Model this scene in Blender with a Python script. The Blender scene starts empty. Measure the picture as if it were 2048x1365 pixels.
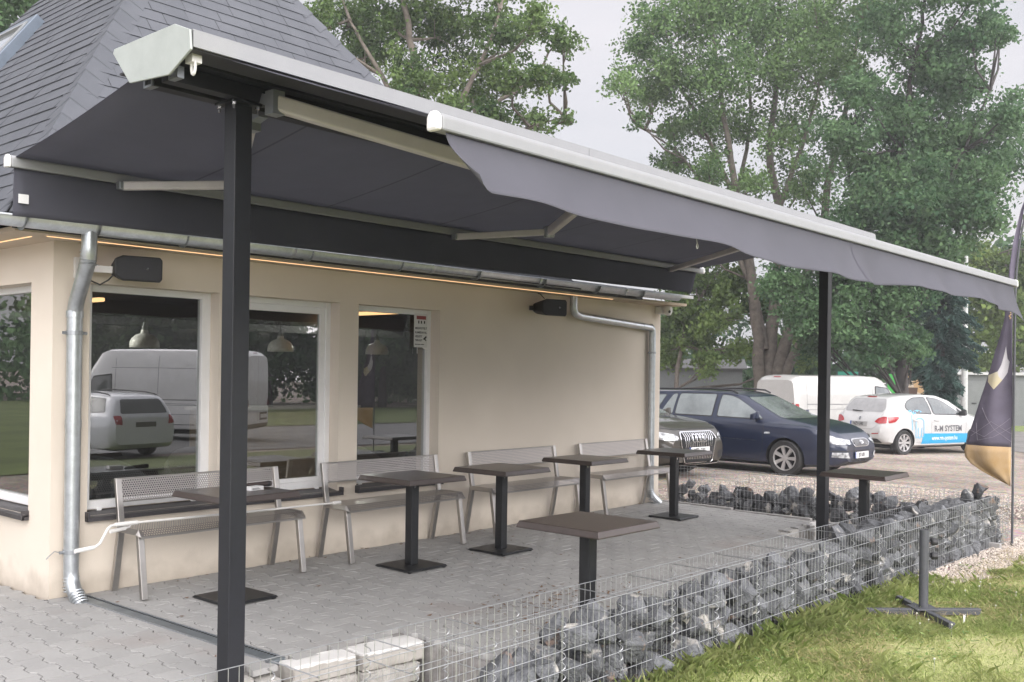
import bpy, bmesh, math, random
import numpy as np
from math import sin, cos, pi, radians, atan2, sqrt
from mathutils import Vector, Matrix
from mathutils.bvhtree import BVHTree
random.seed(7)
rng = np.random.default_rng(7)
SC = bpy.context.scene
COL = SC.collection

# ------------------------------------------------------------------ tagging
def tag(o, label=None, cat=None, group=None, kind=None):
    if label: o['label'] = label
    if cat: o['category'] = cat
    if group: o['group'] = group
    if kind: o['kind'] = kind
    return o

def thing(name, loc, label, cat, group=None, rz=0.0):
    o = bpy.data.objects.new(name, None)
    o.empty_display_size = 0.2
    COL.objects.link(o)
    o.location = loc
    o.rotation_euler = (0, 0, rz)
    return tag(o, label, cat, group)

def kids(o):
    return [c for c in COL.objects if c.parent == o]

def copy_thing(root, loc, rz=None, label=None, group=None, children=None):
    r = root.copy(); COL.objects.link(r); r.location = loc
    if rz is not None: r.rotation_euler = (0, 0, rz)
    if label: r['label'] = label
    if group: r['group'] = group
    for ch in (children if children is not None else kids(root)):
        c = ch.copy(); COL.objects.link(c); c.parent = r
        for g in kids(ch):
            d = g.copy(); COL.objects.link(d); d.parent = c
    return r

# ------------------------------------------------------------------ mesh builder
class MB:
    def __init__(s):
        s.v = []; s.f = []; s.m = []
    def add(s, verts, faces, mi=0):
        n = len(s.v)
        s.v += [tuple(p) for p in verts]
        s.f += [tuple(n + i for i in f) for f in faces]
        s.m += [mi] * len(faces)
        return s
    def box(s, lo, hi, mi=0, M=None):
        x0, y0, z0 = lo; x1, y1, z1 = hi
        V = [(x0,y0,z0),(x1,y0,z0),(x1,y1,z0),(x0,y1,z0),(x0,y0,z1),(x1,y0,z1),(x1,y1,z1),(x0,y1,z1)]
        if M is not None: V = [M @ Vector(p) for p in V]
        return s.add(V, [(0,3,2,1),(4,5,6,7),(0,1,5,4),(1,2,6,5),(2,3,7,6),(3,0,4,7)], mi)
    def cbox(s, c, d, mi=0, rz=0.0, M=None):
        R = Matrix.Translation(c) @ Matrix.Rotation(rz, 4, 'Z')
        if M is not None: R = R @ M
        h = [k / 2 for k in d]
        return s.box((-h[0],-h[1],-h[2]), (h[0],h[1],h[2]), mi, R)
    def bar(s, p0, p1, w, h, mi=0, up=(0,0,1)):
        """rectangular bar from p0 to p1, w across, h along up"""
        p0 = Vector(p0); p1 = Vector(p1); d = (p1 - p0).normalized(); u = Vector(up)
        a = d.cross(u)
        if a.length < 1e-4: a = d.cross(Vector((0,1,0)))
        a.normalize(); b = a.cross(d).normalized()
        V = []
        for p in (p0, p1):
            for i, j in ((-1,-1),(1,-1),(1,1),(-1,1)):
                V.append(p + a * (w/2*i) + b * (h/2*j))
        return s.add(V, [(3,2,1,0),(4,5,6,7),(0,1,5,4),(1,2,6,5),(2,3,7,6),(3,0,4,7)], mi)
    def tube(s, pts, r, n=8, mi=0, cap=True):
        pts = [Vector(p) for p in pts]
        rs = r if isinstance(r, (list, tuple)) else [r] * len(pts)
        V = []; F = []; a = None
        for i, p in enumerate(pts):
            if i == 0: d = pts[1] - p
            elif i == len(pts) - 1: d = p - pts[i-1]
            else: d = (pts[i+1] - p).normalized() + (p - pts[i-1]).normalized()
            d.normalize()
            if a is None:
                a = d.cross(Vector((0,0,1)))
                if a.length < 1e-3: a = d.cross(Vector((1,0,0)))
            else:
                a = a - d * a.dot(d)
            a.normalize(); b = d.cross(a)
            for k in range(n):
                t = 2*pi*k/n
                V.append(p + (a*cos(t) + b*sin(t)) * rs[i])
        for i in range(len(pts)-1):
            for k in range(n):
                F.append((i*n+k, i*n+(k+1)%n, (i+1)*n+(k+1)%n, (i+1)*n+k))
        if cap:
            F.append(tuple(range(n-1,-1,-1))); m = (len(pts)-1)*n
            F.append(tuple(range(m, m+n)))
        return s.add(V, F, mi)
    def lathe(s, prof, n=24, M=None, mi=0, close=False):
        """prof: (radius, height) pairs revolved about local Z"""
        V = []; F = []
        for r, z in prof:
            for k in range(n):
                t = 2*pi*k/n; V.append(Vector((r*cos(t), r*sin(t), z)))
        L = len(prof)
        for i in range(L-1 + (1 if close else 0)):
            j = (i+1) % L
            for k in range(n):
                F.append((i*n+k, i*n+(k+1)%n, j*n+(k+1)%n, j*n+k))
        if M is not None: V = [M @ p for p in V]
        return s.add(V, F, mi)
    def prism(s, poly, z0, z1, M=None, mi=0):
        """polygon (x,y) extruded along local Z"""
        n = len(poly)
        V = [Vector((x,y,z0)) for x,y in poly] + [Vector((x,y,z1)) for x,y in poly]
        F = [tuple(range(n-1,-1,-1)), tuple(range(n,2*n))] + [(i,(i+1)%n,n+(i+1)%n,n+i) for i in range(n)]
        if M is not None: V = [M @ p for p in V]
        return s.add(V, F, mi)
    def grid(s, P, mi=0):
        """P: rows of points"""
        h = len(P); w = len(P[0])
        return s.add([q for row in P for q in row],
                     [(i*w+j, i*w+j+1, (i+1)*w+j+1, (i+1)*w+j) for i in range(h-1) for j in range(w-1)], mi)
    def build(s, name, mats, parent=None, off=None, smooth=None, bevel=None, solid=None, origin=None):
        me = bpy.data.meshes.new(name)
        V = s.v
        o0 = off
        if o0 is None and parent is not None:
            o0 = Vector((0,0,0)); p = parent
            while p is not None: o0 = o0 + p.location; p = p.parent
        if origin is not None: o0 = Vector(origin)
        if o0 is not None:
            V = [(p[0]-o0[0], p[1]-o0[1], p[2]-o0[2]) for p in V]
        me.from_pydata([tuple(p) for p in V], [], s.f)
        for m in (mats if isinstance(mats, (list, tuple)) else [mats]): me.materials.append(m)
        if len(me.materials) > 1: me.polygons.foreach_set('material_index', s.m)
        me.update()
        if smooth is not None:
            me.shade_smooth(); me.set_sharp_from_angle(angle=radians(smooth))
        o = bpy.data.objects.new(name, me); COL.objects.link(o)
        if parent is not None: o.parent = parent
        if origin is not None: o.location = origin
        if solid:
            md = o.modifiers.new('thick', 'SOLIDIFY'); md.thickness = solid; md.offset = 0
        if bevel:
            md = o.modifiers.new('edge', 'BEVEL'); md.width = bevel; md.segments = 2; md.limit_method = 'ANGLE'; md.angle_limit = radians(40); md.harden_normals = False
        return o

# ------------------------------------------------------------------ materials
def new_mat(name):
    m = bpy.data.materials.new(name); m.use_nodes = True
    nt = m.node_tree; nt.nodes.clear()
    out = nt.nodes.new('ShaderNodeOutputMaterial')
    return m, nt, out

def N(nt, t, **kw):
    n = nt.nodes.new(t)
    for k, v in kw.items():
        if k in n.inputs: n.inputs[k].default_value = v
        else: setattr(n, k, v)
    return n

def mat(name, col, rough=0.5, metal=0.0, spec=0.5, var=0.0, vscale=8.0, col2=None, bump=0.0, bscale=60.0, coat=0.0, rand=0.0, detail=5.0, coords='Object', attr=None, fine=0.0, fscale=120.0, trans=0.0):
    m, nt, out = new_mat(name)
    L = nt.links.new
    b = N(nt, 'ShaderNodeBsdfPrincipled'); L(b.outputs[0], out.inputs[0])
    b.inputs['Roughness'].default_value = rough
    b.inputs['Metallic'].default_value = metal
    b.inputs['Specular IOR Level'].default_value = spec
    if coat:
        b.inputs['Coat Weight'].default_value = coat; b.inputs['Coat Roughness'].default_value = 0.04
    tc = N(nt, 'ShaderNodeTexCoord')
    c4 = (*col, 1.0)
    b.inputs['Base Color'].default_value = c4
    src = None
    if var or col2:
        nz = N(nt, 'ShaderNodeTexNoise', Scale=vscale, Detail=detail, Roughness=0.6); L(tc.outputs[coords], nz.inputs['Vector'])
        mr = N(nt, 'ShaderNodeMapRange'); L(nz.outputs[0], mr.inputs[0])
        mr.inputs[1].default_value = 0.3; mr.inputs[2].default_value = 0.7
        mx = N(nt, 'ShaderNodeMix', data_type='RGBA'); L(mr.outputs[0], mx.inputs[0])
        d = col2 if col2 else tuple(c*(1-var) for c in col)
        a = col if col2 else tuple(min(1, c*(1+var)) for c in col)
        mx.inputs[6].default_value = (*a, 1); mx.inputs[7].default_value = (*d, 1)
        src = mx.outputs[2]
    if fine:
        nz3 = N(nt, 'ShaderNodeTexNoise', Scale=fscale, Detail=3.0); L(tc.outputs[coords], nz3.inputs['Vector'])
        mr3 = N(nt, 'ShaderNodeMapRange'); L(nz3.outputs[0], mr3.inputs[0])
        mr3.inputs[1].default_value = .25; mr3.inputs[2].default_value = .75
        mr3.inputs[3].default_value = 1-fine; mr3.inputs[4].default_value = 1+fine
        mm = N(nt, 'ShaderNodeMix', data_type='RGBA', blend_type='MULTIPLY'); mm.inputs[0].default_value = 1
        if src is None: mm.inputs[6].default_value = c4
        else: L(src, mm.inputs[6])
        cb3 = N(nt, 'ShaderNodeCombineColor'); [L(mr3.outputs[0], cb3.inputs[k]) for k in range(3)]
        L(cb3.outputs[0], mm.inputs[7]); src = mm.outputs[2]
    if rand or attr:
        if attr:
            at = N(nt, 'ShaderNodeAttribute', attribute_name=attr); fac = at.outputs['Fac']
        else:
            oi = N(nt, 'ShaderNodeObjectInfo'); fac = oi.outputs['Random']
        mr2 = N(nt, 'ShaderNodeMapRange'); L(fac, mr2.inputs[0])
        k = rand if rand else 0.2
        mr2.inputs[3].default_value = 1-k; mr2.inputs[4].default_value = 1+k
        mm = N(nt, 'ShaderNodeMix', data_type='RGBA', blend_type='MULTIPLY'); mm.inputs[0].default_value = 1
        if src is None: mm.inputs[6].default_value = c4
        else: L(src, mm.inputs[6])
        cb = N(nt, 'ShaderNodeCombineColor'); [L(mr2.outputs[0], cb.inputs[k2]) for k2 in range(3)]
        L(cb.outputs[0], mm.inputs[7]); src = mm.outputs[2]
    if src is not None: L(src, b.inputs['Base Color'])
    if trans:
        tl = N(nt, 'ShaderNodeBsdfTranslucent'); tl.inputs[0].default_value = (.27,.27,.295,1)
        ms = N(nt, 'ShaderNodeMixShader'); ms.inputs[0].default_value = trans
        L(b.outputs[0], ms.inputs[1]); L(tl.outputs[0], ms.inputs[2]); L(ms.outputs[0], out.inputs[0])
    if bump:
        nz2 = N(nt, 'ShaderNodeTexNoise', Scale=bscale, Detail=4.0); L(tc.outputs[coords], nz2.inputs['Vector'])
        bp = N(nt, 'ShaderNodeBump', Strength=bump); bp.inputs['Distance'].default_value = 0.01
        L(nz2.outputs[0], bp.inputs['Height']); L(bp.outputs[0], b.inputs['Normal'])
    return m

def emit(name, col, s):
    m, nt, out = new_mat(name)
    e = N(nt, 'ShaderNodeEmission'); e.inputs[0].default_value = (*col, 1); e.inputs[1].default_value = s
    nt.links.new(e.outputs[0], out.inputs[0]); return m

def glass_mat(name, tint=(.75,.8,.8), refl=1.9, rough=0.0):
    """pane of glass: clear tinted transmission under a Fresnel mirror"""
    m, nt, out = new_mat(name); L = nt.links.new
    tr = N(nt, 'ShaderNodeBsdfTransparent'); tr.inputs[0].default_value = (*tint, 1)
    gl = N(nt, 'ShaderNodeBsdfGlossy'); gl.inputs['Roughness'].default_value = rough; gl.inputs[0].default_value = (1,1,1,1)
    fr = N(nt, 'ShaderNodeFresnel', IOR=refl)
    gm = N(nt, 'ShaderNodeNewGeometry'); iv = N(nt, 'ShaderNodeMath', operation='SUBTRACT'); iv.inputs[0].default_value = 1; L(gm.outputs['Backfacing'], iv.inputs[1])
    ml = N(nt, 'ShaderNodeMath', operation='MULTIPLY'); L(fr.outputs[0], ml.inputs[0]); L(iv.outputs[0], ml.inputs[1])
    mx = N(nt, 'ShaderNodeMixShader'); L(ml.outputs[0], mx.inputs[0]); L(tr.outputs[0], mx.inputs[1]); L(gl.outputs[0], mx.inputs[2])
    L(mx.outputs[0], out.inputs[0]); return m

def foliage(name, dark, light, trans=0.35, rough=0.55):
    m, nt, out = new_mat(name); L = nt.links.new
    at = N(nt, 'ShaderNodeAttribute', attribute_name='tint')
    mx = N(nt, 'ShaderNodeMix', data_type='RGBA'); L(at.outputs['Fac'], mx.inputs[0])
    mx.inputs[6].default_value = (*dark, 1); mx.inputs[7].default_value = (*light, 1)
    b = N(nt, 'ShaderNodeBsdfPrincipled', Roughness=rough); L(mx.outputs[2], b.inputs['Base Color'])
    b.inputs['Specular IOR Level'].default_value = 0.15
    t = N(nt, 'ShaderNodeBsdfTranslucent'); L(mx.outputs[2], t.inputs[0])
    ms = N(nt, 'ShaderNodeMixShader'); ms.inputs[0].default_value = trans
    L(b.outputs[0], ms.inputs[1]); L(t.outputs[0], ms.inputs[2]); L(ms.outputs[0], out.inputs[0])
    return m

M = {}
def plaster():
    m, nt, out = new_mat('cream_render'); L = nt.links.new
    b = N(nt, 'ShaderNodeBsdfPrincipled', Roughness=0.9); L(b.outputs[0], out.inputs[0])
    b.inputs['Specular IOR Level'].default_value = .2
    tc = N(nt, 'ShaderNodeTexCoord')
    n1 = N(nt, 'ShaderNodeTexNoise', Scale=0.9, Detail=4.0); L(tc.outputs['Object'], n1.inputs['Vector'])
    r1 = N(nt, 'ShaderNodeMapRange'); L(n1.outputs[0], r1.inputs[0]); r1.inputs[1].default_value=.35; r1.inputs[2].default_value=.7
    mx = N(nt, 'ShaderNodeMix', data_type='RGBA'); L(r1.outputs[0], mx.inputs[0])
    mx.inputs[6].default_value=(.71,.64,.55,1); mx.inputs[7].default_value=(.63,.565,.48,1)
    # splash dirt low on the wall
    sx = N(nt, 'ShaderNodeSeparateXYZ'); L(tc.outputs['Object'], sx.inputs[0])
    n2 = N(nt, 'ShaderNodeTexNoise', Scale=6.0, Detail=5.0); L(tc.outputs['Object'], n2.inputs['Vector'])
    ad = N(nt, 'ShaderNodeMath', operation='MULTIPLY_ADD'); L(n2.outputs[0], ad.inputs[0]); ad.inputs[1].default_value=-.35; L(sx.outputs[2], ad.inputs[2])
    r2 = N(nt, 'ShaderNodeMapRange'); L(ad.outputs[0], r2.inputs[0]); r2.inputs[1].default_value=.0; r2.inputs[2].default_value=-.17; r2.inputs[3].default_value=0; r2.inputs[4].default_value=.55
    m2 = N(nt, 'ShaderNodeMix', data_type='RGBA'); L(r2.outputs[0], m2.inputs[0]); L(mx.outputs[2], m2.inputs[6]); m2.inputs[7].default_value=(.36,.31,.25,1)
    L(m2.outputs[2], b.inputs['Base Color'])
    n3 = N(nt, 'ShaderNodeTexNoise', Scale=140.0, Detail=3.0); L(tc.outputs['Object'], n3.inputs['Vector'])
    bp = N(nt, 'ShaderNodeBump', Strength=.25); bp.inputs['Distance'].default_value=.004; L(n3.outputs[0], bp.inputs['Height']); L(bp.outputs[0], b.inputs['Normal'])
    return m
M['plaster'] = plaster()
M['white_pvc'] = mat('white_pvc', (.78,.78,.78), .35, var=.03)
M['sill'] = mat('dark_sill_metal', (.045,.042,.045), .4, var=.15)
M['glass'] = glass_mat('window_glass', (.62,.65,.65), 2.9)
M['zinc'] = mat('galvanised_zinc', (.50,.53,.55), .34, metal=.85, var=.12, vscale=14, fine=.06, fscale=60)
M['fascia'] = mat('dark_fascia', (.035,.035,.038), .6, var=.2)
M['soffit'] = mat('cream_soffit', (.52,.43,.33), .85, var=.05)
M['led'] = emit('warm_led', (1.0,.60,.30), .80)
M['steel_black'] = mat('black_coated_steel', (.0085,.0095,.013), .5, var=.2, vscale=20, spec=.5)
M['alu'] = mat('white_powder_aluminium', (.26,.265,.27), .35, var=.04, vscale=10)
M['alu_cap'] = mat('matt_white_cap', (.37,.40,.38), .5, var=.07, vscale=9)
M['alu_grey'] = mat('grey_awning_tube', (.52,.49,.49), .4, var=.06)
M['fabric_dark'] = mat('charcoal_awning_cloth', (.108,.110,.134), .9, spec=.2, var=.12, vscale=3, fine=.12, fscale=300, trans=.42)
M['fabric_valance'] = mat('grey_valance_cloth', (.082,.082,.096), .85, spec=.25, var=.05, vscale=3, fine=.08, fscale=300)
M['galv_bracket'] = mat('galvanised_bracket', (.35,.37,.39), .4, metal=.7, var=.1)
M['table_top'] = mat('brown_table_laminate', (.048,.036,.032), .32, var=.12, vscale=30, spec=.55, fine=.1, fscale=200)
M['table_black'] = mat('black_cast_iron', (.0085,.0095,.011), .45, var=.2, vscale=30)
M['steel'] = mat('brushed_steel', (.42,.40,.38), .34, metal=.9, var=.08, vscale=12)
M['white_plastic'] = mat('white_plastic', (.72,.71,.69), .4, var=.03)
M['speaker'] = mat('black_speaker_plastic', (.011,.0115,.013), .55, var=.15, fine=.2, fscale=400)
M['cable'] = mat('dark_cable', (.03,.03,.03), .6)
M['wire'] = mat('galvanised_wire', (.42,.43,.44), .35, metal=.75, var=.08, vscale=30)
M['conc'] = mat('old_concrete', (.40,.385,.36), .9, var=.22, vscale=9, bump=.5, bscale=40, fine=.15, fscale=90)
M['curb'] = mat('concrete_kerb', (.33,.32,.31), .9, var=.15, vscale=6, bump=.3, bscale=50)
M['soil'] = mat('dark_soil', (.16,.135,.11), .95, var=.35, vscale=6, bump=.8, bscale=30, fine=.3, fscale=60)
M['lid'] = mat('drain_grate_metal', (.22,.25,.27), .42, metal=.6, var=.15, vscale=10)
M['rubber'] = mat('tyre_rubber', (.022,.022,.022), .8, var=.25, vscale=20)
M['black_trim'] = mat('black_plastic_trim', (.02,.02,.022), .5, var=.1)
M['dark_in'] = mat('dark_wheel_well', (.012,.012,.013), .9)
M['car_glass'] = glass_mat('car_glass', (.42,.48,.46), 1.75)
M['chrome'] = mat('chrome', (.60,.60,.61), .2, metal=1.0)
M['rim'] = mat('alloy_rim', (.62,.61,.61), .3, metal=.7, var=.05)
M['lens'] = mat('clear_lamp', (.58,.60,.62), .12, coat=.6, col2=(.12,.125,.13), vscale=13, detail=1)
M['red_lens'] = mat('red_lamp', (.32,.02,.025), .15, coat=.8, var=.2, vscale=20)
M['plate'] = mat('number_plate_white', (.68,.68,.68), .4, var=.04)
M['ink'] = mat('black_print', (.02,.02,.025), .5)
M['ink_grey'] = mat('grey_print', (.10,.10,.11), .5)
M['blue_film'] = mat('blue_vinyl', (.03,.30,.55), .4, coat=.3)
M['blue_line'] = mat('light_blue_vinyl', (.12,.42,.66), .4)
M['white_film'] = mat('white_vinyl', (.8,.8,.8), .4)
M['bark'] = mat('grey_bark', (.135,.115,.095), .95, var=.4, vscale=5, bump=.8, bscale=14)
M['bark_dark'] = mat('dark_bark', (.055,.048,.045), .95, var=.35, vscale=5, bump=.8, bscale=14)
M['leaf_poplar'] = foliage('poplar_leaf', (.052,.108,.040), (.19,.295,.11))
M['leaf_broad'] = foliage('broadleaf_leaf', (.044,.098,.046), (.145,.24,.108))
M['leaf_lime'] = foliage('lime_leaf', (.055,.105,.030), (.23,.32,.10))
M['leaf_ash'] = foliage('ash_leaf', (.042,.085,.030), (.16,.235,.075))
M['leaf_hedge'] = foliage('hedge_leaf', (.060,.110,.030), (.23,.31,.085))
M['needle'] = foliage('spruce_needle', (.018,.045,.038), (.062,.115,.095), trans=.12)
M['grass'] = foliage('grass_blade', (.38,.50,.16), (.72,.75,.38), trans=.5)
M['dry'] = mat('dry_leaf_brown', (.17,.105,.065), .9, rand=.4)
M['skin_shed'] = mat('shed_sheet', (.125,.135,.135), .6, var=.1, vscale=2)
# tree crowns: clump centres and radii in metres; limbs: polylines with end radii
POPLAR_CLUMPS=[(29.41,12.3,14.03,0.86),(28.79,11.71,13.46,1.04),(31.7,13.69,14.9,0.89),(30.12,11.0,14.26,1.43),(33.35,12.28,15.03,1.16),(30.97,11.07,14.15,1.4),(34.57,11.27,14.9,1.5),(32.91,10.33,14.35,1.26),(35.26,10.89,15.05,1.35),(36.36,9.43,14.97,1.4),(34.37,8.67,14.47,1.25),(32.67,7.99,13.7,1.11),(33.36,6.32,14.19,0.96),(35.36,7.25,14.6,0.87),(35.02,7.19,14.68,0.89),(29.55,13.05,13.19,0.73),(31.66,14.8,14.2,0.66),(31.23,14.24,13.9,0.68),(28.34,13.08,11.84,0.64),(31.42,15.01,12.66,0.68),(27.65,12.66,11.3,0.65),(30.61,12.25,12.25,1.21),(29.8,12.29,12.18,1.0),(30.49,12.16,12.39,0.96),(29.95,10.22,11.78,1.15),(31.01,10.87,12.02,1.17),(30.63,10.69,12.5,1.08),(34.08,10.29,13.12,1.27),(32.5,8.85,12.4,1.28),(34.67,10.36,12.56,1.26),(33.34,7.83,12.62,1.17),(33.59,7.6,12.12,1.19),(32.27,7.46,12.16,1.09),(30.38,11.16,10.68,0.83),(33.32,13.08,11.1,0.93),(33.23,12.97,11.18,1.02),(30.21,13.35,11.92,0.79),(32.14,14.21,12.45,0.75),(31.64,14.02,12.1,0.72),(33.25,11.08,10.98,0.89),(34.43,12.02,11.02,0.9),(33.12,11.33,10.7,0.71),(35.95,10.37,11.36,0.86),(34.35,9.66,10.55,1.07),(32.21,8.96,9.95,0.82),(32.41,13.73,9.64,0.77),(32.54,13.6,9.62,0.65),(31.59,13.11,9.39,0.77),(31.68,11.49,9.3,0.69),(32.22,11.81,9.05,0.82),(30.17,10.7,8.62,0.8),(30.62,9.2,8.08,0.63),(32.93,10.61,8.61,0.68),(31.55,9.84,8.24,0.63),(32.18,8.21,8.13,0.96),(33.77,8.81,8.5,0.84),(35.63,10.07,9.2,1.05),(30.94,11.97,8.05,0.63),(29.74,11.48,7.72,0.55),(31.48,12.26,7.98,0.49),(31.35,10.66,7.25,0.76),(31.99,11.24,7.49,0.79),(31.61,10.71,7.09,0.74),(31.61,13.13,10.65,0.64),(30.78,12.49,10.39,0.63),(32.09,13.42,10.74,0.51),(31.22,14.3,11.21,0.4),(28.31,12.4,10.28,0.4),(31.77,14.66,11.4,0.43),(32.02,12.25,6.78,0.72),(30.22,10.96,6.49,0.6),(29.39,10.72,6.17,0.7),(34.72,10.51,7.12,0.57),(33.64,10.1,7.1,0.72),(34.57,10.38,7.4,0.66),(31.5,13.23,16.55,1.22),(29.99,12.14,15.93,1.14),(32.43,13.85,17.21,1.03),(31.38,10.72,15.9,1.59),(31.59,11.04,16.2,1.34),(31.43,11.31,16.73,1.45),(34.84,9.53,17.22,1.61),(34.26,9.67,17.32,1.62),(36.41,9.98,17.64,1.35),(33.41,6.59,16.06,1.43),(37.61,7.86,17.84,1.18),(34.75,6.63,16.56,1.38)]
BROAD_CLUMPS=[(32.28,5.26,12.67,0.71),(31.53,5.16,12.83,0.66),(30.69,4.86,12.55,0.87),(31.54,3.73,11.47,0.96),(33.07,4.2,11.85,0.96),(32.59,4.17,11.81,0.92),(33.23,3.08,12.53,0.69),(31.4,2.54,11.91,0.65),(32.9,2.79,12.37,0.66),(33.28,2.32,12.49,0.55),(31.8,1.78,11.94,0.45),(35.34,2.77,13.08,0.51),(32.77,3.46,11.09,0.84),(34.94,4.13,11.38,0.86),(32.4,3.29,10.7,0.78),(29.42,5.06,10.23,0.72),(31.62,5.81,10.99,0.66),(31.38,6.0,10.86,0.8),(31.02,4.44,9.66,0.8),(33.14,5.21,10.09,0.93),(32.37,5.03,10.04,0.84),(32.59,6.78,9.8,0.96),(30.75,5.92,9.06,0.84),(29.43,5.62,8.68,1.01),(32.41,5.21,8.17,1.29),(31.61,5.0,8.11,1.22),(32.07,5.16,8.28,1.02),(32.58,3.69,9.07,1.31),(34.01,3.7,9.37,1.14),(33.05,3.92,9.15,1.34),(34.84,2.78,8.71,1.03),(34.93,2.89,8.66,0.88),(31.69,1.91,7.74,0.91),(35.1,2.48,10.03,0.76),(33.28,1.93,9.72,0.7),(31.93,1.71,9.4,0.78),(30.93,3.48,6.95,1.43),(30.77,3.87,6.88,1.41),(33.21,4.14,7.04,1.11),(30.53,5.21,6.5,0.94),(30.29,4.9,6.95,1.18),(30.4,5.09,6.66,1.16),(31.58,2.39,6.66,0.96),(31.35,2.36,6.62,0.83),(31.25,2.53,6.55,1.03),(30.72,6.61,5.9,0.76),(29.39,5.75,5.71,0.88),(32.05,7.35,6.15,0.88),(32.64,4.78,5.82,1.02),(30.35,4.19,5.27,1.13),(31.36,4.39,5.2,1.19),(30.74,3.13,5.53,0.71),(32.98,3.82,5.64,0.73),(32.25,3.38,5.4,0.7),(30.39,5.43,4.78,0.96),(29.71,5.25,4.4,1.25),(30.58,6.11,4.78,1.18),(31.15,4.82,4.08,1.1),(31.12,4.63,4.23,0.96),(32.97,5.11,4.19,0.99),(29.2,6.47,3.59,0.9),(31.77,7.65,4.16,0.93),(30.37,6.98,3.76,0.78),(30.83,5.46,2.88,0.54),(29.72,5.2,2.73,0.59),(31.46,5.94,2.83,0.66),(29.61,7.51,4.47,0.65),(28.72,7.26,4.55,0.67),(30.59,8.33,4.78,0.62),(31.67,7.22,2.61,0.56),(31.01,6.93,2.94,0.68),(31.51,7.35,2.63,0.68),(32.8,4.19,14.53,0.85),(32.39,3.88,14.36,0.97),(31.53,3.69,13.63,1.08),(32.47,2.64,13.99,0.84),(35.01,3.17,14.87,0.82),(31.6,2.38,13.24,0.78),(32.17,6.42,3.34,0.64),(32.44,6.54,3.28,0.6),(28.71,5.26,3.26,0.68),(29.84,4.51,2.5,0.63),(31.49,5.16,2.54,0.54),(31.09,5.16,2.73,0.66),(29.84,5.9,5.29,0.71),(29.12,5.48,5.27,0.79),(29.3,5.5,5.11,0.68),(31.34,4.07,2.52,0.5),(32.26,4.42,2.59,0.45),(32.12,4.26,2.61,0.51)]
LIME_CLUMPS=[(33.46,13.04,5.04,0.79),(34.08,13.03,5.31,0.72),(33.66,11.6,5.27,0.76),(33.45,11.4,5.24,0.78),(33.24,13.72,3.53,0.87),(32.52,13.01,3.79,0.71),(34.92,13.31,4.02,0.93),(32.47,11.58,3.58,0.77),(34.06,10.87,4.09,0.7),(34.53,11.22,4.17,0.67),(33.34,14.2,2.52,0.6),(33.95,14.41,2.26,0.72),(34.8,13.36,2.23,0.64),(32.23,11.86,2.04,0.62),(35.35,10.5,4.71,0.8),(34.84,10.65,4.7,0.69),(33.07,11.02,2.63,0.56),(35.1,11.93,2.45,0.54),(33.26,13.73,4.7,0.64),(31.8,12.82,4.41,0.65),(36.37,10.89,2.82,0.61),(36.47,10.99,2.76,0.64),(35.39,9.53,2.32,0.56),(36.44,9.9,2.29,0.46),(33.29,12.83,2.96,0.59),(33.12,12.74,3.03,0.67),(32.73,11.33,4.45,0.6),(34.59,12.53,4.84,0.58)]
ASH_CLUMPS=[(16.12,14.45,10.75,0.56),(17.89,16.74,11.67,0.61),(18.54,15.7,11.79,0.72),(18.11,15.15,11.31,0.76),(18.64,14.01,11.17,0.78),(18.55,13.97,11.44,0.97),(20.14,13.51,11.64,1.01),(19.81,13.29,11.07,1.02),(20.2,11.64,11.21,0.73),(19.95,11.12,10.75,0.77),(21.63,11.36,11.57,0.54),(19.22,9.29,10.39,0.55),(19.65,8.86,10.03,0.44),(21.45,10.22,10.65,0.41),(17.99,14.54,10.43,0.58),(18.65,15.18,10.54,0.73),(18.24,12.74,9.74,0.71),(18.21,12.79,9.5,0.74),(20.72,12.86,9.86,0.86),(20.1,12.54,9.62,0.88),(19.08,10.09,9.19,0.61),(21.44,11.98,9.84,0.6),(21.07,10.58,9.73,0.45),(19.37,9.14,9.08,0.53),(17.86,12.58,8.91,0.39),(19.2,14.03,9.43,0.45),(18.88,12.04,8.61,0.49),(18.36,11.41,8.43,0.42),(19.41,10.92,8.33,0.55),(20.12,11.47,8.43,0.67),(19.84,9.7,8.12,0.4),(21.93,11.71,8.9,0.44),(20.22,9.11,8.15,0.21),(21.92,10.49,8.69,0.24),(20.16,9.19,9.19,0.25),(20.3,9.31,9.22,0.29),(19.38,9.87,7.51,0.22),(21.5,11.65,8.16,0.24),(20.32,12.21,8.35,0.4),(18.97,11.15,7.96,0.43),(18.55,15.53,12.98,0.95),(18.39,16.09,13.15,0.97),(19.02,13.16,12.88,1.08),(17.75,12.02,12.16,1.02),(20.38,11.75,12.78,0.95),(20.47,11.91,12.79,0.94)]
CORNER_CLUMPS=[(10.03,19.2,10.21,0.42),(10.3,19.78,10.37,0.41),(10.3,17.96,10.18,0.41),(9.8,16.86,9.79,0.37),(9.86,17.91,9.51,0.24),(9.86,17.98,9.51,0.27),(9.85,19.73,10.04,0.63),(9.38,18.42,9.93,0.68),(10.17,16.54,10.04,0.25),(10.06,16.27,9.91,0.2),(9.85,19.34,11.11,0.96),(9.07,17.13,10.43,0.96)]
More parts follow.
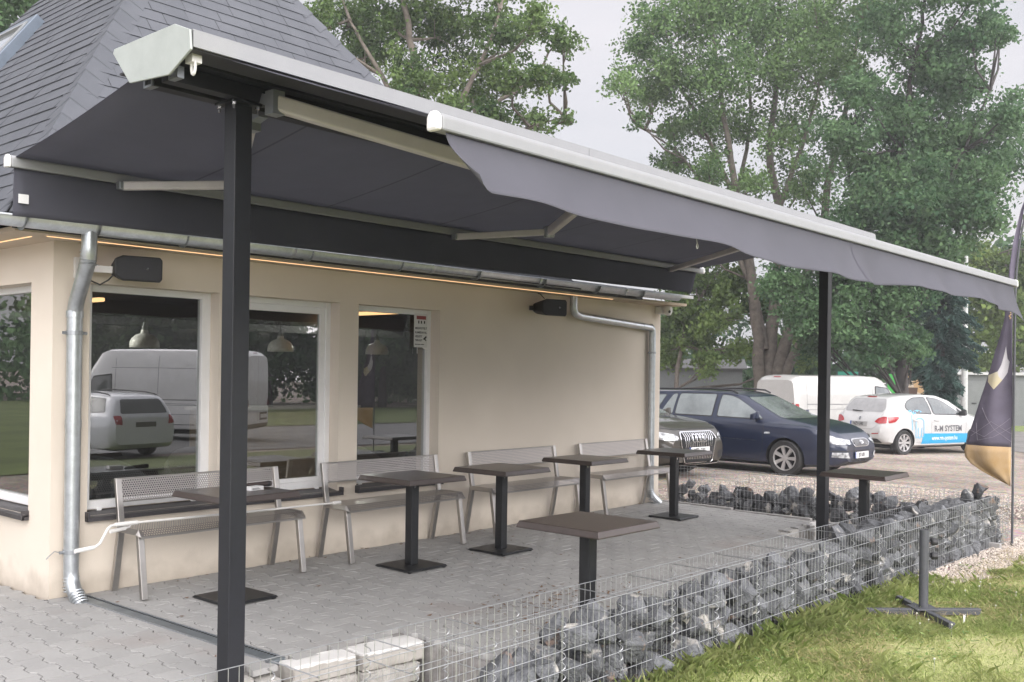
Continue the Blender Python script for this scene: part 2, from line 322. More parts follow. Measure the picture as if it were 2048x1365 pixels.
HEDGE_CLUMPS=[(50.55,7.85,7.48,0.83),(50.3,7.41,7.21,0.96),(51.35,6.3,6.72,0.87),(50.92,6.27,6.52,0.85),(46.91,6.54,5.43,0.9),(47.16,6.48,5.36,0.87),(48.29,5.44,4.92,1.16),(49.18,5.49,4.96,1.02),(50.37,7.18,3.93,1.04),(47.85,6.33,3.78,0.88),(49.37,5.72,2.86,0.84),(50.22,5.77,2.77,0.9),(47.91,7.07,2.35,0.82),(48.25,7.22,2.33,0.7),(49.73,5.15,6.22,1.34),(49.64,5.38,6.06,1.25),(51.68,6.97,2.29,0.72),(50.1,6.72,2.2,0.71),(52.73,4.96,3.96,1.52),(52.51,5.39,3.83,1.3),(49.41,4.15,7.67,1.32),(51.47,4.85,7.74,1.37)]
POPLAR_LIMBS=[([(33.1,10.1,0.88),(32.95,10.26,3.6),(32.66,10.59,6.5),(32.3,11.0,9.4),(32.01,11.32,11.94),(31.74,11.62,14.48)],0.42,0.06),([(33.2,9.99,0.88),(33.66,9.91,3.99),(34.05,9.91,7.15),(34.06,10.35,9.99),(34.5,10.29,12.88),(34.8,10.4,15.81)],0.4,0.07),([(33.38,9.78,0.88),(33.64,9.17,3.61),(34.07,8.36,6.66),(34.14,7.97,9.14),(34.33,7.44,11.59),(34.34,7.12,14.19)],0.36,0.06),([(33.41,9.74,0.88),(33.77,8.56,3.42),(34.2,7.3,5.36),(34.38,6.33,7.23)],0.3,0.08),([(32.8,10.44,5.05),(32.35,11.45,7.45),(31.78,12.61,9.52),(31.08,13.92,10.69)],0.14,0.03),([(32.59,10.66,7.23),(32.08,11.75,10.19),(31.51,12.92,12.48),(31.16,13.81,14.06)],0.14,0.03),([(33.43,9.71,7.43),(34.1,9.18,9.84),(34.71,8.73,12.27),(34.97,8.68,14.71)],0.16,0.04),([(33.18,10.0,2.51),(33.25,10.67,5.1),(33.31,11.36,7.75),(34.1,11.21,10.87),(34.4,11.62,14.06)],0.24,0.05)]
BROAD_LIMBS=[([(31.92,4.6,0.87),(31.84,4.68,3.25),(31.71,4.83,5.95),(31.78,4.74,8.81),(32.07,4.4,11.68),(32.26,4.18,13.59)],0.34,0.06),([(31.83,4.69,4.05),(32.09,3.88,6.71),(32.44,2.97,8.69),(32.58,2.3,10.47)],0.16,0.04),([(31.78,4.76,4.68),(31.46,5.87,6.81),(31.61,6.46,9.02)],0.16,0.04)]
LIME_LIMBS=[([(32.77,13.52,0.98),(32.94,13.32,2.71),(33.37,12.83,4.45),(33.86,12.26,5.61)],0.16,0.05),([(33.01,13.25,2.72),(33.63,12.53,3.69),(34.37,11.67,4.66)],0.09,0.03)]
ASH_LIMBS=[([(18.78,12.83,4.06),(18.75,12.86,6.92),(18.64,12.98,8.96),(18.45,13.2,10.59),(18.25,13.42,12.22)],0.34,0.08),([(18.76,12.85,6.51),(19.07,12.24,8.38),(19.46,11.53,9.83),(19.68,11.02,11.26)],0.18,0.04),([(18.75,12.86,7.19),(19.75,11.96,8.61),(20.77,11.04,9.5),(21.43,10.53,10.67)],0.13,0.03),([(18.7,12.92,7.87),(17.92,13.81,9.63),(17.37,14.44,11.11)],0.15,0.04),([(18.76,12.85,5.96),(19.64,11.84,7.62),(20.62,10.71,8.25),(21.24,9.99,8.54)],0.1,0.02)]
CORNER_LIMBS=[([(9.48,18.95,1.93),(9.51,18.91,6.78),(9.72,18.66,9.2),(9.87,18.49,10.42)],0.3,0.06)]
HEDGE_LIMBS=[([(49.89,6.04,0.61),(49.78,6.16,3.4),(49.68,6.27,6.18),(49.82,6.11,7.58)],0.2,0.05)]
# ================================================================== the restaurant building
BX0, BX1, BYB, WZ = 2.995, 10.51, 6.5, 2.415
bld = thing('restaurant_building', (BX0, 0, 0), 'cream rendered single storey restaurant with steep dark shingle roof and recessed windows', 'building')

def panel(mb, org, u, n, us, zs, holes, th):
    """wall slab with rectangular openings; u along, n inward; us/zs cut lists"""
    org = Vector(org); u = Vector(u); n = Vector(n)
    def P(a, z, d): p = org + u*a + n*d; return (p.x, p.y, z)
    def hole(a0, a1, z0, z1):
        am = (a0+a1)/2; zm = (z0+z1)/2
        return any(h[0] < am < h[1] and h[2] < zm < h[3] for h in holes)
    for i in range(len(us)-1):
        for j in range(len(zs)-1):
            if hole(us[i], us[i+1], zs[j], zs[j+1]): continue
            for d, rev in ((0, False), (th, True)):
                q = [P(us[i],zs[j],d), P(us[i+1],zs[j],d), P(us[i+1],zs[j+1],d), P(us[i],zs[j+1],d)]
                mb.add(q[::-1] if rev else q, [(0,1,2,3)])
    for a0, a1, z0, z1 in list(holes) + [(us[0], us[-1], zs[0], zs[-1])]:
        for q in ([P(a0,z0,0),P(a1,z0,0),P(a1,z0,th),P(a0,z0,th)], [P(a0,z1,0),P(a0,z1,th),P(a1,z1,th),P(a1,z1,0)],
                  [P(a0,z0,0),P(a0,z0,th),P(a0,z1,th),P(a0,z1,0)], [P(a1,z0,0),P(a1,z1,0),P(a1,z1,th),P(a1,z0,th)]):
            mb.add(q, [(0,1,2,3)])

WIN = [(3.25, 4.27), (4.45, 5.445), (5.655, 6.655)]
ZB, ZT = .535, 2.15
w = MB()
us = sorted([BX0, BX1] + [a for p in WIN for a in p])
panel(w, (0,0,0), (1,0,0), (0,1,0), us, [-.3, ZB, ZT, WZ], [(a,b,ZB,ZT) for a,b in WIN], .3)
LWIN = [(.335, 1.75), (2.6, 4.0)]
panel(w, (BX0,0,0), (0,1,0), (1,0,0), [.3, .335, 1.75, 2.6, 4.0, BYB], [-.3, ZB, ZT, WZ], [(a,b,ZB,ZT) for a,b in LWIN], .3)
w.box((BX1-.3,.3,-.3), (BX1,BYB,WZ)); w.box((BX0+.3,BYB-.3,-.3), (BX1-.3,BYB,WZ))
w.build('wall', M['plaster'], bld)

def window(a0, a1, org, u, n, fw, sash=0.0, z0=ZB, z1=ZT, clips=True):
    org = Vector(org); u = Vector(u); n = Vector(n)
    fr = MB()
    def bx(mb, b0, b1, c0, c1, d0, d1):
        P = [org + u*b + n*d for b in (b0,b1) for d in (d0,d1)]
        xs = [p.x for p in P]; ys = [p.y for p in P]
        mb.box((min(xs),min(ys),c0), (max(xs),max(ys),c1))
    zi = z0 + .025
    bx(fr, a0, a0+fw, zi, z1, .12, .19); bx(fr, a1-fw, a1, zi, z1, .12, .19)
    bx(fr, a0+fw, a1-fw, z1-.048, z1, .12, .19); bx(fr, a0+fw, a1-fw, zi, zi+.062, .12, .19)
    if sash:
        s = sash
        bx(fr, a0+fw, a0+fw+s, zi+.062, z1-.048, .132, .18); bx(fr, a1-fw-s, a1-fw, zi+.062, z1-.048, .132, .18)
        bx(fr, a0+fw+s, a1-fw-s, z1-.048-s, z1-.048, .132, .18); bx(fr, a0+fw+s, a1-fw-s, zi+.062, zi+.062+s*.6, .132, .18)
    wf = fr.build('window', M['white_pvc'], bld, bevel=.004)
    g = MB(); bx(g, a0+fw*.8+sash, a1-fw*.8-sash, zi+.05, z1-.04-sash, .150, .156)
    g.build('pane', M['glass'], wf)
    sl = MB()
    A = a0-.015; B = a1+.03
    prof = [(.13, z0+.02), (-.045, z0-.008), (-.045, z0-.036), (-.035, z0-.036), (-.035, z0-.014), (.13, z0+.004)]
    V = []
    for a in (A, B):
        for d, z in prof:
            p = org + u*a + n*d; V.append((p.x, p.y, z))
    k = len(prof)
    sl.add(V, [tuple(range(k)), tuple(range(2*k-1,k-1,-1))] + [(i,k+i,k+(i+1)%k,(i+1)%k) for i in range(k)])
    for a in (A, B-.012): bx(sl, a, a+.012, z0-.036, z0+.03, -.05, .12)
    sl.build('sill', M['sill'], wf)
    if clips:
        for t in (.12, .85):
            cl = MB(); bx(cl, a0+(a1-a0)*t, a0+(a1-a0)*t+.035, zi-.03, zi+.004, .105, .125)
            cl.build('drain_cap', M['white_pvc'], wf)
    return wf
for i, (a, b) in enumerate(WIN):
    window(a, b, (0,0,0), (1,0,0), (0,1,0), (.075,.05,.05)[i], (0,.055,0)[i])
for a, b in LWIN:
    window(a, b, (BX0,0,0), (0,1,0), (1,0,0), .03)

# interior shell
inn = MB(); inn.box((BX0+.3,.3,-.02), (BX1-.3,BYB-.3,.0)); inn.build('interior_floor', mat('dark_wood_floor', (.05,.04,.034), .4, var=.3, vscale=6), bld)
inn = MB(); inn.box((BX0+.301,.301,2.2), (BX1-.301,BYB-.301,2.3))
for y in (2.3, 4.3): inn.box((BX0+.301,y,2.06), (BX1-.301,y+.22,2.2))
inn.build('interior_ceiling', mat('grey_ceiling', (.16,.155,.155), .8, var=.05), bld)
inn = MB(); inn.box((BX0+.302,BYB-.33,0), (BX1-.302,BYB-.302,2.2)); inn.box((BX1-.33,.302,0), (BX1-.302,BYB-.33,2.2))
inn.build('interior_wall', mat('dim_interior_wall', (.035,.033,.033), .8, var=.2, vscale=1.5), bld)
M['led_in'] = emit('ceiling_led', (1.0,.55,.25), 2.2)
li = MB(); li.box((3.88,1.15,2.105), (3.93,3.35,2.135)); li.build('light_strip', M['led_in'], bld)
li = MB(); li.box((6.95,.55,2.17), (7.10,2.25,2.196)); li.build('light_strip', M['led_in'], bld)
SPOT = emit('spot_light', (1,.9,.75), 14.0)
for x, y in ((6.62,6.1),(6.33,4.88),(7.8,6.1),(8.98,6.1),(4.4,2.9),(9.2,4.0)):
    sp = MB(); sp.lathe([(0,2.192),(.045,2.192),(.05,2.199)], 14, Matrix.Translation((x,y,0))); sp.build('ceiling_spot', SPOT, bld)

for x, y in ((4.4,2.9),(6.62,4.6),(8.6,3.4)):
    ld = bpy.data.lights.new('ceiling_lamp', 'POINT'); ld.energy = 28; ld.color = (1,.93,.84); ld.shadow_soft_size = .05
    lo_ = bpy.data.objects.new('ceiling_lamp', ld); COL.objects.link(lo_); lo_.parent = bld; lo_.location = (x-BX0, y, 2.12)
# soffit, fascia, light line under the eaves
s = MB(); s.box((2.62,-.30,WZ), (BX1+.12,.0,WZ+.03)); s.box((2.62,0,WZ),(BX0,BYB,WZ+.03)); s.build('soffit', M['soffit'], bld)
s = MB(); s.box((2.60,-.322,2.428), (9.62,-.302,2.49)); s.build('fascia', M['fascia'], bld)
s = MB(); s.box((2.86,-.203,WZ-.005), (9.2,-.196,WZ-.001)); s.build('light_line', M['led'], bld)
s = MB(); s.box((2.80,-.10,WZ-.005), (2.808,3.0,WZ-.001)); s.build('light_line', M['led'], bld)
# gutter with joints and brackets
def gz(x): return 2.488 + .0035*(x-2.5)
GY, GR = -.392, .062
def gutter_piece(mb, x0, x1, r, n=10):
    P = []
    for x in (x0, x1):
        row = [(x, GY-r*cos(pi*k/n), gz(x)-r*sin(pi*k/n)) for k in range(n+1)]
        row = [(x, GY-r-.008, gz(x)-.006), (x, GY-r-.006, gz(x)+.006)] + row
        P.append(row)
    mb.grid(P)
g = MB(); gutter_piece(g, 1.6, 10.26, GR)
for x in (2.3, 3.05, 4.6, 6.1, 7.6, 9.1): gutter_piece(g, x, x+.05, GR+.003)
for x in (1.6, 10.26):
    V = [(x, GY-GR*cos(pi*k/10), gz(x)-GR*sin(pi*k/10)) for k in range(11)]; g.add(V, [tuple(range(11))])
go = g.build('gutter', M['zinc'], bld, smooth=40, solid=.003)
for i, x in enumerate((2.62, 3.72, 4.80, 5.75, 6.72, 7.68, 8.6, 9.45)):
    pts = [(x, GY-(GR+.006)*cos(pi*k/12), gz(x)-(GR+.006)*sin(pi*k/12)) for k in range(13)]
    b = MB()
    for p, q in zip(pts[:-1], pts[1:]): b.bar(p, q, .028, .004, up=(1,0,0))
    b.build('gutter_bracket', M['galv_bracket'], go)

def bend(p0, p1, p2, r, n=6):
    """points round the corner p1"""
    p0, p1, p2 = map(Vector, (p0, p1, p2))
    a = p1 + (p0-p1).normalized()*r; b2 = p1 + (p2-p1).normalized()*r
    return [a*(1-t)**2 + p1*2*t*(1-t) + b2*t*t for t in [k/n for k in range(n+1)]]
def downpipe(path, r, corr, name='downpipe'):
    mb = MB(); pts = [Vector(path[0])]
    for i in range(1, len(path)-1): pts += bend(path[i-1], path[i], path[i+1], r*1.5)
    pts.append(Vector(path[-1])); mb.tube(pts, r, 16)
    for p, d in corr:
        p = Vector(p); d = Vector(d).normalized()
        for k in range(5): mb.tube([p+d*(.022*k), p+d*(.022*k+.006), p+d*(.022*k+.012)], [r*1.02, r*1.09, r*1.02], 16, cap=False)
    return mb
path = [(3.05,-.39,gz(3)-.03), (3.05,-.39,2.27), (3.105,-.085,1.97), (3.105,-.085,.12), (3.115,-.22,-.05)]
mb = downpipe(path, .05, [((3.053,-.375,2.33),(0,.02,-1)), ((3.106,-.087,.15),(0,-.1,-1)), ((3.11,-.15,.045),(.02,-.7,-.6))])
mb.tube([(3.105,-.085,1.945),(3.105,-.085,1.90)], .056, 16); mb.tube([(3.105,-.085,1.21),(3.105,-.085,1.15)], .053, 16)
dp = mb.build('downpipe', M['zinc'], bld, smooth=35)
for z in (1.78, .305):
    mb = MB(); mb.tube([(3.105,-.085,z),(3.105,-.085,z+.03)], .055, 16); mb.tube([(3.105+.05,-.085,z+.015),(3.105+.085,-.085,z+.015)], .011, 8)
    mb.tube([(3.105-.05,-.085,z+.015),(3.105-.08,-.085,z+.015)], .011, 8); mb.box((3.1,-.04,z),(3.11,0,z+.03)); mb.build('pipe_clamp', M['galv_bracket'], dp)
mb = MB()
mb.tube([(3.03,-.085,.32),(2.99,-.09,.335),(2.95,-.1,.31),(2.93,-.1,.29)], .003, 5)
mb.build('tie_wire', M['galv_bracket'], dp)
path = [(8.62,-.09,2.42), (8.62,-.085,2.24), (8.76,-.06,2.205), (10.22,-.06,2.135), (10.24,-.06,2.09), (10.24,-.06,.11), (10.33,-.14,.0)]
mb = downpipe(path, .042, [((10.24,-.06,.17),(0,0,-1)), ((10.25,-.07,.07),(.3,-.25,-.6))])
mb.tube([(10.0,-.06,2.146),(10.04,-.06,2.144)], .045, 16); mb.tube([(10.24,-.06,1.18),(10.24,-.06,1.13)], .045, 16)
dp2 = mb.build('downpipe', M['zinc'], bld, smooth=35)
for z in (1.82, .42):
    mb = MB(); mb.tube([(10.24,-.06,z),(10.24,-.06,z+.025)], .047, 16)
    for s_ in (-1, 1): mb.tube([(10.24+s_*.045,-.06,z+.012),(10.24+s_*.075,-.06,z+.012)], .009, 8)
    mb.box((10.235,-.02,z),(10.245,0,z+.025))
    mb.build('pipe_clamp', M['galv_bracket'], dp2)

# ---------------- roof: lapped shingle tabs on the front and left faces, capped hips
RP = 1.38; RX0, RX1, RY0, RYB, RZ0 = 2.53, 8.2, -.42, 6.6, 2.50
KX = (RX1-RX0)/2; SL = sqrt(1+RP*RP)
def shingle_mat():
    m, nt, out = new_mat('slate_grey_shingle'); L = nt.links.new
    b = N(nt, 'ShaderNodeBsdfPrincipled', Roughness=.85); L(b.outputs[0], out.inputs[0]); b.inputs['Specular IOR Level'].default_value=.3
    at = N(nt, 'ShaderNodeAttribute', attribute_name='tint'); tc = N(nt, 'ShaderNodeTexCoord')
    n1 = N(nt, 'ShaderNodeTexNoise', Scale=2.2, Detail=5.0); L(tc.outputs['Object'], n1.inputs['Vector'])
    n2 = N(nt, 'ShaderNodeTexNoise', Scale=260.0, Detail=2.0); L(tc.outputs['Object'], n2.inputs['Vector'])
    a = N(nt, 'ShaderNodeMath', operation='MULTIPLY_ADD'); L(at.outputs['Fac'], a.inputs[0]); a.inputs[1].default_value=.18; L(n1.outputs[0], a.inputs[2])
    a2 = N(nt, 'ShaderNodeMath', operation='MULTIPLY_ADD'); L(n2.outputs[0], a2.inputs[0]); a2.inputs[1].default_value=.5; L(a.outputs[0], a2.inputs[2])
    r = N(nt, 'ShaderNodeMapRange'); L(a2.outputs[0], r.inputs[0]); r.inputs[1].default_value=.4; r.inputs[2].default_value=1.3
    mx = N(nt, 'ShaderNodeMix', data_type='RGBA'); L(r.outputs[0], mx.inputs[0]); mx.inputs[6].default_value=(.070,.075,.086,1); mx.inputs[7].default_value=(.118,.124,.138,1)
    L(mx.outputs[2], b.inputs['Base Color'])
    bp = N(nt, 'ShaderNodeBump', Strength=.4); bp.inputs['Distance'].default_value=.003; L(n2.outputs[0], bp.inputs['Height']); L(bp.outputs[0], b.inputs['Normal'])
    return m
M['shingle'] = shingle_mat()
M['underlay'] = mat('roof_underlay', (.012,.013,.015), .9)
def face_frame(which):
    """returns map (a along eave, s up slope, h proud) -> point and the clip range at slope distance s"""
    c_ = 1/SL; s_ = RP/SL
    if which == 'front':
        f = lambda a, s, h: (a, RY0 + s*c_ - h*s_, RZ0 + s*s_ + h*c_)
        rg = lambda s: (RX0 + s*c_, RX1 - s*c_)
    else:
        f = lambda a, s, h: (RX0 + s*c_ - h*s_, a, RZ0 + s*s_ + h*c_)
        rg = lambda s: (RY0 + s*c_, RYB - s*c_)
    return f, rg
roof = MB(); tints = []
EXPO = .142; smax = KX*SL
for which in ('front', 'left'):
    f, rg = face_frame(which); k = 0; s = 0.0
    while s < smax-.02:
        s1 = min(s + EXPO + .03, smax); off = random.uniform(0, .33)
        lo0, hi0 = rg(s); lo1, hi1 = rg(s1); a = lo0 - off
        while a < hi0:
            wd = random.uniform(.30, .36); a0, a1 = a + .0022, a + wd - .0022
            p00, p01 = max(a0, lo0), min(a1, hi0); p10, p11 = max(a0, lo1), min(a1, hi1)
            if p00 < p01 - .01:
                if p10 > p11: p10 = p11 = (p10+p11)/2
                h0 = .013 + random.uniform(-.002, .003); h1 = .0035
                V = [f(p00,s,h0), f(p01,s,h0), f(p11,s1,h1), f(p10,s1,h1), f(p00,s,0), f(p01,s,0)]
                if which == 'front': F = [(0,1,2,3), (4,5,1,0)]
                else: F = [(3,2,1,0), (0,1,5,4)]
                roof.add(V, F); tints += [random.random()]*2
            a += wd
        s += EXPO; k += 1
def hip_point(hx, hy, dx, dy, s):  # s measured horizontally
    return Vector((hx + dx*s, hy + dy*s, RZ0 + RP*s))
ro = roof.build('roof', M['shingle'], bld)
at = ro.data.attributes.new('tint', 'FLOAT', 'FACE'); at.data.foreach_set('value', tints)
caps = MB(); ct = []
for hx, dx in ((RX0, 1), (RX1, -1)):
    s = .05; step = .105
    while s < KX - .05:
        a = hip_point(hx, RY0, dx, 1, s); b_ = hip_point(hx, RY0, dx, 1, s + step + .03)
        for P_, lift in ((a, .034), (b_, .016)): P_.z += lift
        W = .155
        def down(p, vec): return p + Vector(vec)*W
        fr = Vector((dx*.62, -.30, -.30*RP)).normalized(); sd = Vector((-dx*.30, .62, -.30*RP)).normalized()
        # rounded fold: shoulder points either side of the crest
        def row(p, lift):
            c0 = p - Vector((0,0,.004))
            return [p + sd*W + Vector((0,0,-lift)), p + sd*.05, c0 + Vector((-dx*.006,-.006,.006)), p + fr*.05, p + fr*W + Vector((0,0,-lift))]
        r0, r1 = row(a, .012), row(b_, .006)
        low = [q - Vector((0,0,.016)) for q in r0]
        caps.add(r0 + r1 + low, [(i,i+1,6+i,5+i) if dx > 0 else (5+i,6+i,i+1,i) for i in range(4)] + [(10+i,11+i,i+1,i) for i in range(4)])
        ct += [random.random()]*8
        s += step
co = caps.build('hip_cap_row', M['shingle'], ro)
at = co.data.attributes.new('tint', 'FLOAT', 'FACE'); at.data.foreach_set('value', ct)
u = MB()
zt = RZ0 + RP*KX
A, B_, C_, D_ = (RX0,RY0,RZ0), (RX1,RY0,RZ0), (RX1,RYB,RZ0), (RX0,RYB,RZ0)
r0, r1 = (RX0+KX, RY0+KX, zt), (RX0+KX, RYB-KX, zt)
dz = -.004
u.add([(p[0],p[1],p[2]+dz) for p in (A,B_,C_,D_,r0,r1)], [(0,1,4),(1,2,5,4),(2,3,5),(3,0,4,5)])
u.box((RX0-.02,RY0-.012,RZ0-.05), (RX1+.1,RY0+.0,RZ0-.006)); u.box((RX0-.012,RY0,RZ0-.05), (RX0,RYB,RZ0-.006))
u.build('roof_deck', M['underlay'], ro)
lr = MB(); lr.add([(8.2,-.40,2.535),(10.62,-.40,2.535),(10.62,6.6,3.1),(8.2,6.6,3.1),(8.2,-.40,2.50),(10.62,-.40,2.50),(10.62,6.6,3.07),(8.2,6.6,3.07)], [(0,1,2,3),(7,6,5,4),(0,4,5,1),(1,5,6,2),(2,6,7,3),(3,7,4,0)])
lr.build('low_roof', mat('pale_roof_sheet', (.55,.55,.55), .5, var=.1), bld)
# skylight on the left slope
f, rg = face_frame('left')
sk = MB(); a0, a1, s0, s1 = 3.17, 4.35, 2.05, 3.02
def fbox(mb, a0, a1, s0, s1, h0, h1, mi=0):
    V = [f(a,s,h) for h in (h0,h1) for a,s in ((a0,s0),(a1,s0),(a1,s1),(a0,s1))]
    mb.add(V, [(0,1,2,3),(7,6,5,4),(0,4,5,1),(1,5,6,2),(2,6,7,3),(3,7,4,0)], mi)
for q in ((a0,a0+.09,s0,s1),(a1-.09,a1,s0,s1),(a0+.09,a1-.09,s0,s0+.09),(a0+.09,a1-.09,s1-.09,s1)): fbox(sk, *q, .0, .105)
so = sk.build('skylight', mat('slate_blue_metal', (.14,.17,.21), .35, metal=.4, var=.1), bld, bevel=.006)
sk = MB()
for q in ((a0+.09,a0+.12,s0+.09,s1-.09),(a1-.12,a1-.09,s0+.09,s1-.09),(a0+.12,a1-.12,s0+.09,s0+.12),(a0+.12,a1-.12,s1-.12,s1-.09)): fbox(sk, *q, .05, .115)
sk.build('skylight_rim', M['alu'], so)
sk = MB(); fbox(sk, a0+.115, a1-.115, s0+.115, s1-.115, .085, .09); sk.build('skylight_pane', mat('sky_glass', (.5,.52,.55), .05, metal=.6), so)

# ---------------- things fixed to the wall
def speaker(loc, yaw, label, tilt=.0):
    t = thing('wall_speaker', loc, label, 'speaker', 'speakers under the eaves')
    R = Matrix.Rotation(yaw, 4, 'Z') @ Matrix.Rotation(tilt, 4, 'X')
    m = MB()
    # cabinet tapers to the back; long axis horizontal (local x), depth local y (front = -y)
    fr = [(-.155,-.052),(-.10,-.088),(.15,-.088),(.168,-.068),(.168,.068),(.15,.088),(-.10,.088),(-.155,.062)]
    bk = [(-.13,-.035),(-.08,-.06),(.10,-.06),(.12,-.05),(.12,.05),(.10,.06),(-.08,.06),(-.13,.04)]
    V = [R @ Vector((x,-.12,z)) for x,z in fr] + [R @ Vector((x,.09,z)) for x,z in bk]
    m.add(V, [tuple(range(8)), tuple(range(15,7,-1))] + [(i,8+i,8+(i+1)%8,(i+1)%8) for i in range(8)])
    m.build('cabinet', M['speaker'], t, off=(0,0,0), bevel=.012)
    m = MB(); m.prism([(-.142,-.046),(-.094,-.076),(.14,-.076),(.154,-.06),(.154,.06),(.14,.076),(-.094,.076),(-.142,.054)], .1185, .126, R @ Matrix.Rotation(pi/2,4,'X'))
    m.build('grille', mat('speaker_mesh', (.028,.028,.032), .7, fine=.6, fscale=500), t, off=(0,0,0))
    m = MB(); m.lathe([(0,0),(.009,0),(.009,.004),(0,.004)], 12, R @ Matrix.Translation((.06,-.127,0)) @ Matrix.Rotation(pi/2,4,'X')); m.build('badge', M['chrome'], t, off=(0,0,0))
    return t
t = speaker((3.46,-.20,2.245), radians(-14), 'black wall speaker with a hanging cable beside the near downpipe')
m = MB(); m.bar((-.13,.03,-.01),(-.27,.17,.0),.05,.045); m.box((-.33,.17,-.07),(-.25,.198,.07)); m.build('wall_bracket', M['white_plastic'], t, off=(0,0,0))
m = MB(); m.tube([(-.30,.16,.03),(-.27,.12,.0),(-.26,.09,-.09),(-.21,.06,-.115),(-.16,.04,-.08),(-.12,.03,-.03)], .006, 6); m.tube([(-.28,.15,.04),(-.22,.10,.02),(-.15,.04,-.01)], .008, 6); m.build('cable', M['cable'], t, off=(0,0,0))
t = speaker((8.08,-.16,2.25), radians(-14), 'black wall speaker between the third window and the far downpipe')
m = MB(); m.bar((-.06,.08,.0),(-.10,.16,.0),.05,.045); m.build('wall_bracket', M['speaker'], t, off=(0,0,0))
m = MB(); m.tube([(.02,.06,.10),(.0,.10,.15),(.02,.155,.165)], .005, 6); m.build('cable', M['cable'], t, off=(0,0,0))

t = thing('security_camera', (10.44,-.06,2.36), 'small white dome security camera under the far gutter end', 'camera')
m = MB(); m.box((-.06,-.03,-.045),(.06,.06,.045)); m.build('mount', M['white_plastic'], t, off=(0,0,0), bevel=.008)
m = MB(); m.lathe([(0,.05),(.05,.048),(.055,.02),(.052,-.03),(.035,-.06),(0,-.068)], 18, Matrix.Translation((.0,-.09,0))); m.build('dome', M['white_plastic'], t, off=(0,0,0), smooth=40)
m = MB(); m.lathe([(0,0),(.018,0),(.016,.012),(0,.014)], 14, Matrix.Translation((-.03,-.128,-.02)) @ Matrix.Rotation(radians(100),4,'X')); m.build('lens', M['black_trim'], t, off=(0,0,0))

# notice in the third window
def text_mesh(txt, size, align='CENTER', bold=0.0, ext=0.0, sx=1.0):
    cu = bpy.data.curves.new('writing', 'FONT'); cu.body = txt; cu.size = size; cu.align_x = align; cu.align_y = 'CENTER'
    cu.offset = bold; cu.extrude = ext; cu.resolution_u = 2
    ob = bpy.data.objects.new('writing', cu); COL.objects.link(ob)
    dg = bpy.context.evaluated_depsgraph_get(); me = bpy.data.meshes.new_from_object(ob.evaluated_get(dg))
    V = [(v.co.x*sx, v.co.y) for v in me.vertices]; F = [tuple(p.vertices) for p in me.polygons]
    bpy.data.objects.remove(ob); bpy.data.curves.remove(cu); bpy.data.meshes.remove(me)
    return V, F
t = thing('notice', (6.515,.118,1.955), 'white printed notice with black lines of writing in the third window corner', 'sign')
m = MB(); m.box((-.085,-.002,-.16),(.085,.002,.16)); m.build('sheet', M['plate'], t, off=(0,0,0))
m = MB(); m.box((-.055,-.005,.105),(.065,-.0025,.138)); m.build('red_band', mat('red_print', (.30,.06,.06), .5), t, off=(0,0,0))
m = MB()
def put(txt, x, z, size, al='LEFT', bold=.0008, sx=1.0):
    V, F = text_mesh(txt, size, al, bold, sx=sx); m.add([(x+a, -.0045, z+b) for a, b in V], F)
put('MEGFIGYELT', -.075, .02, .027); put('KAMERAVAL', -.075, -.02, .027); put('VEDETT', -.075, -.058, .026); put('TERULET', -.075, -.094, .024); put('video kamera rendszer', -.075, -.132, .013)
for x in (-.035, .0, .04): m.box((x,-.0045,.065),(x+.014,-.0025,.092))
m.prism([(.035,-.075),(.07,-.05),(.078,-.062),(.06,-.078),(.075,-.095),(.068,-.1),(.05,-.085),(.04,-.09)], .0026,.0045, Matrix.Rotation(pi/2,4,'X'))
m.build('print', M['ink'], t, off=(0,0,0))
m = MB(); m.box((-.0425,-.001,-.22),(-.0375,.001,-.16)); m.build('thread', M['white_film'], t, off=(0,0,0)); m = MB(); m.add([(.02,-.001,-.16),(.085,-.001,-.16),(.085,-.001,-.185),(.06,-.001,-.18)], [(0,3,2,1)]); m.build('tape', M['white_film'], t, off=(0,0,0))

# pendant lamps and seats inside
shade = mat('cream_enamel_shade', (.86,.85,.81), .4)
for i, (x, lab) in enumerate(((5.02,'cream dome pendant lamp seen through the nearest front window'), (6.64,'cream dome pendant lamp seen through the middle front window'), (8.06,'cream dome pendant lamp seen through the far narrow window'))):
    t = thing('pendant_lamp', (x,2.5,1.765), lab, 'lamp', 'pendant lamps inside the windows')
    m = MB(); m.lathe([(.14,0),(.143,.006),(.138,.055),(.12,.095),(.085,.125),(.04,.142),(.036,.15),(.034,.175),(.0,.18)], 28); m.build('lamp_shade', shade, t, off=(0,0,0), smooth=35)
    m = MB(); m.lathe([(.028,.175),(.028,.215),(.018,.22),(.018,.25),(0,.255)], 14); m.build('lamp_holder', M['alu'], t, off=(0,0,0), smooth=35)
    m = MB(); m.tube([(0,0,.25),(0,0,.435)], .004, 6); m.build('cord', M['cable'], t, off=(0,0,0))
seat = mat('grey_upholstery', (.24,.23,.24), .9, var=.1)
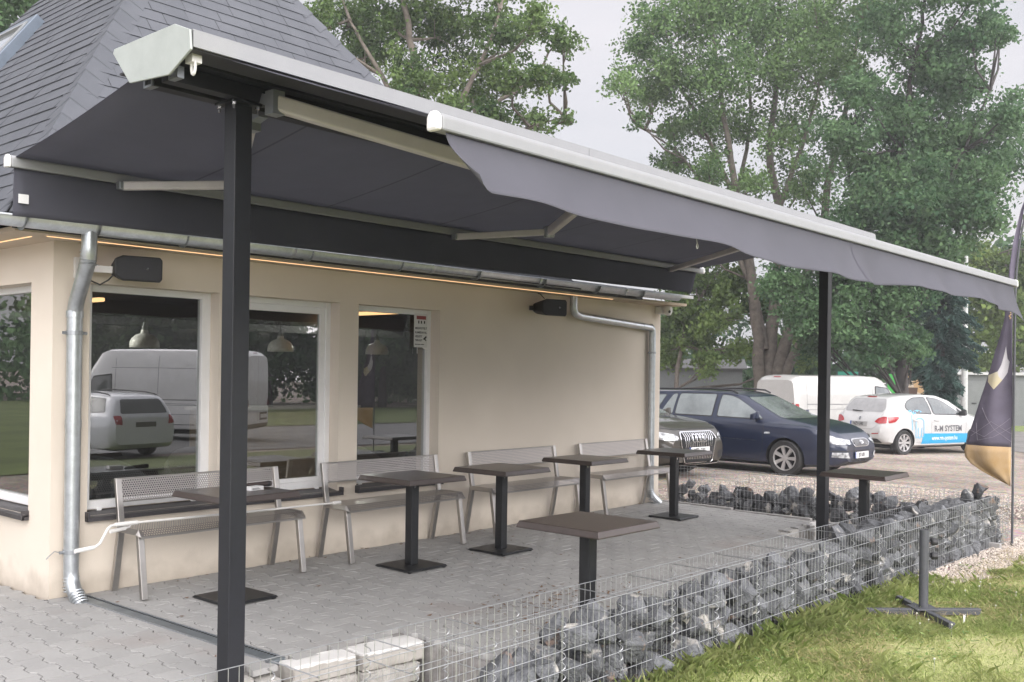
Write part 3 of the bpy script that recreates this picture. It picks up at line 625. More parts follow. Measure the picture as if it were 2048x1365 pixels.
for x, y, rz, lab in ((3.95,1.0,.3,'grey rounded armchair inside the nearest front window'), (4.95,1.25,-.2,'grey rounded armchair inside behind the black awning post'), (6.6,1.1,.2,'grey rounded armchair inside the far narrow window')):
    t = thing('armchair', (x,y,0), lab, 'armchair', 'armchairs inside the windows', rz)
    m = MB(); m.lathe([(0,.25),(.27,.25),(.29,.3),(.28,.43),(.0,.46)], 24); m.build('seat', seat, t, off=(0,0,0), smooth=50)
    m = MB(); P = []
    for k in range(15):
        a = radians(-20 + 220*k/14); top = .62 + .22*sin(max(0, min(pi, (k/14)*pi)))
        P.append([(cos(a)*r_, sin(a)*r_, z) for r_, z in ((.27,.3),(.33,.3),(.36,top-.05),(.33,top),(.29,top-.05),(.27,.3))])
    m.grid(P); m.build('backrest', seat, t, off=(0,0,0), smooth=60)
    m = MB(); [m.bar((sx*.18,sy*.18,0),(sx*.16,sy*.16,.25),.03,.03) for sx in (-1,1) for sy in (-1,1)]; m.build('leg_frame', M['black_trim'], t, off=(0,0,0))
t = thing('counter', (8.9,5.2,0), 'pale wooden counter far inside the restaurant', 'counter')
m = MB(); m.box((-1.6,-.25,0),(.9,.25,1.0)); m.build('cabinet', mat('pale_wood', (.33,.25,.17), .6, var=.2, vscale=5), t, off=(0,0,0))
m = MB(); m.box((-1.65,-.3,1.0),(.95,.3,1.04)); m.build('worktop', M['conc'], t, off=(0,0,0))
# ================================================================== ground, terrace, kerbs
def ground_z(x, y=0.0):
    d = max(x, 0.0)
    if y < -7: return ground_z(x) - .36*min(1.0, (-7-y)/7.0)
    if d < 12: return -.12
    if d < 30: return -.12 - (d-12)*.0125
    return -.345 - (d-30)*.009
def gravel_mat():
    m, nt, out = new_mat('gravel_lot'); L = nt.links.new
    b = N(nt, 'ShaderNodeBsdfPrincipled', Roughness=.95); L(b.outputs[0], out.inputs[0]); b.inputs['Specular IOR Level'].default_value=.15
    tc = N(nt, 'ShaderNodeTexCoord'); mp = N(nt, 'ShaderNodeMapping'); L(tc.outputs['Object'], mp.inputs[0]); mp.inputs['Scale'].default_value=(1,.45,1)
    n1 = N(nt, 'ShaderNodeTexNoise', Scale=.35, Detail=6.0, Roughness=.65); L(mp.outputs[0], n1.inputs['Vector'])
    n2 = N(nt, 'ShaderNodeTexNoise', Scale=4.0, Detail=6.0, Roughness=.7); L(tc.outputs['Object'], n2.inputs['Vector'])
    n3 = N(nt, 'ShaderNodeTexVoronoi', Scale=26.0); L(tc.outputs['Object'], n3.inputs['Vector'])
    r = N(nt, 'ShaderNodeMapRange'); L(n1.outputs[0], r.inputs[0]); r.inputs[1].default_value=.40; r.inputs[2].default_value=.62
    mx = N(nt, 'ShaderNodeMix', data_type='RGBA'); L(r.outputs[0], mx.inputs[0]); mx.inputs[6].default_value=(.19,.155,.125,1); mx.inputs[7].default_value=(.37,.305,.245,1)
    m2 = N(nt, 'ShaderNodeMix', data_type='RGBA', blend_type='OVERLAY'); m2.inputs[0].default_value=.55; L(mx.outputs[2], m2.inputs[6])
    cb = N(nt, 'ShaderNodeCombineColor'); [L(n2.outputs[0], cb.inputs[k]) for k in range(3)]; L(cb.outputs[0], m2.inputs[7])
    m3 = N(nt, 'ShaderNodeMix', data_type='RGBA', blend_type='OVERLAY'); m3.inputs[0].default_value=.35; L(m2.outputs[2], m3.inputs[6]); L(n3.outputs['Color'], m3.inputs[7])
    hs = N(nt, 'ShaderNodeHueSaturation', Saturation=.8); L(m3.outputs[2], hs.inputs['Color']); L(hs.outputs[0], b.inputs['Base Color'])
    bp = N(nt, 'ShaderNodeBump', Strength=.7); bp.inputs['Distance'].default_value=.03; L(n2.outputs[0], bp.inputs['Height']); L(bp.outputs[0], b.inputs['Normal'])
    return m
M['gravel'] = gravel_mat()
TX0, TX1, TY = -7.0, 10.56, -3.33
xs = [-150,-60,-20,TX0,0,TX1,12,14,18,22,26,30,40,60,100,200,420]; ys = [-220,-90,-40,-20,-14,-7,-6,TY,.1,4,10,20,40,80,160,320]
g = MB()
for i in range(len(xs)-1):
    for j in range(len(ys)-1):
        if TX0 <= xs[i] < TX1 and ys[j] == TY: continue
        g.add([(x, y, ground_z(x, y)) for x, y in ((xs[i],ys[j]),(xs[i+1],ys[j]),(xs[i+1],ys[j+1]),(xs[i],ys[j+1]))], [(0,1,2,3)])
tag(g.build('ground', M['gravel']), kind='structure')
pf = MB(); pf.box((TX0,TY,-.5),(TX1,.05,-.34)); tag(pf.build('pit_floor', M['soil']), kind='structure')

def tz(y): return .02*min(y, 0)
PITS = [(2.86,4.19,-3.4,-2.16), (9.44,10.56,-2.90,-2.08)]
def in_pit(x, y): return any(a < x < b and c < y < d for a, b, c, d in PITS)
sx = sorted({TX0,2.86,4.19,9.44,TX1}); sy = [TY,-2.90,-2.16,-2.08,.0]
tb = MB()
for i in range(len(sx)-1):
    for j in range(len(sy)-1):
        if in_pit((sx[i]+sx[i+1])/2, (sy[j]+sy[j+1])/2): continue
        x0,x1,y0,y1 = sx[i],sx[i+1],sy[j],sy[j+1]; h = .03
        V = [(x0,y0,-.34),(x1,y0,-.34),(x1,y1,-.34),(x0,y1,-.34),(x0,y0,tz(y0)-h),(x1,y0,tz(y0)-h),(x1,y1,tz(y1)-h),(x0,y1,tz(y1)-h)]
        tb.add(V, [(4,5,6,7),(0,1,5,4),(1,2,6,5),(2,3,7,6),(3,0,4,7)])
tb.box((TX0,.0,-.34),(2.99,3.0,-.03))
tag(tb.build('terrace_bed', mat('joint_sand', (.24,.23,.22), .95, var=.3, vscale=20)), kind='structure')

# interlocking double-T pavers, laid stone by stone
def paver_mat():
    m, nt, out = new_mat('grey_paver'); L = nt.links.new
    b = N(nt, 'ShaderNodeBsdfPrincipled', Roughness=.82); L(b.outputs[0], out.inputs[0]); b.inputs['Specular IOR Level'].default_value=.3
    at = N(nt, 'ShaderNodeAttribute', attribute_name='tint'); tc = N(nt, 'ShaderNodeTexCoord')
    n1 = N(nt, 'ShaderNodeTexNoise', Scale=.8, Detail=5.0); L(tc.outputs['Object'], n1.inputs['Vector'])
    n2 = N(nt, 'ShaderNodeTexNoise', Scale=90.0, Detail=4.0); L(tc.outputs['Object'], n2.inputs['Vector'])
    n4 = N(nt, 'ShaderNodeTexNoise', Scale=5.0, Detail=5.0, Roughness=.7); L(tc.outputs['Object'], n4.inputs['Vector'])
    a = N(nt, 'ShaderNodeMath', operation='MULTIPLY_ADD'); L(at.outputs['Fac'], a.inputs[0]); a.inputs[1].default_value=.30; L(n1.outputs[0], a.inputs[2])
    a2 = N(nt, 'ShaderNodeMath', operation='MULTIPLY_ADD'); L(n2.outputs[0], a2.inputs[0]); a2.inputs[1].default_value=.45; L(a.outputs[0], a2.inputs[2])
    a3 = N(nt, 'ShaderNodeMath', operation='MULTIPLY_ADD'); L(n4.outputs[0], a3.inputs[0]); a3.inputs[1].default_value=.5; L(a2.outputs[0], a3.inputs[2])
    r = N(nt, 'ShaderNodeMapRange'); L(a3.outputs[0], r.inputs[0]); r.inputs[1].default_value=.75; r.inputs[2].default_value=1.5
    mx = N(nt, 'ShaderNodeMix', data_type='RGBA'); L(r.outputs[0], mx.inputs[0]); mx.inputs[6].default_value=(.275,.273,.266,1); mx.inputs[7].default_value=(.372,.368,.358,1)
    n5 = N(nt, 'ShaderNodeTexNoise', Scale=1.3, Detail=3.0); mp = N(nt, 'ShaderNodeMapping'); mp.inputs['Location'].default_value=(4.2,7,0); L(tc.outputs['Object'], mp.inputs[0]); L(mp.outputs[0], n5.inputs['Vector'])
    r5 = N(nt, 'ShaderNodeMapRange'); L(n5.outputs[0], r5.inputs[0]); r5.inputs[1].default_value=.60; r5.inputs[2].default_value=.75; r5.inputs[4].default_value=.5
    m5 = N(nt, 'ShaderNodeMix', data_type='RGBA'); L(r5.outputs[0], m5.inputs[0]); L(mx.outputs[2], m5.inputs[6]); m5.inputs[7].default_value=(.30,.265,.245,1)
    L(m5.outputs[2], b.inputs['Base Color'])
    bp = N(nt, 'ShaderNodeBump', Strength=.3); bp.inputs['Distance'].default_value=.003; L(n2.outputs[0], bp.inputs['Height']); L(bp.outputs[0], b.inputs['Normal'])
    return m
PL, PA, PB = .20, .0825, .0575
def half(u):
    u = abs(u)
    t = min(1, max(0, (u-.036)/.028)); return PB + (PA-PB)*t
prof_u = [-.0965,-.064,-.036,.036,.064,.0965]; G_ = .0038
outl = [(half(u)-G_, u) for u in prof_u] + [(-(half(u)-G_), u) for u in prof_u[::-1]]
pv = MB(); pt = []; k = 0; x = TX0 + .1; pitch = PA + PB
nO = len(outl)
while x < 10.5:
    side_ = x + PA < 2.985
    y = -.11 + (PL/2 if k % 2 else 0) + (2.4 if side_ else 0)
    while y > TY + .02:
        if not in_pit(x, y) and not (2.86 < x < 4.19 and y < -2.16) and x > -2.5:
            z = tz(y) + random.gauss(0, .0008); tx_, ty_ = random.gauss(0,.004), random.gauss(0,.004)
            yy = [min(y+v, 9 if side_ else -.006) for _, v in outl]
            top = [(x+u_*.975, y_, z + u_*tx_ + v*ty_ + .02*(y_-y)) for (u_, v), y_ in zip(outl, yy)]
            mid = [(x+u_, y_, z - .0022 + u_*tx_ + v*ty_ + .02*(y_-y)) for (u_, v), y_ in zip(outl, yy)]
            bot = [(p[0], p[1], p[2]-.03) for p in mid]
            n = len(pv.v); 
            pv.add(top + mid + bot, [tuple(range(nO))] + [(nO+i, nO+(i+1)%nO, (i+1)%nO, i) for i in range(nO)] + [(2*nO+i, 2*nO+(i+1)%nO, nO+(i+1)%nO, nO+i) for i in range(nO)])
            pt += [random.random()]*(1+2*nO)
        y -= PL
    x += pitch; k += 1
po = pv.build('terrace_paving', paver_mat()); tag(po, kind='structure')
at = po.data.attributes.new('tint', 'FLOAT', 'FACE'); at.data.foreach_set('value', pt)

# slot drain across the terrace
t = thing('drain_channel', (3.13,0,0), 'narrow grey metal slot drain running from the near downpipe across the paving', 'drain')
def drain_strip(mb, a, b, z0, z1, y0=-.03, y1=-2.14):
    V = []
    for y in (y0, y1):
        xx = 3.115 - .062*y
        V += [(xx+a,y,tz(y)+z0),(xx+b,y,tz(y)+z0),(xx+b,y,tz(y)+z1),(xx+a,y,tz(y)+z1)]
    mb.add(V, [(0,1,2,3),(7,6,5,4),(3,2,6,7),(0,3,7,4),(1,5,6,2)])
m = MB(); drain_strip(m, .006, .104, -.02, .004); m.build('grate', M['lid'], t)
m = MB(); drain_strip(m, .0, .0055, -.02, .009); m.build('edge_rail', M['galv_bracket'], t)
m = MB(); drain_strip(m, .1045, .110, -.02, .009); m.build('edge_rail', M['galv_bracket'], t)
m = MB(); y = -.05
while y > -2.12:
    xx = 3.115 - .062*y; m.box((xx+.086,y-.012,tz(y)+.0035),(xx+.100,y,tz(y)+.0062)); y -= .028
m.build('slot_row', M['dark_in'], t)
# kerb at the far end of the paving
t = MB()
y = -.02
while y > -3.3:
    t.box((10.565,y-.96,tz(y-.5)-.2),(10.63,y,tz(y-.5)+.012)); y -= .985
tag(t.build('kerb', M['curb'], bevel=.006), kind='structure')

# loose edge blocks round the post pits, painted white on top
def block_mat():
    m, nt, out = new_mat('whitewashed_concrete'); L = nt.links.new
    b = N(nt, 'ShaderNodeBsdfPrincipled', Roughness=.9); L(b.outputs[0], out.inputs[0])
    tc = N(nt, 'ShaderNodeTexCoord'); ge = N(nt, 'ShaderNodeSeparateXYZ'); L(tc.outputs['Object'], ge.inputs[0])
    n1 = N(nt, 'ShaderNodeTexNoise', Scale=9.0, Detail=5.0); L(tc.outputs['Object'], n1.inputs['Vector'])
    a = N(nt, 'ShaderNodeMath', operation='MULTIPLY_ADD'); L(n1.outputs[0], a.inputs[0]); a.inputs[1].default_value=.05; L(ge.outputs[2], a.inputs[2])
    r = N(nt, 'ShaderNodeMapRange'); L(a.outputs[0], r.inputs[0]); r.inputs[1].default_value=.111; r.inputs[2].default_value=.115
    n2 = N(nt, 'ShaderNodeTexNoise', Scale=14.0, Detail=6.0); L(tc.outputs['Object'], n2.inputs['Vector'])
    mx = N(nt, 'ShaderNodeMix', data_type='RGBA'); L(n2.outputs[0], mx.inputs[0]); mx.inputs[6].default_value=(.26,.24,.21,1); mx.inputs[7].default_value=(.46,.44,.41,1)
    m2 = N(nt, 'ShaderNodeMix', data_type='RGBA'); L(r.outputs[0], m2.inputs[0]); L(mx.outputs[2], m2.inputs[6]); m2.inputs[7].default_value=(.62,.61,.59,1); L(m2.outputs[2], b.inputs['Base Color'])
    bp = N(nt, 'ShaderNodeBump', Strength=.6); bp.inputs['Distance'].default_value=.008; L(n2.outputs[0], bp.inputs['Height']); L(bp.outputs[0], b.inputs['Normal'])
    return m
WB = block_mat()
def rough_block(name, lo, hi, mt, label, group, seed, rz=0.0):
    bm = bmesh.new(); r = random.Random(seed)
    bmesh.ops.create_cube(bm, size=1)
    d = [hi[i]-lo[i] for i in range(3)]
    bmesh.ops.scale(bm, vec=d, verts=bm.verts); bmesh.ops.translate(bm, vec=(0,0,d[2]/2), verts=bm.verts)
    bmesh.ops.bevel(bm, geom=list(bm.edges), offset=.006, segments=1, affect='EDGES')
    bmesh.ops.subdivide_edges(bm, edges=list(bm.edges), cuts=3, use_grid_fill=True)
    for v in bm.verts: v.co += Vector((r.uniform(-1,1), r.uniform(-1,1), r.uniform(-1,.4)))*.0035
    me = bpy.data.meshes.new(name); bm.to_mesh(me); bm.free(); me.materials.append(mt)
    me.shade_smooth(); me.set_sharp_from_angle(angle=radians(35))
    o = bpy.data.objects.new(name, me); COL.objects.link(o)
    o.location = ((lo[0]+hi[0])/2, (lo[1]+hi[1])/2, lo[2]); o.rotation_euler = (0,0,rz)
    return tag(o, label, 'block', group)
r8 = radians(-6)
G1 = 'concrete edge blocks beside the near post'
rough_block('edge_block', (3.30,-2.33,-.150),(3.70,-2.165,-.046), WB, 'white topped concrete block at the end of the slot drain', G1, 1, r8)
rough_block('edge_block', (3.73,-2.40,-.152),(4.17,-2.205,-.048), WB, 'white topped concrete block beside the open paving to the right of its white topped neighbour', G1, 2, r8)
rough_block('edge_block', (3.33,-2.35,-.262),(3.70,-2.165,-.156), M['conc'], 'bare grey concrete block under the white topped block by the drain', G1, 3, r8)
rough_block('edge_block', (3.72,-2.42,-.264),(4.12,-2.20,-.158), M['conc'], 'bare grey concrete block in the lower course near the first rocks', G1, 4, r8)
rough_block('edge_block', (2.97,-2.24,-.22),(3.09,-2.06,-.07), M['conc'], 'short grey concrete block just right of the near awning post', G1, 5, r8)
rough_block('edge_block', (3.12,-2.27,-.26),(3.25,-2.06,-.10), M['conc'], 'low grey concrete block between the near post and the drain end', G1, 6, r8)
rough_block('edge_block', (2.52,-2.30,-.20),(2.84,-2.08,-.052), M['conc'], 'grey concrete block left of the near awning post', G1, 7, r8)
G2 = 'concrete edge blocks beside the far post'
for i, (x0,x1,y0,y1,zt_,lab) in enumerate(((9.30,9.44,-2.30,-2.12,-.05,'small grey concrete block left of the far post pit'), (9.46,9.62,-2.20,-2.05,-.05,'grey concrete block behind the far post pit beside a dark gap'),
      (9.70,9.90,-2.14,-1.98,-.045,'grey concrete block at the back of the far post pit'), (10.25,10.56,-2.16,-2.02,-.04,'pale concrete block at the kerb behind the far post'),
      (9.42,9.95,-3.05,-2.91,-.06,'long pale concrete block in front of the far post'), (10.0,10.5,-3.05,-2.91,-.06,'long pale concrete block under the far right table'))):
    rough_block('edge_block', (x0,y0,-.2),(x1,y1,zt_), M['conc'] if i < 3 else WB, lab, G2, 20+i)

# dry leaves blown over the paving
lf = MB()
for k in range(330):
    if k < 220: x, y = random.gauss(5.55,.42), random.gauss(-2.42,.14) + .25*sin(k)
    elif k < 270: x, y = random.uniform(3.3,10.4), -random.uniform(.02,.12)
    else: x, y = random.uniform(3,10.4), random.uniform(-3.1,-.3)
    if in_pit(x,y) or y < TY: continue
    a = random.uniform(0,2*pi); s_ = random.uniform(.010,.026); z = tz(y)+.004
    c_, q_ = cos(a)*s_, sin(a)*s_
    lf.add([(x-c_,y-q_,z+random.uniform(0,.008)),(x+q_*.4,y-c_*.4,z),(x+c_,y+q_,z+random.uniform(0,.012)),(x-q_*.4,y+c_*.4,z+.004)], [(0,1,2,3)])
tag(lf.build('leaf_litter', M['dry']), 'small brown dry leaves scattered over the terrace paving', 'leaves', kind='stuff')

# ================================================================== double sided awning on two posts
AW = thing('patio_awning', (2.9,-2.3,-.2), 'black steel post awning with charcoal cloth on both sides and a hanging grey valance', 'awning')
for x in (2.9, 10.12):
    m = MB(); m.box((x-.05,-2.35,-.32),(x+.05,-2.25,2.915)); p = m.build('post', M['steel_black'], AW, bevel=.004)
    m = MB(); m.box((x-.085,-2.385,2.917),(x+.085,-2.215,2.929)); m.build('head_plate', M['steel_black'], p)
    for dx, dy in ((-.07,-.065),(.07,-.065),(-.07,.065),(.07,.065)):
        m = MB(); m.tube([(x+dx,-2.3+dy,2.88),(x+dx,-2.3+dy,3.0)], .006, 8); m.tube([(x+dx,-2.3+dy,2.902),(x+dx,-2.3+dy,2.916)], .013, 6)
        m.build('bolt', M['chrome'], p)
m = MB(); m.box((2.46,-2.40,2.932),(10.50,-2.32,3.01)); m.box((2.46,-2.26,2.932),(10.50,-2.18,3.01)); m.box((2.46,-2.46,3.012),(10.50,-2.14,3.03))
m.build('beam', M['steel_black'], AW, bevel=.003)
# cover sheet and end caps
prof = [(-1.985,3.118),(-2.02,3.136),(-2.548,3.138),(-2.668,3.090),(-2.676,3.030)]
m = MB(); m.grid([[(x,y,z) for y, z in prof] for x in (2.41,10.50)]); m.build('cover', M['alu'], AW, solid=.004)
m = MB(); m.box((2.41,-2.682,3.020),(5.39,-2.668,3.092)); m.box((5.395,-2.682,3.020),(10.5,-2.668,3.092)); m.box((2.41,-2.678,3.094),(10.5,-2.66,3.100)); m.build('cover_trim', M['alu'], AW)
m = MB(); m.box((2.42,-2.665,3.012),(10.5,-2.50,3.022)); m.box((2.42,-2.12,3.02),(10.5,-1.99,3.03)); m.build('cover_base', M['fascia'], AW)
cap = [(-1.972,3.125),(-1.985,3.145),(-2.548,3.147),(-2.676,3.095),(-2.688,3.003),(-2.502,2.922),(-2.142,2.948)]
for x in (2.392, 10.502):
    m = MB(); m.prism(cap, x, x+.012, Matrix(((0,0,1,0),(1,0,0,0),(0,1,0,0),(0,0,0,1)))); m.build('end_cap', M['alu_cap'], AW, bevel=.003)
for y, z in ((-2.08,3.075),(-2.56,3.065)):
    m = MB(); m.tube([(2.45,y,z),(10.48,y,z)], .035, 16); m.build('roller', M['fabric_dark'], AW, smooth=40)
for y in (-2.17,-2.40): 
    m = MB(); m.bar((2.47,y,2.93),(2.47,y,2.985),.035,.012); m.bar((2.47,y,2.936),(2.47,y-.07,2.936),.035,.012); m.bar((2.47,y-.07,2.93),(2.47,y-.07,2.985),.035,.012)
    m.build('bracket', M['galv_bracket'], AW)
m = MB(); pts = [(2.46+.0,-2.60+.016*cos(t_),2.955+.035*sin(t_)) for t_ in [2*pi*k/12 for k in range(13)]]; m.tube(pts,.007,8); m.cbox((2.47,-2.585,3.0),(.05,.06,.05)); m.build('crank_eye', M['white_plastic'], AW)
# cloths
def cloth(name, x0, x1, y0, z0, y1, z1, sag, mt, nx=40, ny=14, tilt=0.0):
    P = []
    for i in range(nx+1):
        x = x0+(x1-x0)*i/nx; row = []
        for j in range(ny+1):
            t_ = j/ny; row.append((x, y0+(y1-y0)*t_, z0+(z1-z0)*t_ + tilt*(x-x0)*t_ - sag*sin(pi*t_)*(1+.15*sin(x*2.1))))
        P.append(row)
    m = MB(); m.grid(P); return m.build(name, mt, AW, smooth=60, solid=.002)
rc_ = cloth('rear_cloth', 2.50, 10.45, -2.06, 3.045, -.585, 2.815, .016, M['fabric_dark'], tilt=.0055)
SEAM = mat('cloth_seam', (.092,.094,.115), .9)
for x in (3.62,4.82,6.02,7.22,8.42,9.62):
    P = []
    for j in range(15):
        t_ = j/14; y = -2.06+1.475*t_; z = 3.045-.23*t_ + .0055*(x-2.5)*t_ - .016*sin(pi*t_)*(1+.15*sin(x*2.1)) - .0025
        P.append([(x-.009,y,z),(x+.009,y,z)])
    m = MB(); m.grid(P); m.build('seam', SEAM, rc_, smooth=60)
cloth('front_cloth', 2.62, 10.33, -2.60, 3.035, -4.06, 2.525, .010, M['fabric_dark'])
def barp(m, x0, x1, y, z, w, h):
    P = [(-w/2,-h/2),(w/2,-h/2),(w/2,h*.25),(w*.2,h/2),(-w*.2,h/2),(-w/2,h*.25)]
    m.prism([(y+a, z+b) for a, b in P], x0, x1, Matrix(((0,0,1,0),(1,0,0,0),(0,1,0,0),(0,0,0,1))))
def tilt_(m): m.v = [(p[0],p[1],p[2]+.0055*(p[0]-2.5)) for p in m.v]; return m
m = MB(); barp(m, 2.475, 10.53, -.565, 2.788, .055, .072); rb = tilt_(m).build('front_bar', M['alu'], AW, bevel=.006)
for x0_, x1_ in ((2.45,2.474),(10.531,10.55)):
    m = MB(); barp(m, x0_, x1_, -.565, 2.788, .06, .078); tilt_(m).build('bar_cap', M['white_plastic'], rb, bevel=.008)
m = MB(); barp(m, 2.575, 10.37, -4.085, 2.495, .058, .068); fb = m.build('front_bar', M['alu'], AW, bevel=.008)
for x0_, x1_ in ((2.545,2.574),(10.371,10.39)):
    m = MB(); barp(m, x0_, x1_, -4.085, 2.495, .064, .076); m.build('bar_cap', M['white_plastic'], fb, bevel=.012)
# valances
P = []
for i in range(121):
    t_ = i/120; x = 2.50 + 7.9*t_; P.append([(x-.10*s_*max(0,(x-9.4)), -.565+.012*sin(x*3.1)*s_, 2.752+.0055*(x-2.5)-(.285-.0045*(x-2.5))*s_) for s_ in [k/8 for k in range(9)]])
m = MB(); m.grid(P); rv = m.build('rear_valance', M['fabric_dark'], AW, smooth=60, solid=.002)
m = MB(); m.box((2.525,-.5745,2.545),(2.585,-.5715,2.60)); m.build('care_label', M['plate'], rv)
P = []
nxv, nyv = 220, 16
for i in range(nxv+1):
    x = 2.61 + 7.70*i/nxv
    d = .255 + .02*sin(x*1.3+.5) + .010*sin(x*4.1)
    e0 = max(0, 1-(x-2.61)/.13)
    e1 = max(0, (x-9.75)/.56)
    d *= (1 - .28*e0**2.2); d += .10*e1**2
    bil = .125 + .03*sin(x*1.7) + .018*sin(x*4.3+1) + .01*sin(x*9) + .05*max(0,1-(x-2.61)/1.4)
    if 6.25 < x < 6.6: bil += .03*sin((x-6.25)/.35*pi)
    row = []
    for j in range(nyv+1):
        s_ = j/nyv
        row.append((x + .05*e0*s_*s_, -4.095 - bil*(s_**1.7) + .006*sin(x*13+s_*4)*s_, 2.462 - d*s_ + .02*bil*s_))
    P.append(row)
m = MB(); m.grid(P); fv = m.build('front_valance', M['fabric_valance'], AW, smooth=70, solid=.002)
m = MB()
for xs_ in (6.42,):
    i = int((xs_-2.61)/7.70*nxv); col_ = P[i]
    m.grid([[(p[0]-.006,p[1]-.004,p[2]) for p in col_],[(p[0]+.006,p[1]-.004,p[2]) for p in col_]])
m.build('seam', mat('valance_seam', (.085,.082,.105), .9), fv)
m = MB(); cx = 4.27; m.tube([(cx+.008*cos(t_),-4.19,2.205+.012*sin(t_)) for t_ in [2*pi*k/12 for k in range(13)]], .002, 6); m.tube([(cx,-4.19,2.217),(cx,-4.185,2.245)], .002, 6); m.build('tie_ring', M['white_plastic'], fv)
# folding arms
def arm(sh, el, en, w=.052, h=.07, label=None):
    m = MB(); m.bar(sh, el, w*1.1, h*1.1); o = m.build('arm', M['alu_grey'], AW, bevel=.012)
    m = MB(); m.bar(el, en, w*.85, h*.8); m.build('forearm', M['alu_grey'], o, bevel=.010)
    m = MB(); e = Vector(el); m.lathe([(0,-.05),(.045,-.05),(.05,-.03),(.05,.03),(.045,.05),(0,.05)], 16, Matrix.Translation(e)); s = Vector(sh)
    m.build('elbow_joint', M['galv_bracket'], o, smooth=35)
    m = MB(); m.cbox(s, (.07,.07,.12)); m.bar(s, (s.x, -2.3 + (.12 if en[1] > -2 else -.12), 2.95), .06, .05); m.build('shoulder_bracket', M['galv_bracket'], o)
    m = MB(); m.cbox(en, (.06,.05,.05)); m.build('end_bracket', M['galv_bracket'], o, bevel=.006)
arm((3.13,-2.08,2.925), (3.74,-1.02,2.785), (3.15,-.62,2.735))
arm((6.20,-2.08,2.925), (6.78,-1.22,2.81), (6.22,-.62,2.752))
arm((9.05,-2.08,2.915), (8.90,-2.0,2.85), (9.74,-.62,2.772))
arm((2.98,-2.50,2.915), (4.25,-3.30,2.60), (3.35,-4.03,2.46), .06, .075)
arm((9.9,-2.50,2.915), (8.6,-3.30,2.62), (9.5,-4.03,2.46), .06, .075)

# ================================================================== tables
def make_table():
    t = thing('bistro_table', (0,0,0), '', 'table', 'square bistro tables on the terrace')
    m = MB(); h0, h1 = .700, .742; a, b_ = .298, .310
    m.add([(-b_,-b_,h0),(b_,-b_,h0),(b_,b_,h0),(-b_,b_,h0),(-b_,-b_,h0+.008),(b_,-b_,h0+.008),(b_,b_,h0+.008),(-b_,b_,h0+.008),(-a,-a,h1),(a,-a,h1),(a,a,h1),(-a,a,h1)],
          [(3,2,1,0),(8,9,10,11)] + [(i,(i+1)%4,4+(i+1)%4,4+i) for i in range(4)] + [(4+i,4+(i+1)%4,8+(i+1)%4,8+i) for i in range(4)])
    m.build('table_top', M['table_top'], t, bevel=.004)
    m = MB(); m.box((-.039,-.039,.022),(.039,.039,.690)); m.box((-.16,-.025,.688),(.16,.025,.6995)); m.box((-.025,-.16,.688),(.025,.16,.6995)); c_ = m.build('column', M['table_black'], t, bevel=.005)
    m = MB(); m.lathe([(0,0),(.012,0),(.012,.006),(0,.006)], 10, Matrix.Translation((-.015,-.040,.655)) @ Matrix.Rotation(pi/2,4,'X')); m.build('lock_screw', M['chrome'], c_, off=(0,0,0))
    m = MB(); q = .205; e = .196
    m.add([(-q,-q,.012),(q,-q,.012),(q,q,.012),(-q,q,.012),(-e,-e,.022),(e,-e,.022),(e,e,.022),(-e,e,.022),(-q,-q,.007),(q,-q,.007),(q,q,.007),(-q,q,.007)],
          [(11,10,9,8),(4,5,6,7)] + [(i,(i+1)%4,4+(i+1)%4,4+i) for i in range(4)] + [(8+i,8+(i+1)%4,(i+1)%4,i) for i in range(4)])
    for sx_ in (-1,1):
        for sy_ in (-1,1): m.lathe([(.016,-.002),(.018,.008),(0,.008)], 10, Matrix.Translation((sx_*.185,sy_*.185,0)))
    m.build('base_plate', M['table_black'], t)
    return t
t0 = make_table(); tk = kids(t0)
spots = [((3.92,-.795),.01,'brown square bistro table behind the near awning post, with a small white box on it'),
         ((5.535,-.84),-.02,'brown square bistro table in front of the second bench from the left'),
         ((6.60,-.862),.015,'brown square bistro table between the second and third benches'),
         ((7.95,-.775),.0,'brown square bistro table in front of the gap between the two far benches'),
         ((4.826,-3.138),-.015,'large looking brown bistro table nearest the camera beside the gabion wire'),
         ((9.51,-.845),.02,'dark square bistro table at the far end of the wall before the parked cars'),
         ((9.19,-3.11),.01,'dark square bistro table beside the far awning post and the rocks')]
for i, ((x,y), rz, lab) in enumerate(spots):
    loc = (x, y, tz(y)+.0015)
    if i == 0: t0.location = loc; t0.rotation_euler = (0,0,rz); t0['label'] = lab
    else: copy_thing(t0, loc, rz, lab, children=tk)
t = thing('small_box', (4.03,-.84,.728), 'small white printed box lying on the table behind the post', 'box', rz=.1)
m = MB(); m.box((-.055,-.035,0),(.055,.035,.026)); m.build('carton', M['plate'], t, off=(0,0,0), bevel=.002)
m = MB(); [m.box((-.045,-.0365,.006+.005*k),(.03-.01*k,-.0352,.0085+.005*k)) for k in range(3)]; m.build('print', M['ink_grey'], t, off=(0,0,0))
t = thing('leather_case', (4.14,-.70,.728), 'dark brown rounded case lying on the table behind the post', 'case', rz=-.15)
m = MB(); m.tube([(-.10,0,.013),(-.06,0,.017),(.08,.0,.019),(.115,.0,.019),(.12,0,.019)], [.010,.014,.018,.019,.012], 12); m.build('body', mat('brown_leather', (.035,.024,.022), .5), t, off=(0,0,0), smooth=50)
m = MB(); m.tube([(.085,0,.019),(.10,0,.019)], .0205, 12); m.build('band', M['table_black'], t, off=(0,0,0))

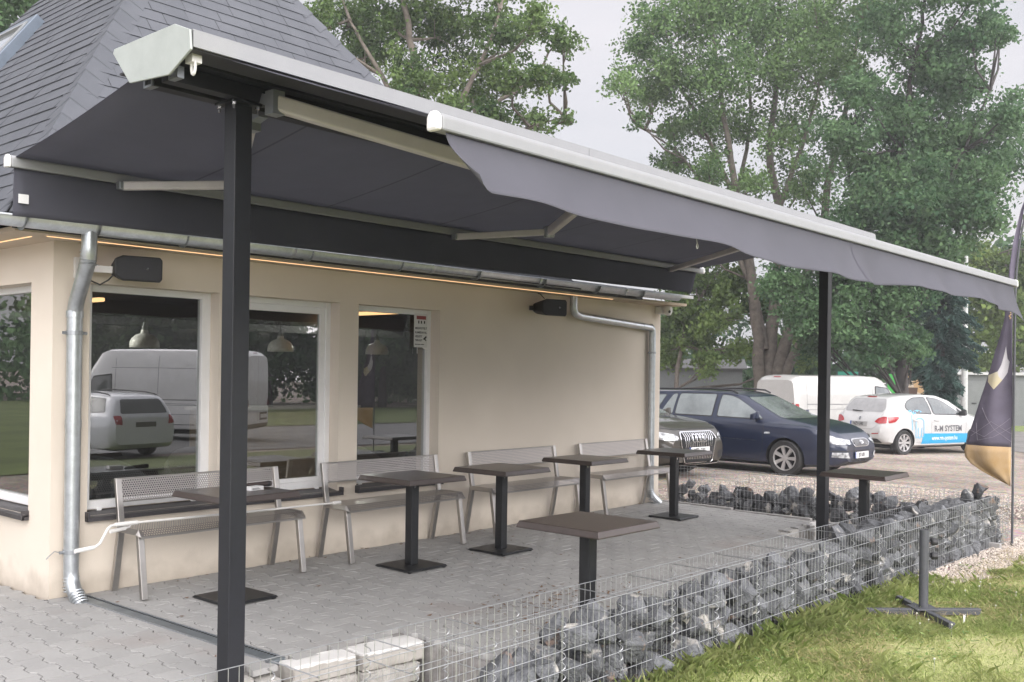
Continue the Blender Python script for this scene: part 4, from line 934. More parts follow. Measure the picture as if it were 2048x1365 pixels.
# ================================================================== benches
def perf_mat():
    m, nt, out = new_mat('perforated_steel'); L = nt.links.new
    b = N(nt, 'ShaderNodeBsdfPrincipled', Roughness=.38, Metallic=.85); b.inputs['Base Color'].default_value=(.36,.335,.32,1)
    tr = N(nt, 'ShaderNodeBsdfTransparent')
    tc = N(nt, 'ShaderNodeTexCoord'); sp = N(nt, 'ShaderNodeSeparateXYZ'); L(tc.outputs['UV'], sp.inputs[0])
    def lattice(ox, oy):
        r = []
        for k, (per, o) in enumerate(((.018, ox), (.018*1.732, oy))):
            d = N(nt, 'ShaderNodeMath', operation='MULTIPLY_ADD'); L(sp.outputs[k], d.inputs[0]); d.inputs[1].default_value=1/per; d.inputs[2].default_value=o
            f = N(nt, 'ShaderNodeMath', operation='FRACT'); L(d.outputs[0], f.inputs[0])
            s = N(nt, 'ShaderNodeMath', operation='SUBTRACT'); L(f.outputs[0], s.inputs[0]); s.inputs[1].default_value=.5
            q = N(nt, 'ShaderNodeMath', operation='MULTIPLY'); L(s.outputs[0], q.inputs[0]); q.inputs[1].default_value=per
            p = N(nt, 'ShaderNodeMath', operation='MULTIPLY'); L(q.outputs[0], p.inputs[0]); L(q.outputs[0], p.inputs[1]); r.append(p)
        a = N(nt, 'ShaderNodeMath', operation='ADD'); L(r[0].outputs[0], a.inputs[0]); L(r[1].outputs[0], a.inputs[1]); return a
    mn = N(nt, 'ShaderNodeMath', operation='MINIMUM'); L(lattice(0,0).outputs[0], mn.inputs[0]); L(lattice(.5,.5).outputs[0], mn.inputs[1])
    lt = N(nt, 'ShaderNodeMath', operation='LESS_THAN'); L(mn.outputs[0], lt.inputs[0]); lt.inputs[1].default_value=.0058**2
    mx = N(nt, 'ShaderNodeMixShader'); L(lt.outputs[0], mx.inputs[0]); L(b.outputs[0], mx.inputs[1]); L(tr.outputs[0], mx.inputs[2]); L(mx.outputs[0], out.inputs[0])
    return m
M['perf'] = perf_mat()
BW = 1.36
def uv_sheet(name, rows, mt, parent):
    """rows: list of (y,z) across, spanning x; UV in metres"""
    m = MB(); m.grid([[(-BW/2,y,z),(BW/2,y,z)] for y, z in rows])
    o = m.build(name, mt, parent, off=(0,0,0), smooth=20)
    uv = o.data.uv_layers.new(name='UVMap'); acc = [0.0]
    for (y0,z0),(y1,z1) in zip(rows[:-1], rows[1:]): acc.append(acc[-1]+math.hypot(y1-y0,z1-z0))
    key = {}
    for (y,z),a in zip(rows, acc): key[(round(y,4),round(z,4))] = a
    for l in o.data.loops:
        v = o.data.vertices[l.vertex_index].co
        uv.data[l.index].uv = (v.x+BW/2, key[(round(v.y,4),round(v.z,4))])
    return o
def make_bench():
    t = thing('metal_bench', (0,0,0), '', 'bench', 'perforated metal benches along the wall')
    for s_ in (-1, 1):
        x = s_*(BW/2-.022)
        m = MB(); m.bar((x,-.445,0),(x,-.375,.445),.045,.036,up=(0,1,0)); m.build('leg', M['steel'], t, off=(0,0,0), bevel=.004)
        m = MB(); m.bar((x,-.03,0),(x,-.118,.455),.045,.036,up=(0,1,0)); m.bar((x,-.118,.455),(x,-.058,.79),.045,.03,up=(0,1,0)); m.build('leg', M['steel'], t, off=(0,0,0), bevel=.004)
        m = MB(); m.bar((x,-.36,.440),(x,-.12,.440),.04,.03); m.build('side_rail', M['steel'], t, off=(0,0,0))
    rows = [(-.436,.420),(-.398,.468),(-.30,.472),(-.2,.470),(-.115,.468)]
    uv_sheet('seat', rows, M['perf'], t)
    m = MB()
    m.bar((-BW/2,-.437,.418),(BW/2,-.437,.418),.008,.014); 
    for s_ in (-1,1):
        m.add([(s_*BW/2,-.436,.420),(s_*BW/2,-.398,.468),(s_*BW/2,-.115,.468),(s_*(BW/2+.022),-.13,.435),(s_*(BW/2+.022),-.40,.435)], [(0,1,2,3,4) if s_ < 0 else (4,3,2,1,0)])
    m.build('seat_edge', M['steel'], t, off=(0,0,0))
    uv_sheet('backrest', [(-.088,.632),(-.074,.70),(-.060,.782)], M['perf'], t)
    m = MB(); m.bar((-BW/2,-.059,.786),(BW/2,-.059,.786),.012,.010); m.bar((-BW/2,-.089,.628),(BW/2,-.089,.628),.012,.010); m.build('back_rail', M['steel'], t, off=(0,0,0))
    return t
b0 = make_bench(); bk = kids(b0)
for i, (x, rz, lab) in enumerate(((4.09,.0,'perforated metal bench under the nearest windows, behind the near post'), (5.885,.005,'perforated metal bench under the narrow window with the notice'),
        (7.66,-.004,'perforated metal bench against the bare wall beside the narrow window'), (9.44,.0,'perforated metal bench at the far wall end by the far downpipe'))):
    if i == 0: b0.location = (x,-.012,0); b0['label'] = lab
    else: copy_thing(b0, (x,-.012,0), rz, lab, children=bk)
# white awning cranks lying across the benches
t = thing('awning_crank', (3.3,-.40,.50), 'long white awning crank rod lying across the two nearest benches', 'crank', 'awning cranks on the benches')
m = MB(); m.tube([(3.22,-.49,.536),(3.6,-.47,.527),(4.4,-.42,.508),(5.16,-.345,.490)], .008, 10); m.build('rod', M['white_plastic'], t, smooth=40)
m = MB(); m.tube([(2.915,-.56,.408),(3.04,-.555,.418),(3.075,-.545,.435),(3.13,-.53,.515),(3.16,-.515,.534),(3.23,-.49,.536)], .009, 10); m.build('handle', M['white_plastic'], t, smooth=60)
for a_, b_ in (((2.905,-.56,.407),(3.03,-.555,.416)),((3.20,-.50,.536),(3.36,-.485,.534)),((5.12,-.35,.491),(5.20,-.34,.489))):
    m = MB(); m.tube([a_, b_], .014, 12); m.build('grip', M['white_plastic'], t, smooth=40)
t = thing('awning_crank', (3.25,-.44,.49), 'short white crank grip bent back beside the longer crank on the near bench', 'crank', 'awning cranks on the benches')
m = MB(); m.tube([(3.19,-.452,.487),(3.30,-.44,.496)], .013, 12); m.build('grip', M['white_plastic'], t, smooth=40)
m = MB(); m.tube([(3.29,-.441,.496),(3.33,-.436,.500),(3.345,-.43,.515),(3.34,-.425,.528),(4.0,-.40,.512)], .007, 8); m.build('handle', M['white_plastic'], t, smooth=60)
# ================================================================== gabion baskets, rocks, lawn, flag
def wire_panel(m, x0, x1, y, z0, z1, r=.0017, dx=.049, dz=.1, along='x'):
    def P(a, z): return (a, y, z) if along == 'x' else (y, a, z)
    n = int(round((x1-x0)/dx))
    for k in range(n+1):
        a = x0+(x1-x0)*k/n; m.tube([P(a,z0),P(a,z1)], r, 4, cap=False)
    z = z0
    while z < z1+.001:
        m.tube([P(x0,z),P(x1,z)], r*1.25, 4, cap=False); z += dz
def helix(m, x, y, z0, z1, r=.014, pitch=.052, wr=.0026):
    n = int((z1-z0)/pitch*9); m.tube([(x+r*cos(2*pi*k/9), y+r*sin(2*pi*k/9), z0+pitch*k/9) for k in range(n+1)], wr, 4, cap=False)
GL, GD, GH = .98, .32, .5
def make_basket(L):
    t = thing('gabion_basket', (0,0,0), '', 'wire basket', 'wire gabion baskets round the terrace')
    m = MB(); wire_panel(m, .004, L-.004, .0, 0, GH); m.build('front_mesh', M['wire'], t, off=(0,0,0))
    m = MB(); wire_panel(m, .004, L-.004, GD, 0, GH); m.build('back_mesh', M['wire'], t, off=(0,0,0))
    for x in (.01, L/2):
        m = MB(); z = .0
        while z < GH: m.tube([(x,.003,z),(x,GD-.003,z)], .0027, 4, cap=False); z += .098
        for y in (.06,.12,.18,.24,.30): m.tube([(x,y,0),(x,y,.30)], .002, 4, cap=False)
        m.build('divider', M['wire'], t, off=(0,0,0))
        for y in (.004, GD-.004):
            m = MB(); helix(m, x, y, .02, GH-.03); m.build('spiral', M['wire'], t, off=(0,0,0))
    return t
gb = make_basket(GL); gk = kids(gb)
def gy(x): return -3.695 - .022*(x-3.5)
ordn = ['nearest empty looking wire basket beside the near post','wire basket by the white topped blocks with hardly any rocks','wire basket in front of the nearest big table holding one layer of rocks','wire basket just right of the big table half filled with grey and white rocks',
 'wire basket half full of dark rocks in the middle of the front row','wire basket in front of the far post pit filled above half','wire basket behind the grey parasol stand filled nearly to the rim','well filled wire basket right of the grey parasol stand','brim full wire basket at the white gravel before the flag corner']
for k in range(9):
    x = 1.90 + GL*k; loc = (x, gy(x), -.10)
    if k == 0: gb.location = loc; gb.rotation_euler = (0,0,-.022); gb['label'] = ordn[0]
    else: copy_thing(gb, loc, -.022, ordn[k], children=gk)
fl = ['brim full wire basket standing on the flag corner at right angles to the front row','wire basket of the far row behind the far right table','wire basket of the far row in front of the blue estate car','wire basket of the far row next to the restaurant wall']
for k in range(4): copy_thing(gb, (11.05, -3.885+.972*k, -.10), pi/2, fl[k], children=gk)

def rock_mat():
    m, nt, out = new_mat('grey_quarry_rock'); L = nt.links.new
    b = N(nt, 'ShaderNodeBsdfPrincipled', Roughness=.75); L(b.outputs[0], out.inputs[0]); b.inputs['Specular IOR Level'].default_value=.35
    tc = N(nt, 'ShaderNodeTexCoord'); oi = N(nt, 'ShaderNodeObjectInfo')
    of = N(nt, 'ShaderNodeVectorMath', operation='SCALE'); L(oi.outputs['Random'], of.inputs['Scale']); of.inputs[0].default_value=(37,19,53)
    ad = N(nt, 'ShaderNodeVectorMath', operation='ADD'); L(tc.outputs['Object'], ad.inputs[0]); L(of.outputs[0], ad.inputs[1])
    n1 = N(nt, 'ShaderNodeTexNoise', Scale=1.6, Detail=8.0, Roughness=.72); L(ad.outputs[0], n1.inputs['Vector'])
    n2 = N(nt, 'ShaderNodeTexNoise', Scale=.75, Detail=4.0, Roughness=.6); L(ad.outputs[0], n2.inputs['Vector'])
    n3 = N(nt, 'ShaderNodeTexNoise', Scale=7.0, Detail=6.0); L(ad.outputs[0], n3.inputs['Vector'])
    r = N(nt, 'ShaderNodeMapRange'); L(n1.outputs[0], r.inputs[0]); r.inputs[1].default_value=.3; r.inputs[2].default_value=.72
    mx = N(nt, 'ShaderNodeMix', data_type='RGBA'); L(r.outputs[0], mx.inputs[0]); mx.inputs[6].default_value=(.050,.053,.058,1); mx.inputs[7].default_value=(.155,.16,.168,1)
    # whole-stone value
    mr = N(nt, 'ShaderNodeMapRange'); L(oi.outputs['Random'], mr.inputs[0]); mr.inputs[3].default_value=.7; mr.inputs[4].default_value=1.65
    mm = N(nt, 'ShaderNodeMix', data_type='RGBA', blend_type='MULTIPLY'); mm.inputs[0].default_value=1; L(mx.outputs[2], mm.inputs[6]); cb = N(nt, 'ShaderNodeCombineColor'); [L(mr.outputs[0], cb.inputs[k]) for k in range(3)]; L(cb.outputs[0], mm.inputs[7])
    # pale and rusty broken faces
    r2 = N(nt, 'ShaderNodeMapRange'); L(n2.outputs[0], r2.inputs[0]); r2.inputs[1].default_value=.59; r2.inputs[2].default_value=.66
    m2 = N(nt, 'ShaderNodeMix', data_type='RGBA'); L(r2.outputs[0], m2.inputs[0]); L(mm.outputs[2], m2.inputs[6]); m2.inputs[7].default_value=(.42,.40,.37,1)
    r3 = N(nt, 'ShaderNodeMapRange'); L(n2.outputs[0], r3.inputs[0]); r3.inputs[1].default_value=.36; r3.inputs[2].default_value=.31; r3.inputs[4].default_value=.7
    m3 = N(nt, 'ShaderNodeMix', data_type='RGBA'); L(r3.outputs[0], m3.inputs[0]); L(m2.outputs[2], m3.inputs[6]); m3.inputs[7].default_value=(.25,.17,.125,1)
    L(m3.outputs[2], b.inputs['Base Color'])
    bp = N(nt, 'ShaderNodeBump', Strength=.8); bp.inputs['Distance'].default_value=.02; L(n3.outputs[0], bp.inputs['Height']); L(bp.outputs[0], b.inputs['Normal'])
    return m
RM = rock_mat()
def rock_mesh(seed):
    r = random.Random(seed); bm = bmesh.new()
    for k in range(15):
        d = Vector((r.gauss(0,1), r.gauss(0,1), r.gauss(0,1))).normalized() * r.uniform(.82,1.0)
        bm.verts.new((d.x*1.0, d.y*.82, d.z*.78))
    bmesh.ops.convex_hull(bm, input=list(bm.verts))
    bmesh.ops.delete(bm, geom=[v for v in bm.verts if not v.link_faces], context='VERTS')
    bmesh.ops.bevel(bm, geom=list(bm.edges), offset=.03, segments=1, affect='EDGES')
    bmesh.ops.triangulate(bm, faces=list(bm.faces))
    bmesh.ops.subdivide_edges(bm, edges=[e for e in bm.edges if e.calc_length() > .35], cuts=1)
    for v in bm.verts: v.co += Vector((r.uniform(-1,1), r.uniform(-1,1), r.uniform(-1,1)))*.03
    me = bpy.data.meshes.new('rock'); bm.to_mesh(me); bm.free(); me.materials.append(RM)
    me.shade_smooth(); me.set_sharp_from_angle(angle=radians(18)); return me
RMS = [rock_mesh(100+i) for i in range(14)]
def put_rock(x, y, z, s, label, group):
    o = bpy.data.objects.new('rock', random.choice(RMS)); COL.objects.link(o)
    o.location = (x, y, z); o.rotation_euler = (random.uniform(0,6.28), random.uniform(0,6.28), random.uniform(0,6.28))
    o.scale = [s*random.uniform(.85,1.25) for _ in range(3)]
    return tag(o, label, 'rock', group)
LAB1, LGR1 = 'broken grey rock heaped in the front row of wire baskets', 'rocks in the front wire baskets'
LAB2, LGR2 = 'dark grey rock lying in the far row of wire baskets by the cars', 'rocks in the far wire baskets'
def fill_top(x):
    return float(np.interp(x, [3.0,3.3,3.6,3.87,4.25,4.9,5.4,6.2,6.6,7.2,7.8,8.4,11.0], [-.03,.02,.10,.17,.24,.21,.25,.25,.31,.30,.36,.42,.43]))
nr = 0; x = 3.14
while x < 11.0:
    top = fill_top(x); z = -.045; lay = 0
    while z < top - .02 or lay == 0:
        s = random.choice((.07,.085,.10,.11,.12,.135))*random.uniform(.92,1.08)
        for row in (0, 1):
            if row == 1 and z < top - .16 and random.random() < .5: continue
            yy = gy(x) + (.070 if row == 0 else .235) + random.uniform(-.012,.012)
            if x > 10.72: yy = gy(x) + (.09 if row == 0 else .25)
            if nr < 292: put_rock(x + random.uniform(-.03,.03) + (.06 if lay % 2 else 0), yy, z + random.uniform(-.012,.015), s*(1 if row == 0 else 1.12), LAB1, LGR1); nr += 1
        z += .118; lay += 1
    x += .162
for x, y, z, s, lab in ((10.55,-3.72,.43,.10,'dark flat rock lying across the rim of the flag corner basket'), (10.83,-3.66,.445,.10,'dark pointed rock on top of the flag corner basket'), (10.30,-3.70,.40,.09,'dark rock with a pale streak on the rim left of the flag')):
    put_rock(x, y, z, s, lab, LGR1)
y = -3.42; k = 0
while y < -.02:
    for zz, pr in ((-.03,1.0), (.06,.95), (.14,.85 if y < -2.3 else .55), (.22,.45 if y < -2.3 else .12)):
        if random.random() < pr: put_rock(10.89+random.uniform(-.06,.06), y+random.uniform(-.05,.05), zz+random.uniform(-.015,.02), random.uniform(.085,.125), LAB2, LGR2)
    put_rock(10.80, y+.09, -.02+random.uniform(0,.03), random.uniform(.06,.095), LAB2, LGR2)
    y += .118

# lawn sheet and real blades near the camera
def fast_polys(name, P, mt, tint=None, smooth=False):
    n, k, _ = P.shape
    me = bpy.data.meshes.new(name)
    me.vertices.add(n*k); me.vertices.foreach_set('co', P.reshape(-1).astype(np.float32))
    me.loops.add(n*k); me.loops.foreach_set('vertex_index', np.arange(n*k, dtype=np.int32))
    me.polygons.add(n); me.polygons.foreach_set('loop_start', np.arange(0, n*k, k, dtype=np.int32))
    me.update(calc_edges=True); me.validate()
    me.materials.append(mt)
    if tint is not None:
        a = me.attributes.new('tint', 'FLOAT', 'FACE'); a.data.foreach_set('value', tint.astype(np.float32))
    o = bpy.data.objects.new(name, me); COL.objects.link(o); return o
M['turf'] = mat('turf', (.36,.40,.15), .95, col2=(.40,.36,.19), vscale=1.3, detail=8, bump=.5, bscale=20, fine=.35, fscale=40)
lw = MB()
edge = [(-2,-3.78),(8.3,-3.86),(8.8,-4.02),(11.6,-4.08),(13.2,-3.9),(14.2,-4.6),(16,-7.2),(30,-11.5),(30,-13.8),(12,-13.8)]
lw.add([(x,y,-.112) for x,y in edge[:3]+[(12,-4.05),(12,-7),(-8,-7),(-8,-3.78)]], [(6,5,4,3,2,1,0)])
lw.add([(x,y,ground_z(x)+.008) for x,y in [(12,-4.05),(13.2,-3.9),(14.2,-4.6),(16,-7),(12,-7)]], [(4,3,2,1,0)])
fl_ = MB(); fl_.add([(x,y,ground_z(x,y)+.008) for x,y in [(-8,-7),(12,-7),(16,-7),(-8,-14),(12,-14),(30,-14)]], [(0,3,4,1),(1,4,5,2)]); tag(fl_.build('back_lawn', mat('darkened_lawn', (.12,.145,.055), .95, var=.25, vscale=1.2)), kind='structure')  # same lawn in a darker colour, to keep its window reflection dim
tag(lw.build('lawn', M['turf']), kind='structure')
def noise2(x, y, f, s=0):
    return np.sin(x*f+s)*np.sin(y*f*1.3+s*2.1) + .5*np.sin(x*f*2.3+1.7+s)*np.sin(y*f*2.1+.3+s)
n = 460000
gx = rng.uniform(3.2, 14.3, n); gyy = rng.uniform(-6.6, -3.74, n)
lim = -3.80 - .022*(gx-3.5)
keep = (gyy > -6.95 + .15*gx) & (gyy < np.where(gx > 8.35, lim - .34*np.clip((gx-8.35)/.5,0,1) + .05*np.sin(gx*9), lim + .08))
gx, gyy = gx[keep], gyy[keep]; n = len(gx)
edge_d = np.clip((lim[keep] - gyy)/.45, 0, 1)
h = rng.uniform(.010,.032,n)*(1 + .65*np.clip(noise2(gx,gyy,2.2)+.5*noise2(gx,gyy,7.1,.9),-.9,1.6)) + (1-edge_d)**2*rng.uniform(0,.10,n)*(rng.random(n) < .25)*(gx < 8.6)
tall = rng.random(n) < .012*(1+2*(1-edge_d)); h[tall] += rng.uniform(.02,.07,tall.sum())
ang = rng.uniform(0,2*pi,n); lean = rng.uniform(.1,1.3,n)*h; wd = rng.uniform(.0007,.0015,n) + h*.004
dx, dy = np.cos(ang), np.sin(ang); z0 = np.full(n,-.115)
base = np.stack([gx,gyy,z0],1); side = np.stack([-dy,dx,np.zeros(n)],1)*wd[:,None]
mid = base + np.stack([dx*lean*.3, dy*lean*.3, h*.6],1); tip = base + np.stack([dx*lean, dy*lean, h*.95],1)
P = np.stack([base-side, base+side, mid+side*.8, tip, mid-side*.8],1)
tint = np.clip(0.5 + .17*noise2(gx,gyy,1.6,1.0) + .14*noise2(gx,gyy,5.0,.4) + rng.normal(0,.24,n), 0, 1)
tag(fast_polys('grass', P, M['grass'], tint), 'short patchy green lawn grass growing along the gabion baskets', 'grass', kind='stuff')
# straw: dry cut blades lying on the turf
n = 26000; gx = rng.uniform(3.6,13,n); gyy = rng.uniform(-6.4,-4.0,n); keep = (gyy > -6.9+.15*gx) & (noise2(gx,gyy,1.9,2.2) > -.1); gx, gyy = gx[keep], gyy[keep]; n = len(gx)
ang = rng.uniform(0,2*pi,n); ln = rng.uniform(.03,.09,n); zz = -.10 + rng.uniform(0,.03,n)
a = np.stack([gx,gyy,zz],1); d = np.stack([np.cos(ang)*ln, np.sin(ang)*ln, rng.uniform(-.01,.02,n)],1); s_ = np.stack([-np.sin(ang),np.cos(ang),np.zeros(n)],1)*.0016
P = np.stack([a-s_, a+s_, a+d+s_*.6, a+d-s_*.6],1)
tag(fast_polys('straw', P, mat('dry_straw', (.36,.28,.14), .9)), 'pale dry straw of cut grass lying in the lawn', 'straw', kind='stuff')
# broad weed leaves lying low between the blades
n = 5200; gx = rng.uniform(3.6,13,n); gyy = rng.uniform(-6.4,-3.95,n); keep = (gyy > -6.9+.15*gx) & (noise2(gx,gyy,3.1,.7) > .25); gx, gyy = gx[keep], gyy[keep]; n = len(gx)
ang = rng.uniform(0,2*pi,n); ln = rng.uniform(.008,.022,n); zz = -.098 + rng.uniform(0,.03,n)
a = np.stack([gx,gyy,zz],1); d = np.stack([np.cos(ang)*ln, np.sin(ang)*ln, rng.uniform(-.006,.010,n)],1); s_ = np.stack([-np.sin(ang),np.cos(ang),rng.uniform(-.4,.4,n)],1)*ln[:,None]*.55
P = np.stack([a-d, a-d*.1-s_, a+d, a-d*.1+s_],1)
tag(fast_polys('weeds', P, foliage('weed_leaf', (.10,.17,.05), (.26,.36,.12), trans=.3), rng.random(n)), 'small broad weed leaves spread between the lawn blades', 'weeds', kind='stuff')
# clover heads
m = MB(); rr = random.Random(5)
for k in range(80):
    x = rr.gauss(8.3,1.3); y = rr.uniform(-6.0,-4.3)
    if y < -6.9+.17*x: continue
    z = -.06 + rr.uniform(-.01,.03); r_ = rr.uniform(.004,.0075)
    m.lathe([(0,-r_),(r_*.8,-r_*.5),(r_,0),(r_*.7,r_*.7),(0,r_)], 7, Matrix.Translation((x,y,z))); m.tube([(x,y,-.11),(x,y,z)], .0012, 3, cap=False)
tag(m.build('clover', mat('clover_white', (.62,.62,.52), .9)), 'tiny white clover heads dotted over the lawn', 'clover', kind='stuff')
# pale gravel along the foot of the last baskets
def chips(name, n, xr, yf, size, mt, label, cat, seed):
    r = np.random.default_rng(seed); gx = r.uniform(*xr, n); lo, hi = yf(gx); gyy = lo + (hi-lo)*r.random(n)
    c = np.stack([gx, gyy, np.array([ground_z(v) for v in gx]) + .014],1); s = r.uniform(.45,1,n)*size
    th = r.uniform(0,pi,n); V = []
    o8 = np.array([[1,0,0],[0,.8,0],[-1,0,0],[0,-.8,0],[0,0,.7],[0,0,-.5]])
    R = np.stack([np.stack([np.cos(th),-np.sin(th),np.zeros(n)],1), np.stack([np.sin(th),np.cos(th),np.zeros(n)],1), np.stack([r.normal(0,.2,n), r.normal(0,.2,n), np.ones(n)],1)],1)
    Q = c[:,None,:] + np.einsum('nij,kj->nki', R, o8)*s[:,None,None]
    tri = [(0,1,4),(1,2,4),(2,3,4),(3,0,4),(1,0,5),(2,1,5),(3,2,5),(0,3,5)]
    P = np.concatenate([Q[:,list(t),:] for t in tri],0)
    return tag(fast_polys(name, P, mt, np.tile(r.random(n),8)), label, cat, kind='stuff')
M['chip'] = mat('pale_gravel', (.50,.44,.385), .9, attr='tint', rand=.35)
chips('gravel', 5200, (8.2,11.7), lambda x: (np.full_like(x,-3.86)-.022*(x-3.5)-.34*np.clip((x-8.2)/.6,0,1)*(1+.25*np.sin(x*7)), np.full_like(x,-3.70)-.022*(x-3.5)), .017, M['chip'], 'pale gravel stones spread along the foot of the last wire baskets', 'gravel', 3)
chips('gravel_chips', 9000, (11.2,16.0), lambda x: (np.full_like(x,-3.7), np.full_like(x,1.2)), .016, M['chip'], 'loose pale stones scattered over the gravel parking ground', 'gravel', 4)

# grey parasol stand on the lawn
M['stand'] = mat('grey_blue_paint', (.075,.078,.088), .45, var=.12, vscale=12, fine=.08, fscale=80)
t = thing('parasol_stand', (7.21,-4.32,-.115), 'grey metal parasol stand with a cross foot standing on the lawn', 'parasol stand', rz=radians(-46))
m = MB(); m.lathe([(.0,.60),(.026,.60),(.026,.615),(.032,.615),(.032,.035),(.0,.035)], 24); m.build('tube', M['stand'], t, off=(0,0,0), smooth=35)
m = MB(); m.box((-.085,-.085,.060),(.085,.085,.068)); m.build('plate', M['stand'], t, off=(0,0,0), bevel=.003)
for a in range(4):
    R = Matrix.Rotation(a*pi/2, 4, 'Z'); m = MB(); m.box((.03,-.022,.014),(.41,.022,.059), M=R); m.build('foot_bar', M['stand'], t, off=(0,0,0), bevel=.003)
for z in (.53,.43):
    m = MB(); R = Matrix.Translation((0,0,z)) @ Matrix.Rotation(radians(46-52),4,'Z') @ Matrix.Rotation(pi/2,4,'Y'); m.lathe([(0,.03),(.006,.03),(.006,.05),(.024,.05),(.027,.06),(.024,.088),(.0,.09)], 12, R); m.build('knob', M['black_trim'], t, off=(0,0,0))
tag(t)
t = thing('paper_scrap', (7.06,-4.64,-.07), 'small crumpled pale scrap caught in the grass by the parasol stand', 'litter')
m = MB(); m.add([(-.02,0,.0),(.02,.004,.0),(.024,.0,.05),(.008,-.004,.035),(-.012,.002,.052),(-.022,.0,.03)], [(0,1,2,3,4,5)]); m.build('paper', M['plate'], t, off=(0,0,0), solid=.002)

# beach flag rising from the gabion corner
def flag(loc, rz, label, sc=1.0):
    t = thing('beach_flag', loc, label, 'flag', 'purple feather flags', rz=rz)
    m = MB(); m.tube([(0,0,-.6*sc),(0,0,2.3*sc),(0,-.01,2.6*sc),(0,-.035,2.85*sc),(0,-.09,3.2*sc),(0,-.22,3.6*sc),(0,-.45,3.9*sc)], [.012,.012,.011,.010,.009,.007,.004], 10); m.build('pole', M['stand'], t, off=(0,0,0), smooth=40)
    # outline: left width by height (metres, local +y is the free side)
    zs = [.12,.20,.28,.34,.42,.6,.9,1.2,1.5,1.7,1.9,2.05,2.2,2.5,2.8,3.1,3.4]
    def wl(z): return float(np.interp(z, [.37,.40,.50,.60,.685,.80,1.40,2.07,2.4,3.5], [.03,.10,.30,.45,.47,.44,.265,.09,.055,.02]))
    def pole_y(z): return float(np.interp(z/1.0, [0,2.3,2.6,2.85,3.2,3.6], [0,0,-.01,-.035,-.09,-.22]))
    def pt(z, u, off=0.0):
        y = pole_y(z) + .018 + (wl(z))*(1-u) - .0
        x = .035*sin(u*7+z*1.2)*(1-u)*min(1,(2.4-z) if z < 2.3 else .1) + .02*sin(z*4+u*3) + off
        return (x*sc, y*sc, z*sc)
    zz = np.linspace(.10,3.45,70); nu = 14
    def part(name, z0, z1, mt):
        zs_ = np.linspace(z0, z1, max(3, int((z1-z0)/.05)))
        P = [[pt(z, u) for u in np.linspace(0,1,nu)] for z in zs_]
        m = MB(); m.grid(P); return m.build(name, mt, t, off=(0,0,0), smooth=60, solid=.0016)
    # the gold hem follows a slanting line, so it is built as its own lower piece
    bn = part('banner', .765, 3.45, M['flag_purple'])
    g = part('gold_hem', .37, .765, M['flag_gold'])
    def shape(name, poly, mt):
        """poly in (u 0..1 from free edge to pole, z); laid 3 mm proud on both sides"""
        bm = bmesh.new(); vs = [bm.verts.new((u, z, 0)) for u, z in poly]; bm.faces.new(vs)
        bmesh.ops.triangulate(bm, faces=list(bm.faces))
        for _ in range(3): bmesh.ops.subdivide_edges(bm, edges=[e for e in bm.edges if e.calc_length() > .08], cuts=1); bmesh.ops.triangulate(bm, faces=list(bm.faces))
        V = [(v.co.x, v.co.y) for v in bm.verts]; bm.verts.index_update(); F = [tuple(v.index for v in f.verts) for f in bm.faces]; bm.free()
        m = MB()
        for off in (-.003, .003): m.add([pt(z, u, off) for u, z in V], F)
        return m.build(name, mt, bn, off=(0,0,0), smooth=60)
    def uz(dy, z): return (1-(dy-.018)/wl(z), z)
    shape('white_patch', [uz(.083,1.80),(uz(.068,1.67)),uz(.047,1.64),uz(.068,1.53),uz(.117,1.45),uz(.150,1.49),uz(.157,1.54),uz(.125,1.61)], M['flag_white'])
    shape('yellow_patch', [uz(.117,1.45),uz(.189,1.353),uz(.255,1.43),uz(.252,1.50),uz(.157,1.54),uz(.150,1.49)], M['flag_yellow'])
    m = MB()
    for ln in ([(.05,.86),(.5,1.02),(1,.90)],[(.0,.92),(.4,.86),(.95,1.06)],[(.15,1.16),(.6,.94),(1,.82)],[(.1,1.0),(.25,.82),(.6,.86),(.98,.97)]):
        for (u0,z0),(u1,z1) in zip(ln[:-1], ln[1:]):
            for k in range(6):
                a_, b_ = k/6, (k+1)/6
                p, q = pt(z0+(z1-z0)*a_, u0+(u1-u0)*a_, -.004), pt(z0+(z1-z0)*b_, u0+(u1-u0)*b_, -.004)
                m.bar(p, q, .003, .003)
    m.build('line_print', M['flag_line'], bn, off=(0,0,0))
    m = MB()
    for z_, h_ in ((2.08,.05),(2.14,.07),(2.20,.05),(2.25,.04)):
        pts = [pt(z_ + h_*k/8, .72 + .10*sin(k*1.1+z_*9), -.005) for k in range(9)]
        m.tube(pts, .006, 5)
    m.build('gold_script', M['flag_gold'], bn, off=(0,0,0))
    return t
M['flag_purple'] = mat('purple_flag_cloth', (.135,.12,.165), .8, var=.15, vscale=5, fine=.08, fscale=200)
M['flag_gold'] = mat('gold_flag_cloth', (.50,.32,.14), .8, col2=(.62,.48,.34), vscale=2.5)
M['flag_white'] = mat('white_flag_print', (.60,.58,.62), .8, var=.08)
M['flag_yellow'] = mat('cream_flag_print', (.62,.54,.34), .8, col2=(.62,.58,.50), vscale=6)
M['flag_line'] = mat('pale_line_print', (.34,.31,.36), .8)
flag((11.02,-3.93,.06+.05), 0.0, 'dark purple and gold feather flag standing in the gabion corner')
flag((14.3,-9.4,-.12), radians(100), 'purple feather flag mirrored in the narrow window', 1.15)
